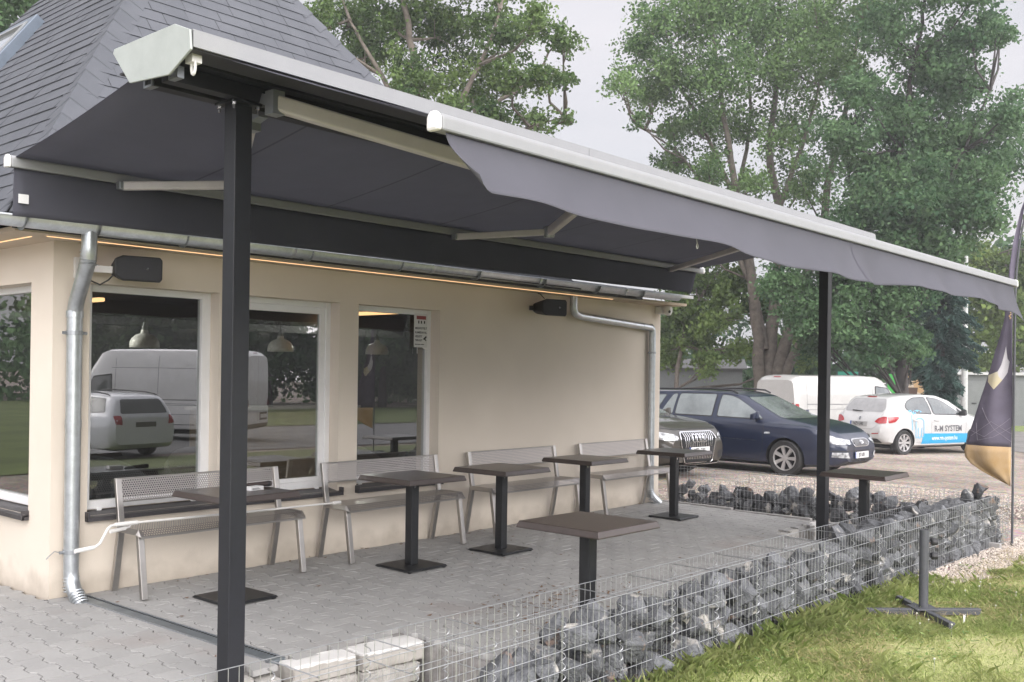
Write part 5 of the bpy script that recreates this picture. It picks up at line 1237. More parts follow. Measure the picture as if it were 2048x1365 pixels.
# ================================================================== vehicles
def smooth_curve(pts, x, win=.06):
    px = np.array([p[0] for p in pts]); pz = np.array([p[1] for p in pts]); o = np.argsort(px)
    acc = 0
    ks = np.linspace(-1,1,9); wts = 1-np.abs(ks)*.9
    for k, w_ in zip(ks, wts): acc = acc + w_*np.interp(x + k*win, px[o], pz[o])
    return acc/wts.sum()
def car_shell(S):
    L0, L1 = S['x']; n = int((L1-L0)/.045); xs = np.linspace(L0, L1, n+1)
    win = S.get('win', .07)
    zt = smooth_curve(S['top'], xs, win); zb = smooth_curve(S['belt'], xs, win); w = smooth_curve(S['w'], xs, .10); wr = smooth_curve(S['wr'], xs, .12); z0 = smooth_curve(S['bot'], xs, .05)
    bulge = S.get('bulge', .02)
    rings = []
    for i in range(n+1):
        h = zt[i]-zb[i]; W = w[i]; R = min(wr[i], W*.99); b = zb[i]; q = z0[i]
        sh = W*S.get('shoulder',.955)
        def lp(a, c, t): return a+(c-a)*t
        half_ = [(W*.55, q), (W*.86, q+.005), (W*.955, q+.05), (W*.985, q+.16), (W, lp(q,b,.48)), (W*.998, lp(q,b,.70)), (W*.985, lp(q,b,.88)), (lp(W*.985,sh,.6), lp(q,b,.97)), (sh, b+.012),
                 (lp(sh,R,.12)+bulge*.25*h, b+.08*h+.012), (lp(sh,R,.36)+bulge*.6*h, b+.38*h), (lp(sh,R,.68)+bulge*.6*h, b+.70*h), (lp(sh,R,.92), b+.89*h), (R*.94, b+.965*h), (R*.78, b+.992*h), (R*.45, b+h+.004), (0, b+h+.008)]
        rings.append([(xs[i], -y, z) for y, z in half_] + [(xs[i], y, z) for y, z in half_[-2::-1]])
    m = MB(); k = len(rings[0])
    V = [p for r in rings for p in r]; F = []
    for i in range(n):
        for j in range(k):
            F.append((i*k+j, i*k+(j+1)%k, (i+1)*k+(j+1)%k, (i+1)*k+j))
    F.append(tuple(range(k-1,-1,-1))); F.append(tuple(range(n*k, n*k+k)))
    m.add(V, F); return m
CUR = {}
def cut_wheels(o, wheels, r, W):
    m = MB()
    for x in wheels:
        for s in (-1, 1):
            R = Matrix.Translation((x, s*(W-.16), CUR['wz'])) @ Matrix.Rotation(pi/2,4,'X'); m.lathe([(0,-.19),(r,-.19),(r,.19),(0,.19)], 40, R)
    c = m.build('cutter', M['dark_in'], None)
    bm = bmesh.new(); bm.from_mesh(c.data); bmesh.ops.remove_doubles(bm, verts=bm.verts, dist=1e-5); bmesh.ops.recalc_face_normals(bm, faces=bm.faces); bm.to_mesh(c.data); bm.free()
    c.location = o.parent.location; c.rotation_euler = o.parent.rotation_euler
    bm = bmesh.new(); bm.from_mesh(o.data); bmesh.ops.recalc_face_normals(bm, faces=bm.faces); bm.to_mesh(o.data); bm.free()
    md = o.modifiers.new('arch', 'BOOLEAN'); md.operation = 'DIFFERENCE'; md.object = c; md.solver = 'EXACT'; md.material_mode = 'TRANSFER'
    dg = bpy.context.evaluated_depsgraph_get(); me = bpy.data.meshes.new_from_object(o.evaluated_get(dg))
    ok = len(me.polygons) > 200
    o.modifiers.clear()
    if ok: o.data = me; me.shade_smooth(); me.set_sharp_from_angle(angle=radians(38))
    bpy.data.objects.remove(c)
def bvh_of(o):
    me = o.data; return BVHTree.FromPolygons([v.co[:] for v in me.vertices], [tuple(p.vertices) for p in me.polygons])
def cast(bv, view, a, b, off):
    if view in ('right','left'):
        s = -1 if view == 'right' else 1; h = bv.ray_cast(Vector((a, s*3, b)), Vector((0,-s,0)))
    elif view == 'front': h = bv.ray_cast(Vector((6, a, b)), Vector((-1,0,0)))
    elif view == 'rear': h = bv.ray_cast(Vector((-6, a, b)), Vector((1,0,0)))
    else: h = bv.ray_cast(Vector((a, b, 5)), Vector((0,0,-1)))
    if h[0] is None: return None
    nn = h[1]
    d = {'right':Vector((0,-1,0)),'left':Vector((0,1,0)),'front':Vector((1,0,0)),'rear':Vector((-1,0,0)),'top':Vector((0,0,1))}[view]
    if nn.dot(d) < 0: nn = -nn
    return h[0] + (nn*.6 + d*.4)*off
def project(m, bv, V, F, view, off):
    cx = sum(v[0] for v in V)/len(V); cy = sum(v[1] for v in V)/len(V); out = []
    for a, b in V:
        p = None; t = 1.0
        while p is None and t > .3: p = cast(bv, view, cx+(a-cx)*t, cy+(b-cy)*t, off); t -= .02
        out.append(p if p is not None else Vector((0,0,.5)))
    m.add(out, F)
def tess(poly, res):
    bm = bmesh.new(); bm.faces.new([bm.verts.new((a,b,0)) for a,b in poly]); bmesh.ops.triangulate(bm, faces=list(bm.faces))
    for _ in range(6):
        E = [e for e in bm.edges if e.calc_length() > res]
        if not E: break
        bmesh.ops.subdivide_edges(bm, edges=E, cuts=1); bmesh.ops.triangulate(bm, faces=[f for f in bm.faces if len(f.verts) > 3])
    bm.verts.index_update(); V = [(v.co.x,v.co.y) for v in bm.verts]; F = [tuple(v.index for v in f.verts) for f in bm.faces]; bm.free(); return V, F
def round_poly(P, r=.04, n=4):
    out = []; k = len(P)
    for i in range(k):
        a, b, c = Vector(P[i-1]), Vector(P[i]), Vector(P[(i+1)%k]); d0 = min(r, (a-b).length*.45); d1 = min(r, (c-b).length*.45)
        p = b+(a-b).normalized()*d0; q = b+(c-b).normalized()*d1
        out += [tuple(p*(1-t)**2+b*2*t*(1-t)+q*t*t) for t in [j/n for j in range(n+1)]]
    return out
def patch(name, poly, view, mt, off=.005, res=.12, parent=None, r=.0):
    m = MB(); P = round_poly(poly, r) if r else poly; V, F = tess(P, res); project(m, CUR['bv'], V, F, view, off)
    return m.build(name, mt, parent or CUR['t'], off=(0,0,0), smooth=60)
def ribbons(name, lines, view, mt, wd=.012, off=.004, parent=None, closed=False):
    m = MB()
    for ln in lines:
        pts = [Vector(p) for p in ln]; dense = [pts[0]]
        for a, b in zip(pts[:-1], pts[1:]):
            k = max(1, int((b-a).length/.06)); dense += [a+(b-a)*(j/k) for j in range(1,k+1)]
        V = []
        for i, p in enumerate(dense):
            d = (dense[min(i+1,len(dense)-1)]-dense[max(i-1,0)]).normalized(); nn = Vector((-d.y,d.x))*wd/2; V += [tuple(p+nn), tuple(p-nn)]
        project(m, CUR['bv'], V, [(2*i,2*i+1,2*i+3,2*i+2) for i in range(len(dense)-1)], view, off)
    return m.build(name, mt, parent or CUR['t'], off=(0,0,0), smooth=60)
def writing(name, txt, x, z, size, view, mt, off=.008, flip=1, bold=.0, sx=1.0, parent=None):
    V, F = text_mesh(txt, size, 'CENTER', bold, sx=sx); m = MB()
    project(m, CUR['bv'], [(x+a*flip, z+b) for a, b in V], F, view, off); return m.build(name, mt, parent or CUR['t'], off=(0,0,0))
def both(poly): return [(-a,b) for a,b in poly]
def wheel(x, y, r, spokes, width=.205, rim_r=.68, style='spoke', turn=0.0):
    s = 1 if y > 0 else -1
    R = Matrix.Translation((x,y,CUR['wz'])) @ Matrix.Rotation(turn,4,'Z') @ Matrix.Rotation(-s*pi/2,4,'X')
    w2 = width/2; q = r*rim_r
    m = MB(); m.lathe([(q,-w2*.8),(r*.9,-w2),(r*.97,-w2*.85),(r,-w2*.5),(r,w2*.5),(r*.97,w2*.85),(r*.9,w2),(q*1.02,w2*.85),(q,w2*.8)], 36, R); o = m.build('wheel', M['rubber'], CUR['t'], off=(0,0,0), smooth=35)
    m = MB(); m.lathe([(q*1.01,w2*.80),(q*1.0,w2*.92),(q*.93,w2*.90),(q*.90,w2*.55),(q*.88,-w2*.5),(0,-w2*.5)], 36, R); ri = m.build('rim_barrel', M['dark_in'] if style != 'cover' else M['rim'], o, off=(0,0,0), smooth=35)
    m = MB(); m.lathe([(q*1.015,w2*.82),(q*1.0,w2*.95),(q*.93,w2*.93),(q*.91,w2*.70)], 36, R)
    m.lathe([(0,w2*.80),(q*.20,w2*.78),(q*.24,w2*.62),(q*.24,w2*.3)], 24, R)
    for k in range(spokes):
        a = 2*pi*k/spokes; Rk = R @ Matrix.Rotation(a,4,'Z'); wa, wb = S_SP[0]*q, S_SP[1]*q
        V = [(q*.18,-wa,w2*.74),(q*.94,-wb,w2*.84),(q*.94,wb,w2*.84),(q*.18,wa,w2*.74),(q*.18,-wa,w2*.3),(q*.94,-wb,w2*.5),(q*.94,wb,w2*.5),(q*.18,wa,w2*.3)]
        m.add([Rk @ Vector(v) for v in V], [(0,1,2,3),(7,6,5,4),(0,4,5,1),(1,5,6,2),(2,6,7,3),(3,7,4,0)])
    m.build('rim', M['rim'], o, off=(0,0,0), smooth=30)
S_SP = (.10,.15)
def start_car(name, loc, az, label, cat, S, paint, wheels, wr_, group=None, spokes=7, arch=1.13, steer=0.0, wz=None):
    t = thing(name, loc, label, cat, group, rz=az); CUR.clear(); CUR['t'] = t; CUR['wz'] = wz or wr_
    W = max(v for _, v in S['w'])
    sh = car_shell(S); body = sh.build('body', [paint, M['dark_in']], t, off=(0,0,0), smooth=38); CUR['bv'] = bvh_of(body); CUR['body'] = body
    cut_wheels(body, wheels, wr_*arch, W)
    for x in wheels:
        for s in (-1,1): wheel(x, s*(W-.125), wr_, spokes, turn=steer if x == max(wheels) else 0)
    m = MB(); m.box((min(wheels)-.25,-W*.72,.16),(max(wheels)+.25,W*.72,.30)); m.build('underbody', M['dark_in'], t, off=(0,0,0))
    return t
def plate(view, y, z, txt, tiltz=.0, off=.018, w=.52, h=.11, dirt=None):
    mt = dirt or M['plate']
    p = patch('number_plate', [(y-w/2,z-h/2),(y+w/2,z-h/2),(y+w/2,z+h/2),(y-w/2,z+h/2)], view, mt, off, .3)
    fl = 1 if view == 'front' else -1
    if not txt: return p
    writing('plate_print', txt, y, z, h*.88, view, M['ink'], off+.004, fl, .0015, .82, p)
    patch('plate_band', [(y-fl*w*.5,z-h/2),(y-fl*w*.43,z-h/2),(y-fl*w*.43,z+h/2),(y-fl*w*.5,z+h/2)] if fl > 0 else [(y+w*.43,z-h/2),(y+w*.5,z-h/2),(y+w*.5,z+h/2),(y+w*.43,z+h/2)], view, mat('plate_blue',(.03,.07,.25),.4), off+.003, .3, p)
    return p
def mirror_(x, y, z, mt, s):
    m = MB(); R = Matrix.Translation((x, s*(y+.13), z))
    P = [(-.06,-.085,-.055),(.02,-.09,-.05),(.05,-.05,-.02),(.05,.06,-.02),(.02,.095,-.05),(-.06,.09,-.055)]
    V = [R @ Vector((a,b*1.0,c)) for a,b,c in P] + [R @ Vector((a,b*1.0,c+.125 if abs(b) < .07 else c+.105)) for a,b,c in P]
    m.add(V, [(5,4,3,2,1,0),(6,7,8,9,10,11)] + [(i,(i+1)%6,6+(i+1)%6,6+i) for i in range(6)]); m.bar((x,s*(y-.03),z-.03),(x,s*(y+.06),z-.01),.06,.045)
    m.build('wing_mirror', mt, CUR['t'], off=(0,0,0), smooth=50, bevel=.015)
def paint(name, col, metal=.0, rough=.28, dust=.0):
    return mat(name, col, rough, metal=metal, coat=.9, var=.06, vscale=4)
P_BLUE = paint('dark_blue_car_paint', (.011,.018,.044), .2, .28); P_WHITE = paint('white_car_paint', (.47,.47,.465)); P_BROWN = paint('brown_grey_car_paint', (.055,.050,.043), .4, .32); P_SILVER = paint('pale_silver_car_paint', (.66,.68,.72), .2, .3); P_VAN = paint('white_van_paint', (.42,.415,.40))
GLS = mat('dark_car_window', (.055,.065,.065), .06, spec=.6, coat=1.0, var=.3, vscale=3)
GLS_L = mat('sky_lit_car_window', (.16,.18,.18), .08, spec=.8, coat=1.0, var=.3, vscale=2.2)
SEAL = M['black_trim']

# ---- dark blue estate car, nose to the terrace, right flank showing
wag = dict(x=(-2.40,2.40), top=[(-2.40,.88),(-2.36,1.0),(-2.2,1.30),(-2.05,1.405),(-1.6,1.445),(-.6,1.47),(.1,1.455),(.42,1.40),(.8,1.22),(1.22,1.02),(1.6,.965),(2.0,.88),(2.25,.77),(2.36,.66),(2.40,.58)],
   belt=[(-2.4,.86),(-2.2,.97),(-1.0,.97),(.5,.945),(1.2,.915),(1.8,.87),(2.2,.735),(2.40,.555)], w=[(-2.40,.72),(-2.3,.83),(-1.9,.885),(0,.905),(1.5,.89),(1.95,.84),(2.2,.74),(2.34,.62),(2.40,.52)],
   wr=[(-2.4,.62),(-2.2,.60),(-1.0,.63),(0,.62),(.45,.60),(1.2,.68),(1.8,.68),(2.2,.56),(2.4,.42)], bot=[(-2.4,.36),(-2.25,.24),(-1.6,.19),(1.7,.18),(2.2,.20),(2.4,.30)])
def estate(name, loc, az, label, pnt, win_mt, steer=0.0, group=None):
    t = start_car(name, loc, az, label, 'car', wag, pnt, (-1.34,1.41), .318, group=group, spokes=7, steer=steer)
    for v in ('right','left'):
        w1 = [(.02,1.0),(.95,.985),(.86,1.05),(.60,1.20),(.36,1.325),(.20,1.375),(.02,1.39)]
        w2 = [(-.92,1.01),(-.10,1.0),(-.10,1.395),(-.90,1.39)]
        w3 = [(-1.26,1.02),(-.98,1.012),(-.96,1.388),(-1.06,1.375)]
        w4 = [(-2.06,1.06),(-1.38,1.03),(-1.22,1.365),(-1.9,1.335)]
        for nm, q in (('front_window',w1),('rear_window',w2),('quarter_window',w3),('cargo_window',w4)):
            cx = sum(a for a,_ in q)/len(q); cz = sum(b for _,b in q)/len(q)
            big = [(cx+(a-cx)*1.05, cz+(b-cz)*1.09) for a,b in q]
            s = patch('window_seal', big, v, SEAL, .003, .1, r=.05); patch(nm, q, v, win_mt, .007, .1, s, r=.04)
        ribbons('panel_gap', [[(.98,.96),(1.0,.80),(.98,.42),(.90,.28)],[(-.06,.97),(-.08,.70),(-.08,.27)],[(-.98,.97),(-1.0,.75),(-.96,.60)],[(.90,.26),(-.92,.27)]], v, SEAL, .010, .003)
        ribbons('side_moulding', [[(.88,.575),(-.9,.60)]], v, pnt, .05, .014); ribbons('moulding_line', [[(.88,.603),(-.9,.628)]], v, M['chrome'], .007, .017)
        for x in (.10,-.82): patch('door_handle', [(x-.11,.80),(x+.11,.80),(x+.10,.84),(x-.10,.84)], v, pnt, .03, .1, r=.02)
        patch('side_lamp', [(1.02,.73),(1.14,.735),(1.13,.765),(1.03,.76)], v, M['lens'], .012, .1, r=.015)
    patch('windshield', [(-.66,1.0),(.66,1.0),(.54,1.36),(-.54,1.36)], 'front', GLS_L, .006, .09, r=.05)
    for s in (-1, 1):
        hl = [(s*.36,.665),(s*.66,.71),(s*.80,.80),(s*.79,.66),(s*.70,.60),(s*.44,.595)]
        patch('headlight', hl, 'front', M['lens'], .012, .06, r=.02)
        patch('fog_light', [(s*.44,.36),(s*.72,.38),(s*.72,.46),(s*.50,.46)], 'front', M['lens'], .010, .06)
        mirror_(.86, .80, 1.02, pnt, s)
        m = MB(); m.tube([(.30,s*.585,1.425),(.18,s*.60,1.475),(-.2,s*.605,1.50),(-1.5,s*.60,1.475),(-1.85,s*.595,1.44),(-1.95,s*.59,1.415)], .016, 8); m.build('roof_rail', M['black_trim'], CUR['t'], off=(0,0,0), smooth=40)
        patch('tail_light', [(s*.58,.78),(s*.74,.80),(s*.74,.98),(s*.60,.98)], 'rear', M['red_lens'], .01, .08, r=.02)
    gr = patch('grille_surround', [(-.34,.655),(-.26,.545),(.26,.545),(.34,.655),(.24,.69),(-.24,.69)], 'front', M['chrome'], .010, .06, r=.04)
    patch('grille', [(-.295,.645),(-.235,.565),(.235,.565),(.295,.645),(.22,.672),(-.22,.672)], 'front', mat('grey_grille_mesh',(.10,.10,.105),.5,fine=.3,fscale=200), .014, .06, gr, r=.04)
    patch('oval_badge', [(.07*cos(k*pi/10),.625+.03*sin(k*pi/10)) for k in range(20)], 'front', M['chrome'], .020, .1, gr)
    patch('bumper_gap', [(-.80,.475),(.80,.475),(.80,.487),(-.80,.487)], 'front', SEAL, .006, .08)
    lo = patch('lower_grille', [(-.46,.235),(.46,.235),(.40,.345),(-.40,.345)], 'front', SEAL, .007, .08, r=.02)
    ribbons('grille_bar', [[(-.42,.29),(.42,.29)]], 'front', mat('dark_grey_bar',(.07,.07,.075),.4), .012, .012, lo)
    patch('rear_screen', [(-.60,1.02),(.60,1.02),(.50,1.33),(-.50,1.33)], 'rear', GLS, .006, .08, r=.06)
    m = MB(); m.bar((1.22,.1,1.03),(.95,-.45,1.13),.02,.015); m.bar((1.22,-.35,1.03),(1.0,-.62,1.10),.02,.015); m.build('wiper', SEAL, CUR['t'], off=(0,0,0))
    return t
estate('estate_car', (17.15,2.42,ground_z(17)), radians(-93), 'dark blue estate car with roof rails parked behind the far wire baskets', P_BLUE, GLS_L)
plate('front', .0, .405, 'JSY-001')

# ---- brown grey estate with tall chrome grille, mostly behind the wall corner
aud = dict(x=(-2.45,2.45), top=[(-2.45,.9),(-2.3,1.15),(-1.9,1.38),(-.8,1.46),(.1,1.44),(.5,1.36),(1.25,1.03),(1.7,.985),(2.1,.93),(2.33,.84),(2.41,.76),(2.45,.66)],
   belt=[(-2.45,.86),(-2.2,.96),(0,.95),(1.2,.92),(1.9,.86),(2.25,.76),(2.45,.60)], w=[(-2.45,.76),(-2.3,.86),(0,.945),(1.5,.935),(2.0,.90),(2.25,.83),(2.38,.73),(2.45,.63)],
   wr=[(-2.4,.62),(-1.0,.63),(.3,.61),(1.25,.72),(1.9,.72),(2.3,.64),(2.45,.52)], bot=[(-2.45,.36),(-2.2,.24),(1.8,.22),(2.3,.24),(2.45,.30)])
start_car('estate_car', (14.70,4.12,ground_z(15)), radians(-98), 'brown grey estate car with tall chrome grille half hidden by the restaurant corner', 'car', aud, P_BROWN, (-1.46,1.46), .34, spokes=5)
gr = patch('grille_surround', [(-.42,.80),(.42,.80),(.47,.68),(.37,.30),(.31,.255),(-.31,.255),(-.37,.30),(-.47,.68)], 'front', M['chrome'], .012, .06, r=.05)
patch('grille', [(-.395,.78),(.395,.78),(.44,.675),(.345,.31),(.29,.275),(-.29,.275),(-.345,.31),(-.44,.675)], 'front', M['dark_in'], .017, .06, gr, r=.045)
ribbons('grille_bars', [[(a*.052, .775-.0*abs(a)),(a*.047,.545)] for a in range(-7,8)] + [[(a*.045,.425),(a*.040,.285)] for a in range(-7,8)], 'front', M['chrome'], .017, .023, gr)
patch('plate_panel', [(-.36,.425),(.36,.425),(.375,.545),(-.375,.545)], 'front', M['black_trim'], .026, .08, gr)
ring = lambda cx, r: [(cx+r*cos(k*2*pi/24), .685+r*sin(k*2*pi/24)) for k in range(25)]
ribbons('ring_emblem', [ring(cx,.058) for cx in (-.132,-.044,.044,.132)], 'front', M['chrome'], .020, .032, gr)
plate('front', .0, .485, 'MTL-230', off=.034)
for s in (-1,1):
    hl = [(s*.50,.71),(s*.56,.755),(s*.85,.815),(s*.90,.80),(s*.88,.70),(s*.72,.655),(s*.54,.665)]
    h = patch('headlight', hl, 'front', M['lens'], .012, .06, r=.015)
    ribbons('light_strip', [[(s*.52,.70),(s*.60,.672),(s*.72,.672),(s*.87,.715)]], 'front', M['chrome'], .02, .018, h)
    patch('air_intake', [(s*.52,.34),(s*.84,.40),(s*.84,.52),(s*.52,.46)], 'front', M['black_trim'], .008, .06, r=.02)
    mirror_(.95,.84,1.03, P_BROWN, s)
patch('skid_plate', [(-.78,.235),(.78,.235),(.70,.275),(.45,.262),(-.45,.262),(-.70,.275)], 'front', M['chrome'], .03, .06)
patch('windshield', [(-.70,1.04),(.70,1.04),(.56,1.38),(-.56,1.38)], 'front', GLS_L, .006, .09, r=.05)
for v in ('right','left'):
    for q in ([(.05,1.0),(1.0,.99),(.40,1.33),(.05,1.37)],[(-.9,1.0),(-.05,1.0),(-.05,1.37),(-.85,1.36)],[(-1.9,1.03),(-1.0,1.01),(-.95,1.35),(-1.6,1.30)]): patch('side_window', q, v, GLS_L, .006, .1, r=.04)
    ribbons('panel_gap', [[(1.02,.95),(1.0,.4)],[(-.0,.97),(-.02,.3)]], v, SEAL, .01, .004)
ribbons('hood_gap', [[(-.80,.86),(-.45,.83),(.45,.83),(.80,.86)]], 'front', SEAL, .010, .005)

# ---- white hatchback with sign writing, seen from its rear right corner
hat = dict(x=(-1.98,1.98), top=[(-1.98,.70),(-1.94,.86),(-1.80,1.02),(-1.62,1.30),(-1.52,1.385),(-1.2,1.43),(-.5,1.46),(.1,1.435),(.5,1.33),(1.08,1.02),(1.5,.93),(1.75,.84),(1.9,.72),(1.98,.60)],
   belt=[(-1.98,.66),(-1.85,.93),(-1.5,1.00),(-.8,.97),(.4,.925),(1.1,.90),(1.6,.80),(1.98,.56)], w=[(-1.98,.60),(-1.9,.75),(-1.7,.83),(-1.2,.865),(0,.87),(1.2,.86),(1.6,.80),(1.85,.66),(1.98,.50)],
   wr=[(-1.98,.55),(-1.8,.60),(-1.5,.57),(-.5,.60),(.3,.585),(1.1,.64),(1.6,.62),(1.98,.40)], bot=[(-1.98,.42),(-1.85,.28),(-1.3,.19),(1.3,.18),(1.8,.22),(1.98,.32)], bulge=.03)
start_car('hatchback', (25.55,2.05,ground_z(25.5)), radians(-20), 'white hatchback with blue sign writing on its side parked by the white van', 'car', hat, P_WHITE, (-1.36,1.18), .305, spokes=8)
for v in ('right','left'):
    w1 = [(-.30,.985),(.74,.965),(.56,1.08),(.20,1.28),(.0,1.34),(-.36,1.375)]; w2 = [(-1.22,1.10),(-1.02,1.02),(-.40,.99),(-.46,1.38),(-.85,1.365),(-1.10,1.29),(-1.24,1.18)]; w3 = [(.62,.985),(.98,.955),(.66,1.13)]
    for nm, q in (('front_window',w1),('rear_window',w2)):
        cx = sum(a for a,_ in q)/len(q); cz = sum(b for _,b in q)/len(q); s = patch('window_seal', [(cx+(a-cx)*1.06, cz+(b-cz)*1.10) for a,b in q], v, SEAL, .003, .1, r=.06); patch(nm, q, v, GLS, .007, .1, s, r=.05)
    patch('window_seal', w3, v, SEAL, .004, .1, r=.02)
    ribbons('panel_gap', [[(.80,.95),(.86,.75),(.80,.32)],[(-.40,.98),(-.44,.70),(-.42,.30)],[(-1.10,.98),(-1.06,.75),(-.98,.55)],[(.8,.30),(-.95,.31)]], v, mat('grey_gap',(.25,.25,.25),.6), .010, .003)
    for x in (-.25,-1.0): patch('door_handle', [(x-.10,.82),(x+.10,.815),(x+.09,.85),(x-.09,.855)], v, P_WHITE, .026, .1, r=.015)
    fl = 1 if v == 'right' else -1
    patch('blue_band', [(-.78,.27),(.88,.27),(.90,.50),(-.72,.52)], v, M['blue_film'], .005, .12)
    writing('sign_writing', 'R-M SYSTEM', .17, .625, .20, v, M['ink_grey'], .007, fl, .004, .95); writing('web_address', 'www.rm-system.hu', .05, .40, .15, v, M['white_film'], .009, fl, .001, .80)
    def arcp(cx, cz, rx, rz, a0, a1, n=14): return [(cx+rx*cos(radians(a0+(a1-a0)*k/n)), cz+rz*sin(radians(a0+(a1-a0)*k/n))) for k in range(n+1)]
    ribbons('hand_emblem', [[(-1.18,1.06),(-1.14,.95),(-1.12,.60)], arcp(-.86,.80,.14,.09,180,0)+[(-.72,.45),(-.76,.42),(-.80,.46),(-.80,.66)], [(-1.0,.80),(-1.0,.45),(-.955,.41),(-.92,.45),(-.92,.66)], [(-.92,.45),(-.86,.40),(-.80,.46)], arcp(-.88,1.0,.16,.07,200,20), arcp(-.88,1.0,.11,.04,200,20), [(-1.18,1.06),(-1.10,1.07),(-1.06,.97)]], v, M['blue_line'], .022, .008)
rs = patch('rear_screen', [(-.56,1.03),(.56,1.03),(.60,1.10),(.50,1.32),(.44,1.345),(-.44,1.345),(-.50,1.32),(-.60,1.10)], 'rear', mat('grey_rear_screen',(.30,.30,.30),.15,coat=.8,var=.1), .006, .07, r=.04)
patch('brake_light', [(-.14,1.375),(.14,1.375),(.13,1.395),(-.13,1.395)], 'rear', M['red_lens'], .01, .1)
m = MB(); m.bar((-1.86,.0,1.04),(-1.80,.34,1.055),.025,.02); m.build('wiper', SEAL, CUR['t'], off=(0,0,0))
for s in (-1,1):
    patch('tail_light', [(s*.46,.80),(s*.53,.88),(s*.64,.925),(s*.74,.92),(s*.74,.77),(s*.60,.755)], 'rear', M['red_lens'], .012, .05, r=.02)
    patch('tail_light_side', [(-1.84,.77),(-1.68,.80),(-1.55,.90),(-1.58,.93),(-1.84,.92)], 'right' if s < 0 else 'left', M['red_lens'], .010, .05, r=.02)
    patch('reflector', [(s*.40,.50),(s*.60,.52),(s*.60,.54),(s*.40,.525)], 'rear', M['red_lens'], .01, .06)
    mirror_(.70,.76,.99, SEAL if s < 0 else P_WHITE, s)
    patch('headlight', [(s*.42,.66),(s*.72,.70),(s*.76,.80),(s*.50,.72)], 'front', M['lens'], .01, .06, r=.02)
patch('rear_diffuser', [(-.62,.30),(.62,.30),(.55,.40),(-.55,.40)], 'rear', SEAL, .008, .06, r=.03)
ribbons('tailgate_gap', [[(-.60,1.0),(-.55,.72),(-.40,.62),(.40,.62),(.55,.72),(.60,1.0)]], 'rear', mat('grey_gap2',(.30,.30,.30),.6), .010, .004)
patch('windshield', [(-.60,1.02),(.60,1.02),(.50,1.36),(-.50,1.36)], 'front', GLS, .006, .09, r=.05)
plate('rear', .0, .735, 'NZV-343', off=.016, dirt=mat('dusty_plate',(.28,.28,.27),.6)); patch('lion_badge', [(-.03,.83),(.02,.83),(.035,.90),(.0,.915),(-.03,.88)], 'rear', M['chrome'], .014, .1)

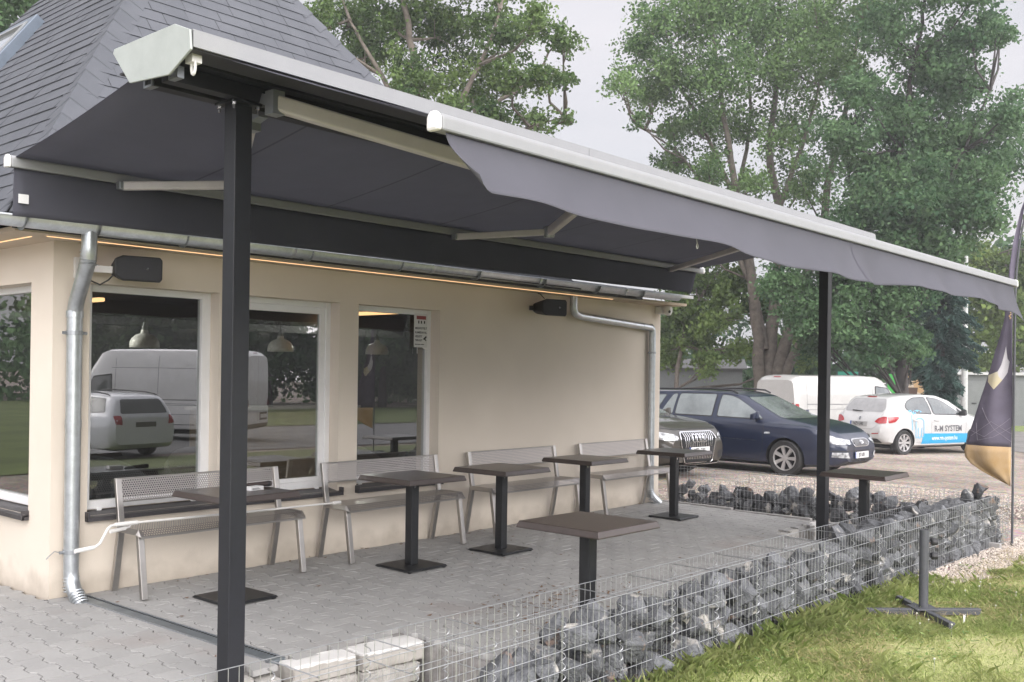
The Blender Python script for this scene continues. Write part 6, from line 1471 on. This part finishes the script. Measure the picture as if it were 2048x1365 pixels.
# ---- vans
def van(name, loc, az, label, H, L, group, pnt, rear_glass=False, split=False):
    a, b = -L/2, L/2; hz = H
    S = dict(x=(a,b), top=[(a,H-.18),(a+.10,H-.06),(a+.3,H-.01),(0,H),(b-1.75,H-.02),(b-1.5,H-.10),(b-.75,1.16 if H < 2.2 else 1.30),(b-.3,1.02 if H < 2.2 else 1.14),(b-.08,.86),(b,.70)],
       belt=[(a,1.02),(a+.2,1.05),(b-1.1,1.04),(b-.5,.96),(b-.1,.76),(b,.62)], w=[(a,.86),(a+.12,.925),(0,.955),(b-.9,.945),(b-.4,.86),(b-.12,.72),(b,.60)], wr=[(a,.76),(a+.2,.80),(b-1.8,.80),(b-1.4,.74),(b-.75,.76),(b-.3,.66),(b,.5)], bot=[(a,.38),(a+.15,.28),(b-.5,.24),(b,.32)], win=.09, bulge=.03, shoulder=.975)
    t = start_car(name, loc, az, label, 'van', S, pnt, (a+1.02,b-.92), .335, group, spokes=8)
    zr = H-.22
    for v in ('right','left'):
        s = patch('window_seal', [(b-1.95,1.10),(b-1.03,1.07),(b-1.32,H-.36 if H < 2.2 else 1.78),(b-1.92,H-.30 if H < 2.2 else 1.86)], v, SEAL, .003, .1, r=.05)
        patch('front_window', [(b-1.91,1.13),(b-1.10,1.10),(b-1.36,H-.38 if H < 2.2 else 1.74),(b-1.88,H-.33 if H < 2.2 else 1.81)], v, GLS, .007, .1, s, r=.04)
        g = mat('van_gap',(.22,.22,.22),.6)
        ln = [[(b-2.02,.34),(b-2.02,H-.28)],[(b-1.0,.5),(b-1.0,1.05)],[(a+.42,.35),(a+.42,H-.2)] if not split else [(b-3.3,.35),(b-3.3,H-.2)],[(a+.05,.98),(b-2.05,.98)],[(a+1.5,1.02),(b-2.1,1.02)]]
        if split: ln += [[(a+.05,H-.55),(b-1.9,H-.55)],[(a+.05,.72),(b-2,.72)]]
        ribbons('panel_gap', ln, v, g, .014, .004)
        ribbons('door_rail', [[(a+.4,1.13),(b-3.3 if split else b-3.0,1.13)]], v, mat('grey_rail',(.20,.20,.20),.6), .03, .006)
        patch('door_handle', [(b-1.85,.95),(b-1.65,.95),(b-1.66,.99),(b-1.84,.99)], v, SEAL, .02, .1, r=.015)
        ribbons('sill_band', [[(a+.1,.40),(a+.55,.40)],[(a+1.5,.36),(b-1.4,.36)]], v, M['black_trim'], .16 if split else .08, .010)
    patch('windshield', [(-.76,1.14 if H < 2.2 else 1.28),(.76,1.14 if H < 2.2 else 1.28),(.66,H-.20 if H < 2.2 else 1.98),(-.66,H-.20 if H < 2.2 else 1.98)], 'front', GLS, .006, .1, r=.06)
    for s in (-1,1):
        patch('tail_light', [(s*.74,.95),(s*.83,.95),(s*.83,1.16),(s*.76,1.16)], 'rear', M['red_lens'], .012, .06, r=.02)
        patch('tail_light_side', [(a+.02,.92),(a+.13,.92),(a+.13,1.14),(a+.03,1.14)], 'right' if s < 0 else 'left', M['red_lens'], .010, .06, r=.02)
        mirror_(b-1.15,.86,1.22, SEAL, s)
        patch('headlight', [(s*.48,.80),(s*.78,.84),(s*.80,.98),(s*.56,.90)], 'front', M['lens'], .012, .06, r=.03)
    ribbons('door_gap', [[(0,.45),(0,H-.12)]] if split else [[(-.76,.52),(.76,.52)]], 'rear', mat('van_gap2',(.25,.25,.25),.6), .014, .005)
    if rear_glass: patch('rear_screen', [(-.68,1.12),(.68,1.12),(.60,H-.25),(-.60,H-.25)], 'rear', pnt, .004, .1, r=.06)
    patch('brake_light', [(-.16,H-.085),(.16,H-.085),(.15,H-.06),(-.15,H-.06)], 'rear', M['red_lens'], .012, .1)
    patch('bumper', [(-.84,.33),(.84,.33),(.84,.46),(-.84,.46)], 'rear', M['black_trim'], .016, .08, r=.03)
    patch('plate_recess', [(-.30 if not split else .15,.55),(.30 if not split else .75,.55),(.30 if not split else .75,.78),(-.30 if not split else .15,.78)], 'rear', M['black_trim'] if split else g, .008, .08)
    patch('front_bumper', [(-.66,.33),(.66,.33),(.68,.50),(-.68,.50)], 'front', M['black_trim'], .012, .08, r=.03)
    return t
van('van', (28.9,5.4,ground_z(29)-.02), radians(-24), 'white panel van parked behind the blue estate car', 1.97, 4.9, 'white panel vans', P_VAN, True)
P_BRIGHT = paint('boosted_white_van_paint', (.80,.80,.80))  # brightness raised in the paint so the van's window reflection shows strongly
# parked behind the viewer; the photograph shows them mirrored in the windows
van('van', (15.2,-19.9,-.48), radians(-125), 'tall white panel van mirrored in the two nearest windows', 2.58, 5.9, 'white panel vans', P_BRIGHT, False, True)
plate('rear', .45, .665, '', off=.02)
estate('estate_car', (10.9,-15.8,-.47), radians(-97), 'pale silver estate car mirrored in the nearest front window', P_SILVER, GLS)
plate('rear', .0, .78, '', off=.014, dirt=mat('brown_plate',(.10,.09,.075),.6))
# ================================================================== trees and background
def leaf_cloud(clumps, dens, size, seed, squash=.85, flat=.35, base=.5, spread=.22):
    r = np.random.default_rng(seed); PP = []; TT = []
    for cx, cy, cz, rad in clumps:
        ns = int(10 + 9*rad); d = r.normal(size=(ns,3)); d /= np.linalg.norm(d,axis=1)[:,None]
        sub = d*(rad*r.uniform(.2,1.25,(ns,1)))*np.array([1,1,squash]); n = int(dens*rad*rad)
        k = r.integers(0,ns,n); sg = rad*r.uniform(.14,.34,ns)
        p = np.array([cx,cy,cz]) + sub[k] + r.normal(size=(n,3))*sg[k][:,None]*np.array([1,1,.75])
        st = np.clip(base + r.normal(0,.16) + r.normal(0,.17,ns),0,1)
        t = np.clip(st[k] + r.normal(0,.09,n) , 0, 1)
        a = r.normal(size=(n,3)); a /= np.linalg.norm(a,axis=1)[:,None]
        up = r.normal(size=(n,3))*np.array([1,1,1]) + np.array([0,0,flat]); b = np.cross(a,up); b /= np.linalg.norm(b,axis=1)[:,None]+1e-6
        s = size*r.uniform(.55,1.25,n)[:,None]; a = a*s; b = b*s*.62
        dz = np.stack([np.zeros(n),np.zeros(n),-.25*s[:,0]],1)
        PP.append(np.stack([p-a, p-a*.1-b+dz*.3, p+a+dz, p-a*.1+b+dz*.3],1)); TT.append(t)
    return np.concatenate(PP), np.concatenate(TT)
def limb_mesh(limbs, ground, seed, clumps=None, twigs=True):
    m = MB(); r = random.Random(seed)
    for pts, r0, r1 in limbs:
        P = [Vector(p) for p in pts]; dense = []
        for i in range(len(P)-1):
            a = P[max(i-1,0)]; b = P[i]; c = P[i+1]; d = P[min(i+2,len(P)-1)]
            for k in range(4):
                t = k/4; dense.append(.5*((2*b)+(c-a)*t+(2*a-5*b+4*c-d)*t*t+(3*b-a-3*c+d)*t**3))
        dense.append(P[-1]); n = len(dense)
        dense = [p + Vector((r.uniform(-1,1),r.uniform(-1,1),0))*.05 for p in dense]
        m.tube(dense, [.78*(r0+(r1-r0)*(i/(n-1))**.7) for i in range(n)], 9)
    if clumps and twigs:
        J = [Vector(p) for pts, _, _ in limbs for p in pts[1:]]
        for cx, cy, cz, rad in clumps:
            c = Vector((cx,cy,cz)); cand = [j for j in J if j.z < c.z + .3] or J
            j = min(cand, key=lambda q: (q-c).length); mid = (j+c)/2 + Vector((r.uniform(-.2,.2),r.uniform(-.2,.2),-.08*(c-j).length))
            m.tube([j, mid, c], [.05,.035,.012], 5)
            for q in range(2):
                e = c + Vector((r.gauss(0,1),r.gauss(0,1),r.gauss(0,.8)))*rad*.5; m.tube([mid.lerp(c,.5), e], [.02,.006], 4)
    return m
def tree(label, clumps, limbs, mt, bark, dens, size, seed, group='trees behind the restaurant and car park', **kw):
    x, y, z = limbs[0][0][0]; g = ground_z(x); 
    limbs = [([(p[0][0],p[0][1],min(g-.1,p[0][2]))]+list(p) if i == 0 or p[0][2] < g+1.2 else list(p), a, b) for i, (p, a, b) in enumerate(limbs)]
    t = thing('tree', (x,y,g), label, 'tree', group)
    limb_mesh(limbs, g, seed, clumps).build('trunk', bark, t, smooth=60)
    P, T = leaf_cloud(clumps, dens, size, seed, **kw)
    P = P - np.array([x,y,g]); o = fast_polys('crown', P, mt, T); o.parent = t
    return t
tree('tall many stemmed poplar standing behind the white panel van', POPLAR_CLUMPS, POPLAR_LIMBS, M['leaf_poplar'], M['bark'], 1000, .072, 11)
tree('broad dense dark green tree to the right of the poplar', BROAD_CLUMPS, BROAD_LIMBS, M['leaf_broad'], M['bark_dark'], 1800, .074, 12, base=.45)
tree('low bushy lime green tree behind the end of the restaurant wall', LIME_CLUMPS, LIME_LIMBS, M['leaf_lime'], M['bark'], 1900, .085, 13)
tree('leafy tree rising behind the shingle roof', ASH_CLUMPS, ASH_LIMBS, M['leaf_ash'], M['bark'], 2300, .062, 14)
tree('tree showing above the left edge of the shingle roof', CORNER_CLUMPS, CORNER_LIMBS, M['leaf_broad'], M['bark'], 1500, .08, 15)
tree('yellow green bushy tree behind the grey garages', HEDGE_CLUMPS, HEDGE_LIMBS, M['leaf_hedge'], M['bark'], 800, .13, 16)
# far hedge that reads as one mass
hc = []
rr = random.Random(8)
for k in range(70): hc.append((rr.uniform(46,56), rr.uniform(9,32), rr.uniform(.2,5.2), rr.uniform(.9,1.6)))
for k in range(46): hc.append((rr.uniform(52,60), rr.uniform(-6,12), rr.uniform(2.2,8.5), rr.uniform(1.2,2.0)))
for k in range(80): hc.append((rr.uniform(-18,75), rr.uniform(-54,-49), rr.uniform(.3,8.5), rr.uniform(1.6,2.6)))
for k in range(46): hc.append((rr.uniform(-46,-40), rr.uniform(-40,45), rr.uniform(.3,7.0), rr.uniform(1.8,2.8)))
for k in range(90): hc.append((rr.uniform(-5,70), rr.uniform(-51,-47), rr.uniform(-.2,3.0), rr.uniform(1.4,2.2)))
for k in range(40): hc.append((rr.uniform(-45,6), rr.uniform(42,48), rr.uniform(.3,7.0), rr.uniform(1.8,2.8)))
P, T = leaf_cloud(hc, 150, .22, 21, base=.35); tag(fast_polys('far_thicket', P, M['leaf_broad'], T), 'dark leafy thicket closing the view all round beyond the car park', 'thicket', kind='stuff')
# blue green spruce
sx_, sy_ = 35.3, 4.55; g = ground_z(sx_)
t = thing('spruce_tree', (sx_,sy_,g), 'drooping blue green spruce beside the lamp post and the white hatchback', 'tree')
m = MB(); m.tube([(0,0,-.1),(.05,0,3.5),(0,0,7.2)], [.2,.13,.02], 9); m.build('trunk', M['bark_dark'], t, off=(0,0,0), smooth=60)
r = np.random.default_rng(31); PP = []; TT = []; z = .75
while z < 7.0:
    Lb = float(np.interp(z, [.7,1.6,2.2,3.4,5,7.2], [.62,.72,1.15,1.35,.95,.15]))
    for k in range(9):
        a = r.uniform(0,2*pi); L_ = Lb*r.uniform(.7,1.1); n = int(150*L_)
        u = r.uniform(.12,1,n)**.8; px = u*L_; pz = z - .38*u*u*L_ + .10*u*L_
        w_ = r.normal(0,.10,n)*(1-u*.5)
        p = np.stack([px*cos(a)-w_*sin(a), px*sin(a)+w_*cos(a), pz - np.abs(r.normal(0,.09,n))],1)
        d = np.stack([cos(a)+r.normal(0,.5,n), sin(a)+r.normal(0,.5,n), -.5+r.normal(0,.3,n)],1); d /= np.linalg.norm(d,axis=1)[:,None]
        s_ = np.cross(d, r.normal(size=(n,3))); s_ /= np.linalg.norm(s_,axis=1)[:,None]+1e-6
        ln = r.uniform(.06,.14,n)[:,None]; PP.append(np.stack([p-d*ln-s_*.012, p-d*ln+s_*.012, p+d*ln+s_*.018, p+d*ln-s_*.018],1)); TT.append(np.clip(r.uniform(.2,.6)+.3*u+r.normal(0,.12,n),0,1))
    z += .24
o = fast_polys('crown', np.concatenate(PP), M['needle'], np.concatenate(TT)); o.parent = t

# garages, lamp post, signs and stalls at the back of the car park
def gpt(x, y, z): return (x, y, z)
t = thing('garage_row', (47.0,3.5,ground_z(47)), 'row of low pale grey garages with a flat white edged roof behind the flag', 'garage')
m = MB(); A = Vector((45.6,7.9,0)); d = Vector((.653,-.757,0)).normalized(); nrm = Vector((.757,.653,0))
def gbox(mb, a0, a1, n0, n1, z0, z1):
    V = [A+d*a+nrm*n_ for a in (a0,a1) for n_ in (n0,n1)]; g0 = ground_z(47)
    mb.add([(V[i].x,V[i].y,g0+zz) for zz in (z0,z1) for i in (0,2,3,1)], [(3,2,1,0),(4,5,6,7),(0,1,5,4),(1,2,6,5),(2,3,7,6),(3,0,4,7)])
gbox(m, 0, 12.5, .05, 5, -.2, 2.24); m.build('wall', M['skin_shed'], t)
m = MB(); gbox(m, -.15, 12.7, -.12, 5.2, 2.24, 2.36); m.build('roof', mat('white_roof_edge',(.45,.45,.45),.6), t)
for k in range(4):
    m = MB(); gbox(m, .35+3.05*k, 2.95+3.05*k, -.0, .049, -.05, 1.98); dd = m.build('door', mat('garage_door',(.15,.16,.16),.55,var=.1,vscale=3), t)
    m = MB(); gbox(m, 1.5+3.05*k, 1.7+3.05*k, -.04, -.001, .95, 1.0); m.build('handle', M['black_trim'], dd)
t = thing('lamp_post', (42.2,5.78,ground_z(42)), 'pale concrete lamp post standing beside the spruce', 'lamp post')
m = MB(); m.lathe([(.14,-.2),(.13,1),(.075,7.2),(0,7.2)], 14); m.build('post', mat('pale_concrete_post',(.50,.51,.50),.85,var=.1), t, off=(0,0,0), smooth=40)
m = MB(); m.tube([(0,0,7.1),(-.3,.3,7.5),(-1.0,.9,7.6)], .035, 8); m.cbox((-1.2,1.05,7.58),(.55,.25,.12),rz=radians(-42)); m.build('lamp_arm', M['skin_shed'], t, off=(0,0,0))
def board(name, x, y, w, z0, z1, mt, label, cat, az=radians(-68)):
    t = thing(name, (x,y,ground_z(x)), label, cat, rz=az)
    m = MB(); m.box((-w/2,-.03,z0),(w/2,.03,z1)); o = m.build('panel', mt, t, off=(0,0,0))
    m = MB(); [m.box((s*(w/2)-.035,-.035,-.1),(s*(w/2)+.035,.035,z1+.03)) for s in (-1,1)]; m.build('frame', M['black_trim'] if z0 > .8 else M['skin_shed'], t, off=(0,0,0)); return t, o
t, o = board('advertising_board', 38.9,6.75, .98, .72, 2.35, mat('orange_poster',(.52,.32,.15),.7,col2=(.60,.44,.26),vscale=2.5), 'orange advertising board with a brown cup picture behind the white hatchback', 'sign')
m = MB(); R = Matrix.Rotation(pi/2,4,'X'); m.prism([(-.16,1.05),(.16,1.05),(.24,1.62),(-.24,1.62)], .033,.037, R); m.build('cup_print', mat('brown_print',(.10,.06,.045),.7), o, off=(0,0,0))
m = MB(); m.prism([(-.30,1.63),(.10,1.63),(.02,1.95),(-.2,2.05)], .033,.038, R); m.prism([(.08,1.1),(.40,.9),(.46,1.35),(.22,1.45)], .033,.036, R); m.build('cream_print', mat('cream_print',(.60,.52,.42),.7), o, off=(0,0,0))
board('banner', 39.6,5.95, .42, .72, 2.2, mat('white_banner',(.62,.62,.62),.7), 'narrow white banner right of the orange board', 'sign')
board('green_board', 44.1,9.3, .6, .5, 2.2, mat('bright_green_board',(.06,.42,.08),.6), 'bright green board between the van and the orange board', 'sign')
t, o = board('street_sign', 43.9,11.3, .95, 1.72, 2.28, mat('teal_sign',(.03,.25,.18),.5), 'small teal green sign on posts above the white van', 'sign')
t = thing('market_stall', (45.5,10.4,ground_z(45.5)), 'low stall with pale shelves behind the white van cab', 'stall', rz=radians(-68))
m = MB(); m.box((-2.0,-.4,0),(1.0,.4,.9)); m.build('counter', M['skin_shed'], t, off=(0,0,0))
m = MB(); [m.box((-2.0,-.45,z),(1.0,.35,z+.05)) for z in (.95,1.35,1.75)]; m.build('shelf_row', M['white_film'], t, off=(0,0,0))
m = MB(); [m.box((x-.03,-.45,0),(x+.03,-.39,1.85)) for x in (-2,-1.0,0,1.0)]; m.build('upright', M['white_film'], t, off=(0,0,0))
m = MB(); rr = random.Random(3); [m.box((-1.9+.28*k,-.3,z),(-1.9+.28*k+rr.uniform(.12,.24),.1,z+rr.uniform(.12,.28))) for k in range(10) for z in (1.0,1.4)]; m.build('goods', mat('mixed_goods',(.35,.25,.22),.7,col2=(.20,.28,.22),vscale=3), t, off=(0,0,0))
t = thing('shed', (38.5,16.2,ground_z(38.5)), 'grey sheet metal shed behind the blue estate car', 'shed', rz=radians(-60))
m = MB(); m.box((-2.2,0,-.1),(2.2,3,2.3)); m.build('wall', M['skin_shed'], t, off=(0,0,0))
m = MB(); m.add([(-2.4,-.2,2.3),(2.4,-.2,2.3),(2.4,3.2,2.75),(-2.4,3.2,2.75),(-2.4,-.2,2.25),(2.4,-.2,2.25),(2.4,3.2,2.7),(-2.4,3.2,2.7)], [(0,1,2,3),(7,6,5,4),(0,4,5,1),(1,5,6,2),(2,6,7,3),(3,7,4,0)]); m.build('roof', mat('dark_shed_roof',(.10,.10,.10),.7), t, off=(0,0,0))
# grass bank and asphalt strip far right
bk_ = MB(); bk_.add([(x,y,ground_z(x)+.02) for x,y in ((41,-6),(47,-9),(54,2),(45,6.5),(41.5,5.0))], [(0,1,2,3,4)]); tag(bk_.build('verge', mat('far_verge',(.19,.24,.075),.95,var=.3,vscale=2)), kind='structure')
bk_ = MB(); bk_.add([(x,y,ground_z(x)+.012) for x,y in ((24,-9),(40,-14),(42,4),(36,6),(29.5,1.5),(26,-1.5))], [(0,1,2,3,4,5)]); tag(bk_.build('asphalt', mat('worn_asphalt',(.20,.19,.18),.9,var=.25,vscale=1.5,fine=.2,fscale=60)), kind='structure')
# ---- what the windows mirror: a road and a belt of trees beyond the lawn
rd = MB(); rd.add([(x,y,ground_z(x,y)+.016) for x,y in ((-30,-24),(12,-24),(40,-24),(40,-14.5),(12,-14.5),(-30,-14.5))], [(0,1,4,5),(1,2,3,4)]); tag(rd.build('road', mat('grey_road',(.16,.16,.16),.9,var=.15,vscale=2)), kind='structure')
vg = MB(); vg.add([(x,y,ground_z(x,y)+.016) for x,y in ((-30,-40),(12,-40),(60,-40),(60,-24.2),(12,-24.2),(-30,-24.2))], [(0,1,4,5),(1,2,3,4)]); tag(vg.build('meadow', mat('meadow_grass',(.10,.13,.04),.95,var=.3,vscale=.6)), kind='structure')
vg = MB(); vg.add([(x,y,ground_z(x,y)+.016) for x,y in ((-45,9),(2,9),(2,42),(-45,42))], [(0,1,2,3)]); tag(vg.build('side_meadow', bpy.data.materials['meadow_grass']), kind='structure')
rc = random.Random(12); cl = [(rc.gauss(0,1.7),rc.gauss(0,1.7),rc.uniform(2.2,8.5),rc.uniform(.9,1.5)) for _ in range(30)]
t0_ = thing('tree', (10,-44,ground_z(10,-44)), 'round crowned dark tree mirrored in the restaurant windows', 'tree', 'trees mirrored in the windows')
m = MB(); m.tube([(0,0,-.1),(.1,0,2.5),(0,.1,6)], [.3,.22,.08], 8); m.build('trunk', M['bark_dark'], t0_, off=(0,0,0), smooth=60)
P, T = leaf_cloud(cl, 110, .3, 41, base=.25); o = fast_polys('crown', P, M['leaf_broad'], T); o.parent = t0_
k0 = kids(t0_)
for i, x in enumerate((-10,-3,3.5,16,23,29,36,43,50)): copy_thing(t0_, (x, -44+rc.uniform(-4,3), ground_z(x,-44)), rc.uniform(0,6), 'round crowned dark tree mirrored in the restaurant windows', children=k0)
# ================================================================== sky, sun, camera
SUN_EL, SUN_AZ = radians(27), radians(-112)   # direction towards the sun, azimuth from +x
w = bpy.data.worlds.new('World'); SC.world = w; w.use_nodes = True
nt = w.node_tree; nt.nodes.clear(); L = nt.links.new
out = nt.nodes.new('ShaderNodeOutputWorld'); bg = nt.nodes.new('ShaderNodeBackground'); L(bg.outputs[0], out.inputs[0]); bg.inputs[1].default_value = .1
sky = nt.nodes.new('ShaderNodeTexSky'); sky.sky_type = 'NISHITA'; sky.sun_disc = False; sky.sun_elevation = SUN_EL; sky.sun_rotation = pi/2 - SUN_AZ; sky.air_density = 1.0; sky.dust_density = 3.0
tc = nt.nodes.new('ShaderNodeTexCoord')
n1 = N(nt, 'ShaderNodeTexNoise', Scale=1.6, Detail=6.0, Roughness=.5); mp = nt.nodes.new('ShaderNodeMapping'); mp.inputs['Scale'].default_value = (1,1,2.6); mp.inputs['Location'].default_value = (.3,.9,.2); L(tc.outputs['Generated'], mp.inputs[0]); L(mp.outputs[0], n1.inputs['Vector'])
rp = nt.nodes.new('ShaderNodeValToRGB'); L(n1.outputs[0], rp.inputs[0])
rp.color_ramp.elements[0].position = .34; rp.color_ramp.elements[0].color = (4.25,4.3,4.6,1)
rp.color_ramp.elements[1].position = .66; rp.color_ramp.elements[1].color = (6.2,5.85,5.95,1)
# overcast sky: brighter overhead, plus an added sun-side boost behind camera filling the terrace
sx = nt.nodes.new('ShaderNodeSeparateXYZ'); L(tc.outputs['Generated'], sx.inputs[0])
mr = N(nt, 'ShaderNodeMapRange'); L(sx.outputs[2], mr.inputs[0]); mr.inputs[1].default_value = .25; mr.inputs[2].default_value = .95; mr.inputs[3].default_value = .72; mr.inputs[4].default_value = .85
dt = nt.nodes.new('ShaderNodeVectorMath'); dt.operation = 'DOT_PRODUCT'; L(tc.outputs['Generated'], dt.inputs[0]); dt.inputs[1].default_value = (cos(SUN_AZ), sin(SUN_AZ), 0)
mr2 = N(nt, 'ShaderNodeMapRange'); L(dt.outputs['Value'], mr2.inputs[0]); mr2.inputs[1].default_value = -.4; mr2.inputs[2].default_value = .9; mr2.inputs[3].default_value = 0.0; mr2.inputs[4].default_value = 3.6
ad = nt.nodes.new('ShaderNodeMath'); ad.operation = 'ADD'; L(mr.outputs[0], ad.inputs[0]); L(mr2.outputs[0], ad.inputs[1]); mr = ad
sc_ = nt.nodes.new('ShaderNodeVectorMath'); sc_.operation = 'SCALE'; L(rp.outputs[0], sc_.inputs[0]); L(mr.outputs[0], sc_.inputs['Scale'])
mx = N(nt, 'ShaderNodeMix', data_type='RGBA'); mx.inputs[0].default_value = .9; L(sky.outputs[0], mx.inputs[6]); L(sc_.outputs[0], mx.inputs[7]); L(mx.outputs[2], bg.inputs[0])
sd = bpy.data.lights.new('Sun', 'SUN'); sd.energy = 1.0; sd.angle = radians(45); sd.color = (1,.96,.9)
so_ = bpy.data.objects.new('Sun', sd); COL.objects.link(so_)
dv = Vector((cos(SUN_EL)*cos(SUN_AZ), cos(SUN_EL)*sin(SUN_AZ), sin(SUN_EL))); so_.rotation_euler = dv.to_track_quat('Z','Y').to_euler(); so_.location = (0,0,30)

def haze():
    m, nt, out = new_mat('air_haze'); v = N(nt, 'ShaderNodeVolumePrincipled'); v.inputs['Color'].default_value = (.92,.94,.97,1); v.inputs['Density'].default_value = .0019; v.inputs['Anisotropy'].default_value = .2
    nt.links.new(v.outputs[0], out.inputs['Volume'])
    b = MB(); b.box((-70,-70,-3.5),(95,75,26)); o = b.build('haze', m); tag(o, 'thin pale haze in the air over the whole place', 'haze', kind='stuff')
haze()
cam = bpy.data.cameras.new('Camera'); co_ = bpy.data.objects.new('Camera', cam); COL.objects.link(co_); SC.camera = co_
YAW, PIT, ROLL = radians(41.0394), radians(.0875), radians(.7999)
d = Vector((cos(YAW)*cos(PIT), sin(YAW)*cos(PIT), sin(PIT))); r = Vector((sin(YAW), -cos(YAW), 0)); u = r.cross(d)
r2 = r*cos(ROLL) + u*sin(ROLL); u2 = -r*sin(ROLL) + u*cos(ROLL)
co_.matrix_world = Matrix(((r2.x,u2.x,-d.x,0.0),(r2.y,u2.y,-d.y,-6.7099),(r2.z,u2.z,-d.z,1.572),(0,0,0,1)))
cam.sensor_width = 36; cam.lens = 36*1981.65/2048; cam.shift_y = 59.29/2048; cam.clip_start = .05; cam.clip_end = 1500
SC.view_settings.view_transform = 'Standard'; SC.view_settings.look = 'None'; SC.view_settings.exposure = 1.12; SC.view_settings.gamma = 1.0
SC.render.engine = 'CYCLES'; SC.cycles.use_denoising = True; SC.cycles.max_bounces = 6; SC.cycles.transparent_max_bounces = 16; SC.cycles.caustics_reflective = False; SC.cycles.caustics_refractive = False
SC.cycles.sample_clamp_indirect = 6
SC.render.resolution_x, SC.render.resolution_y = 1024, 682
SC.cycles.volume_bounces = 0
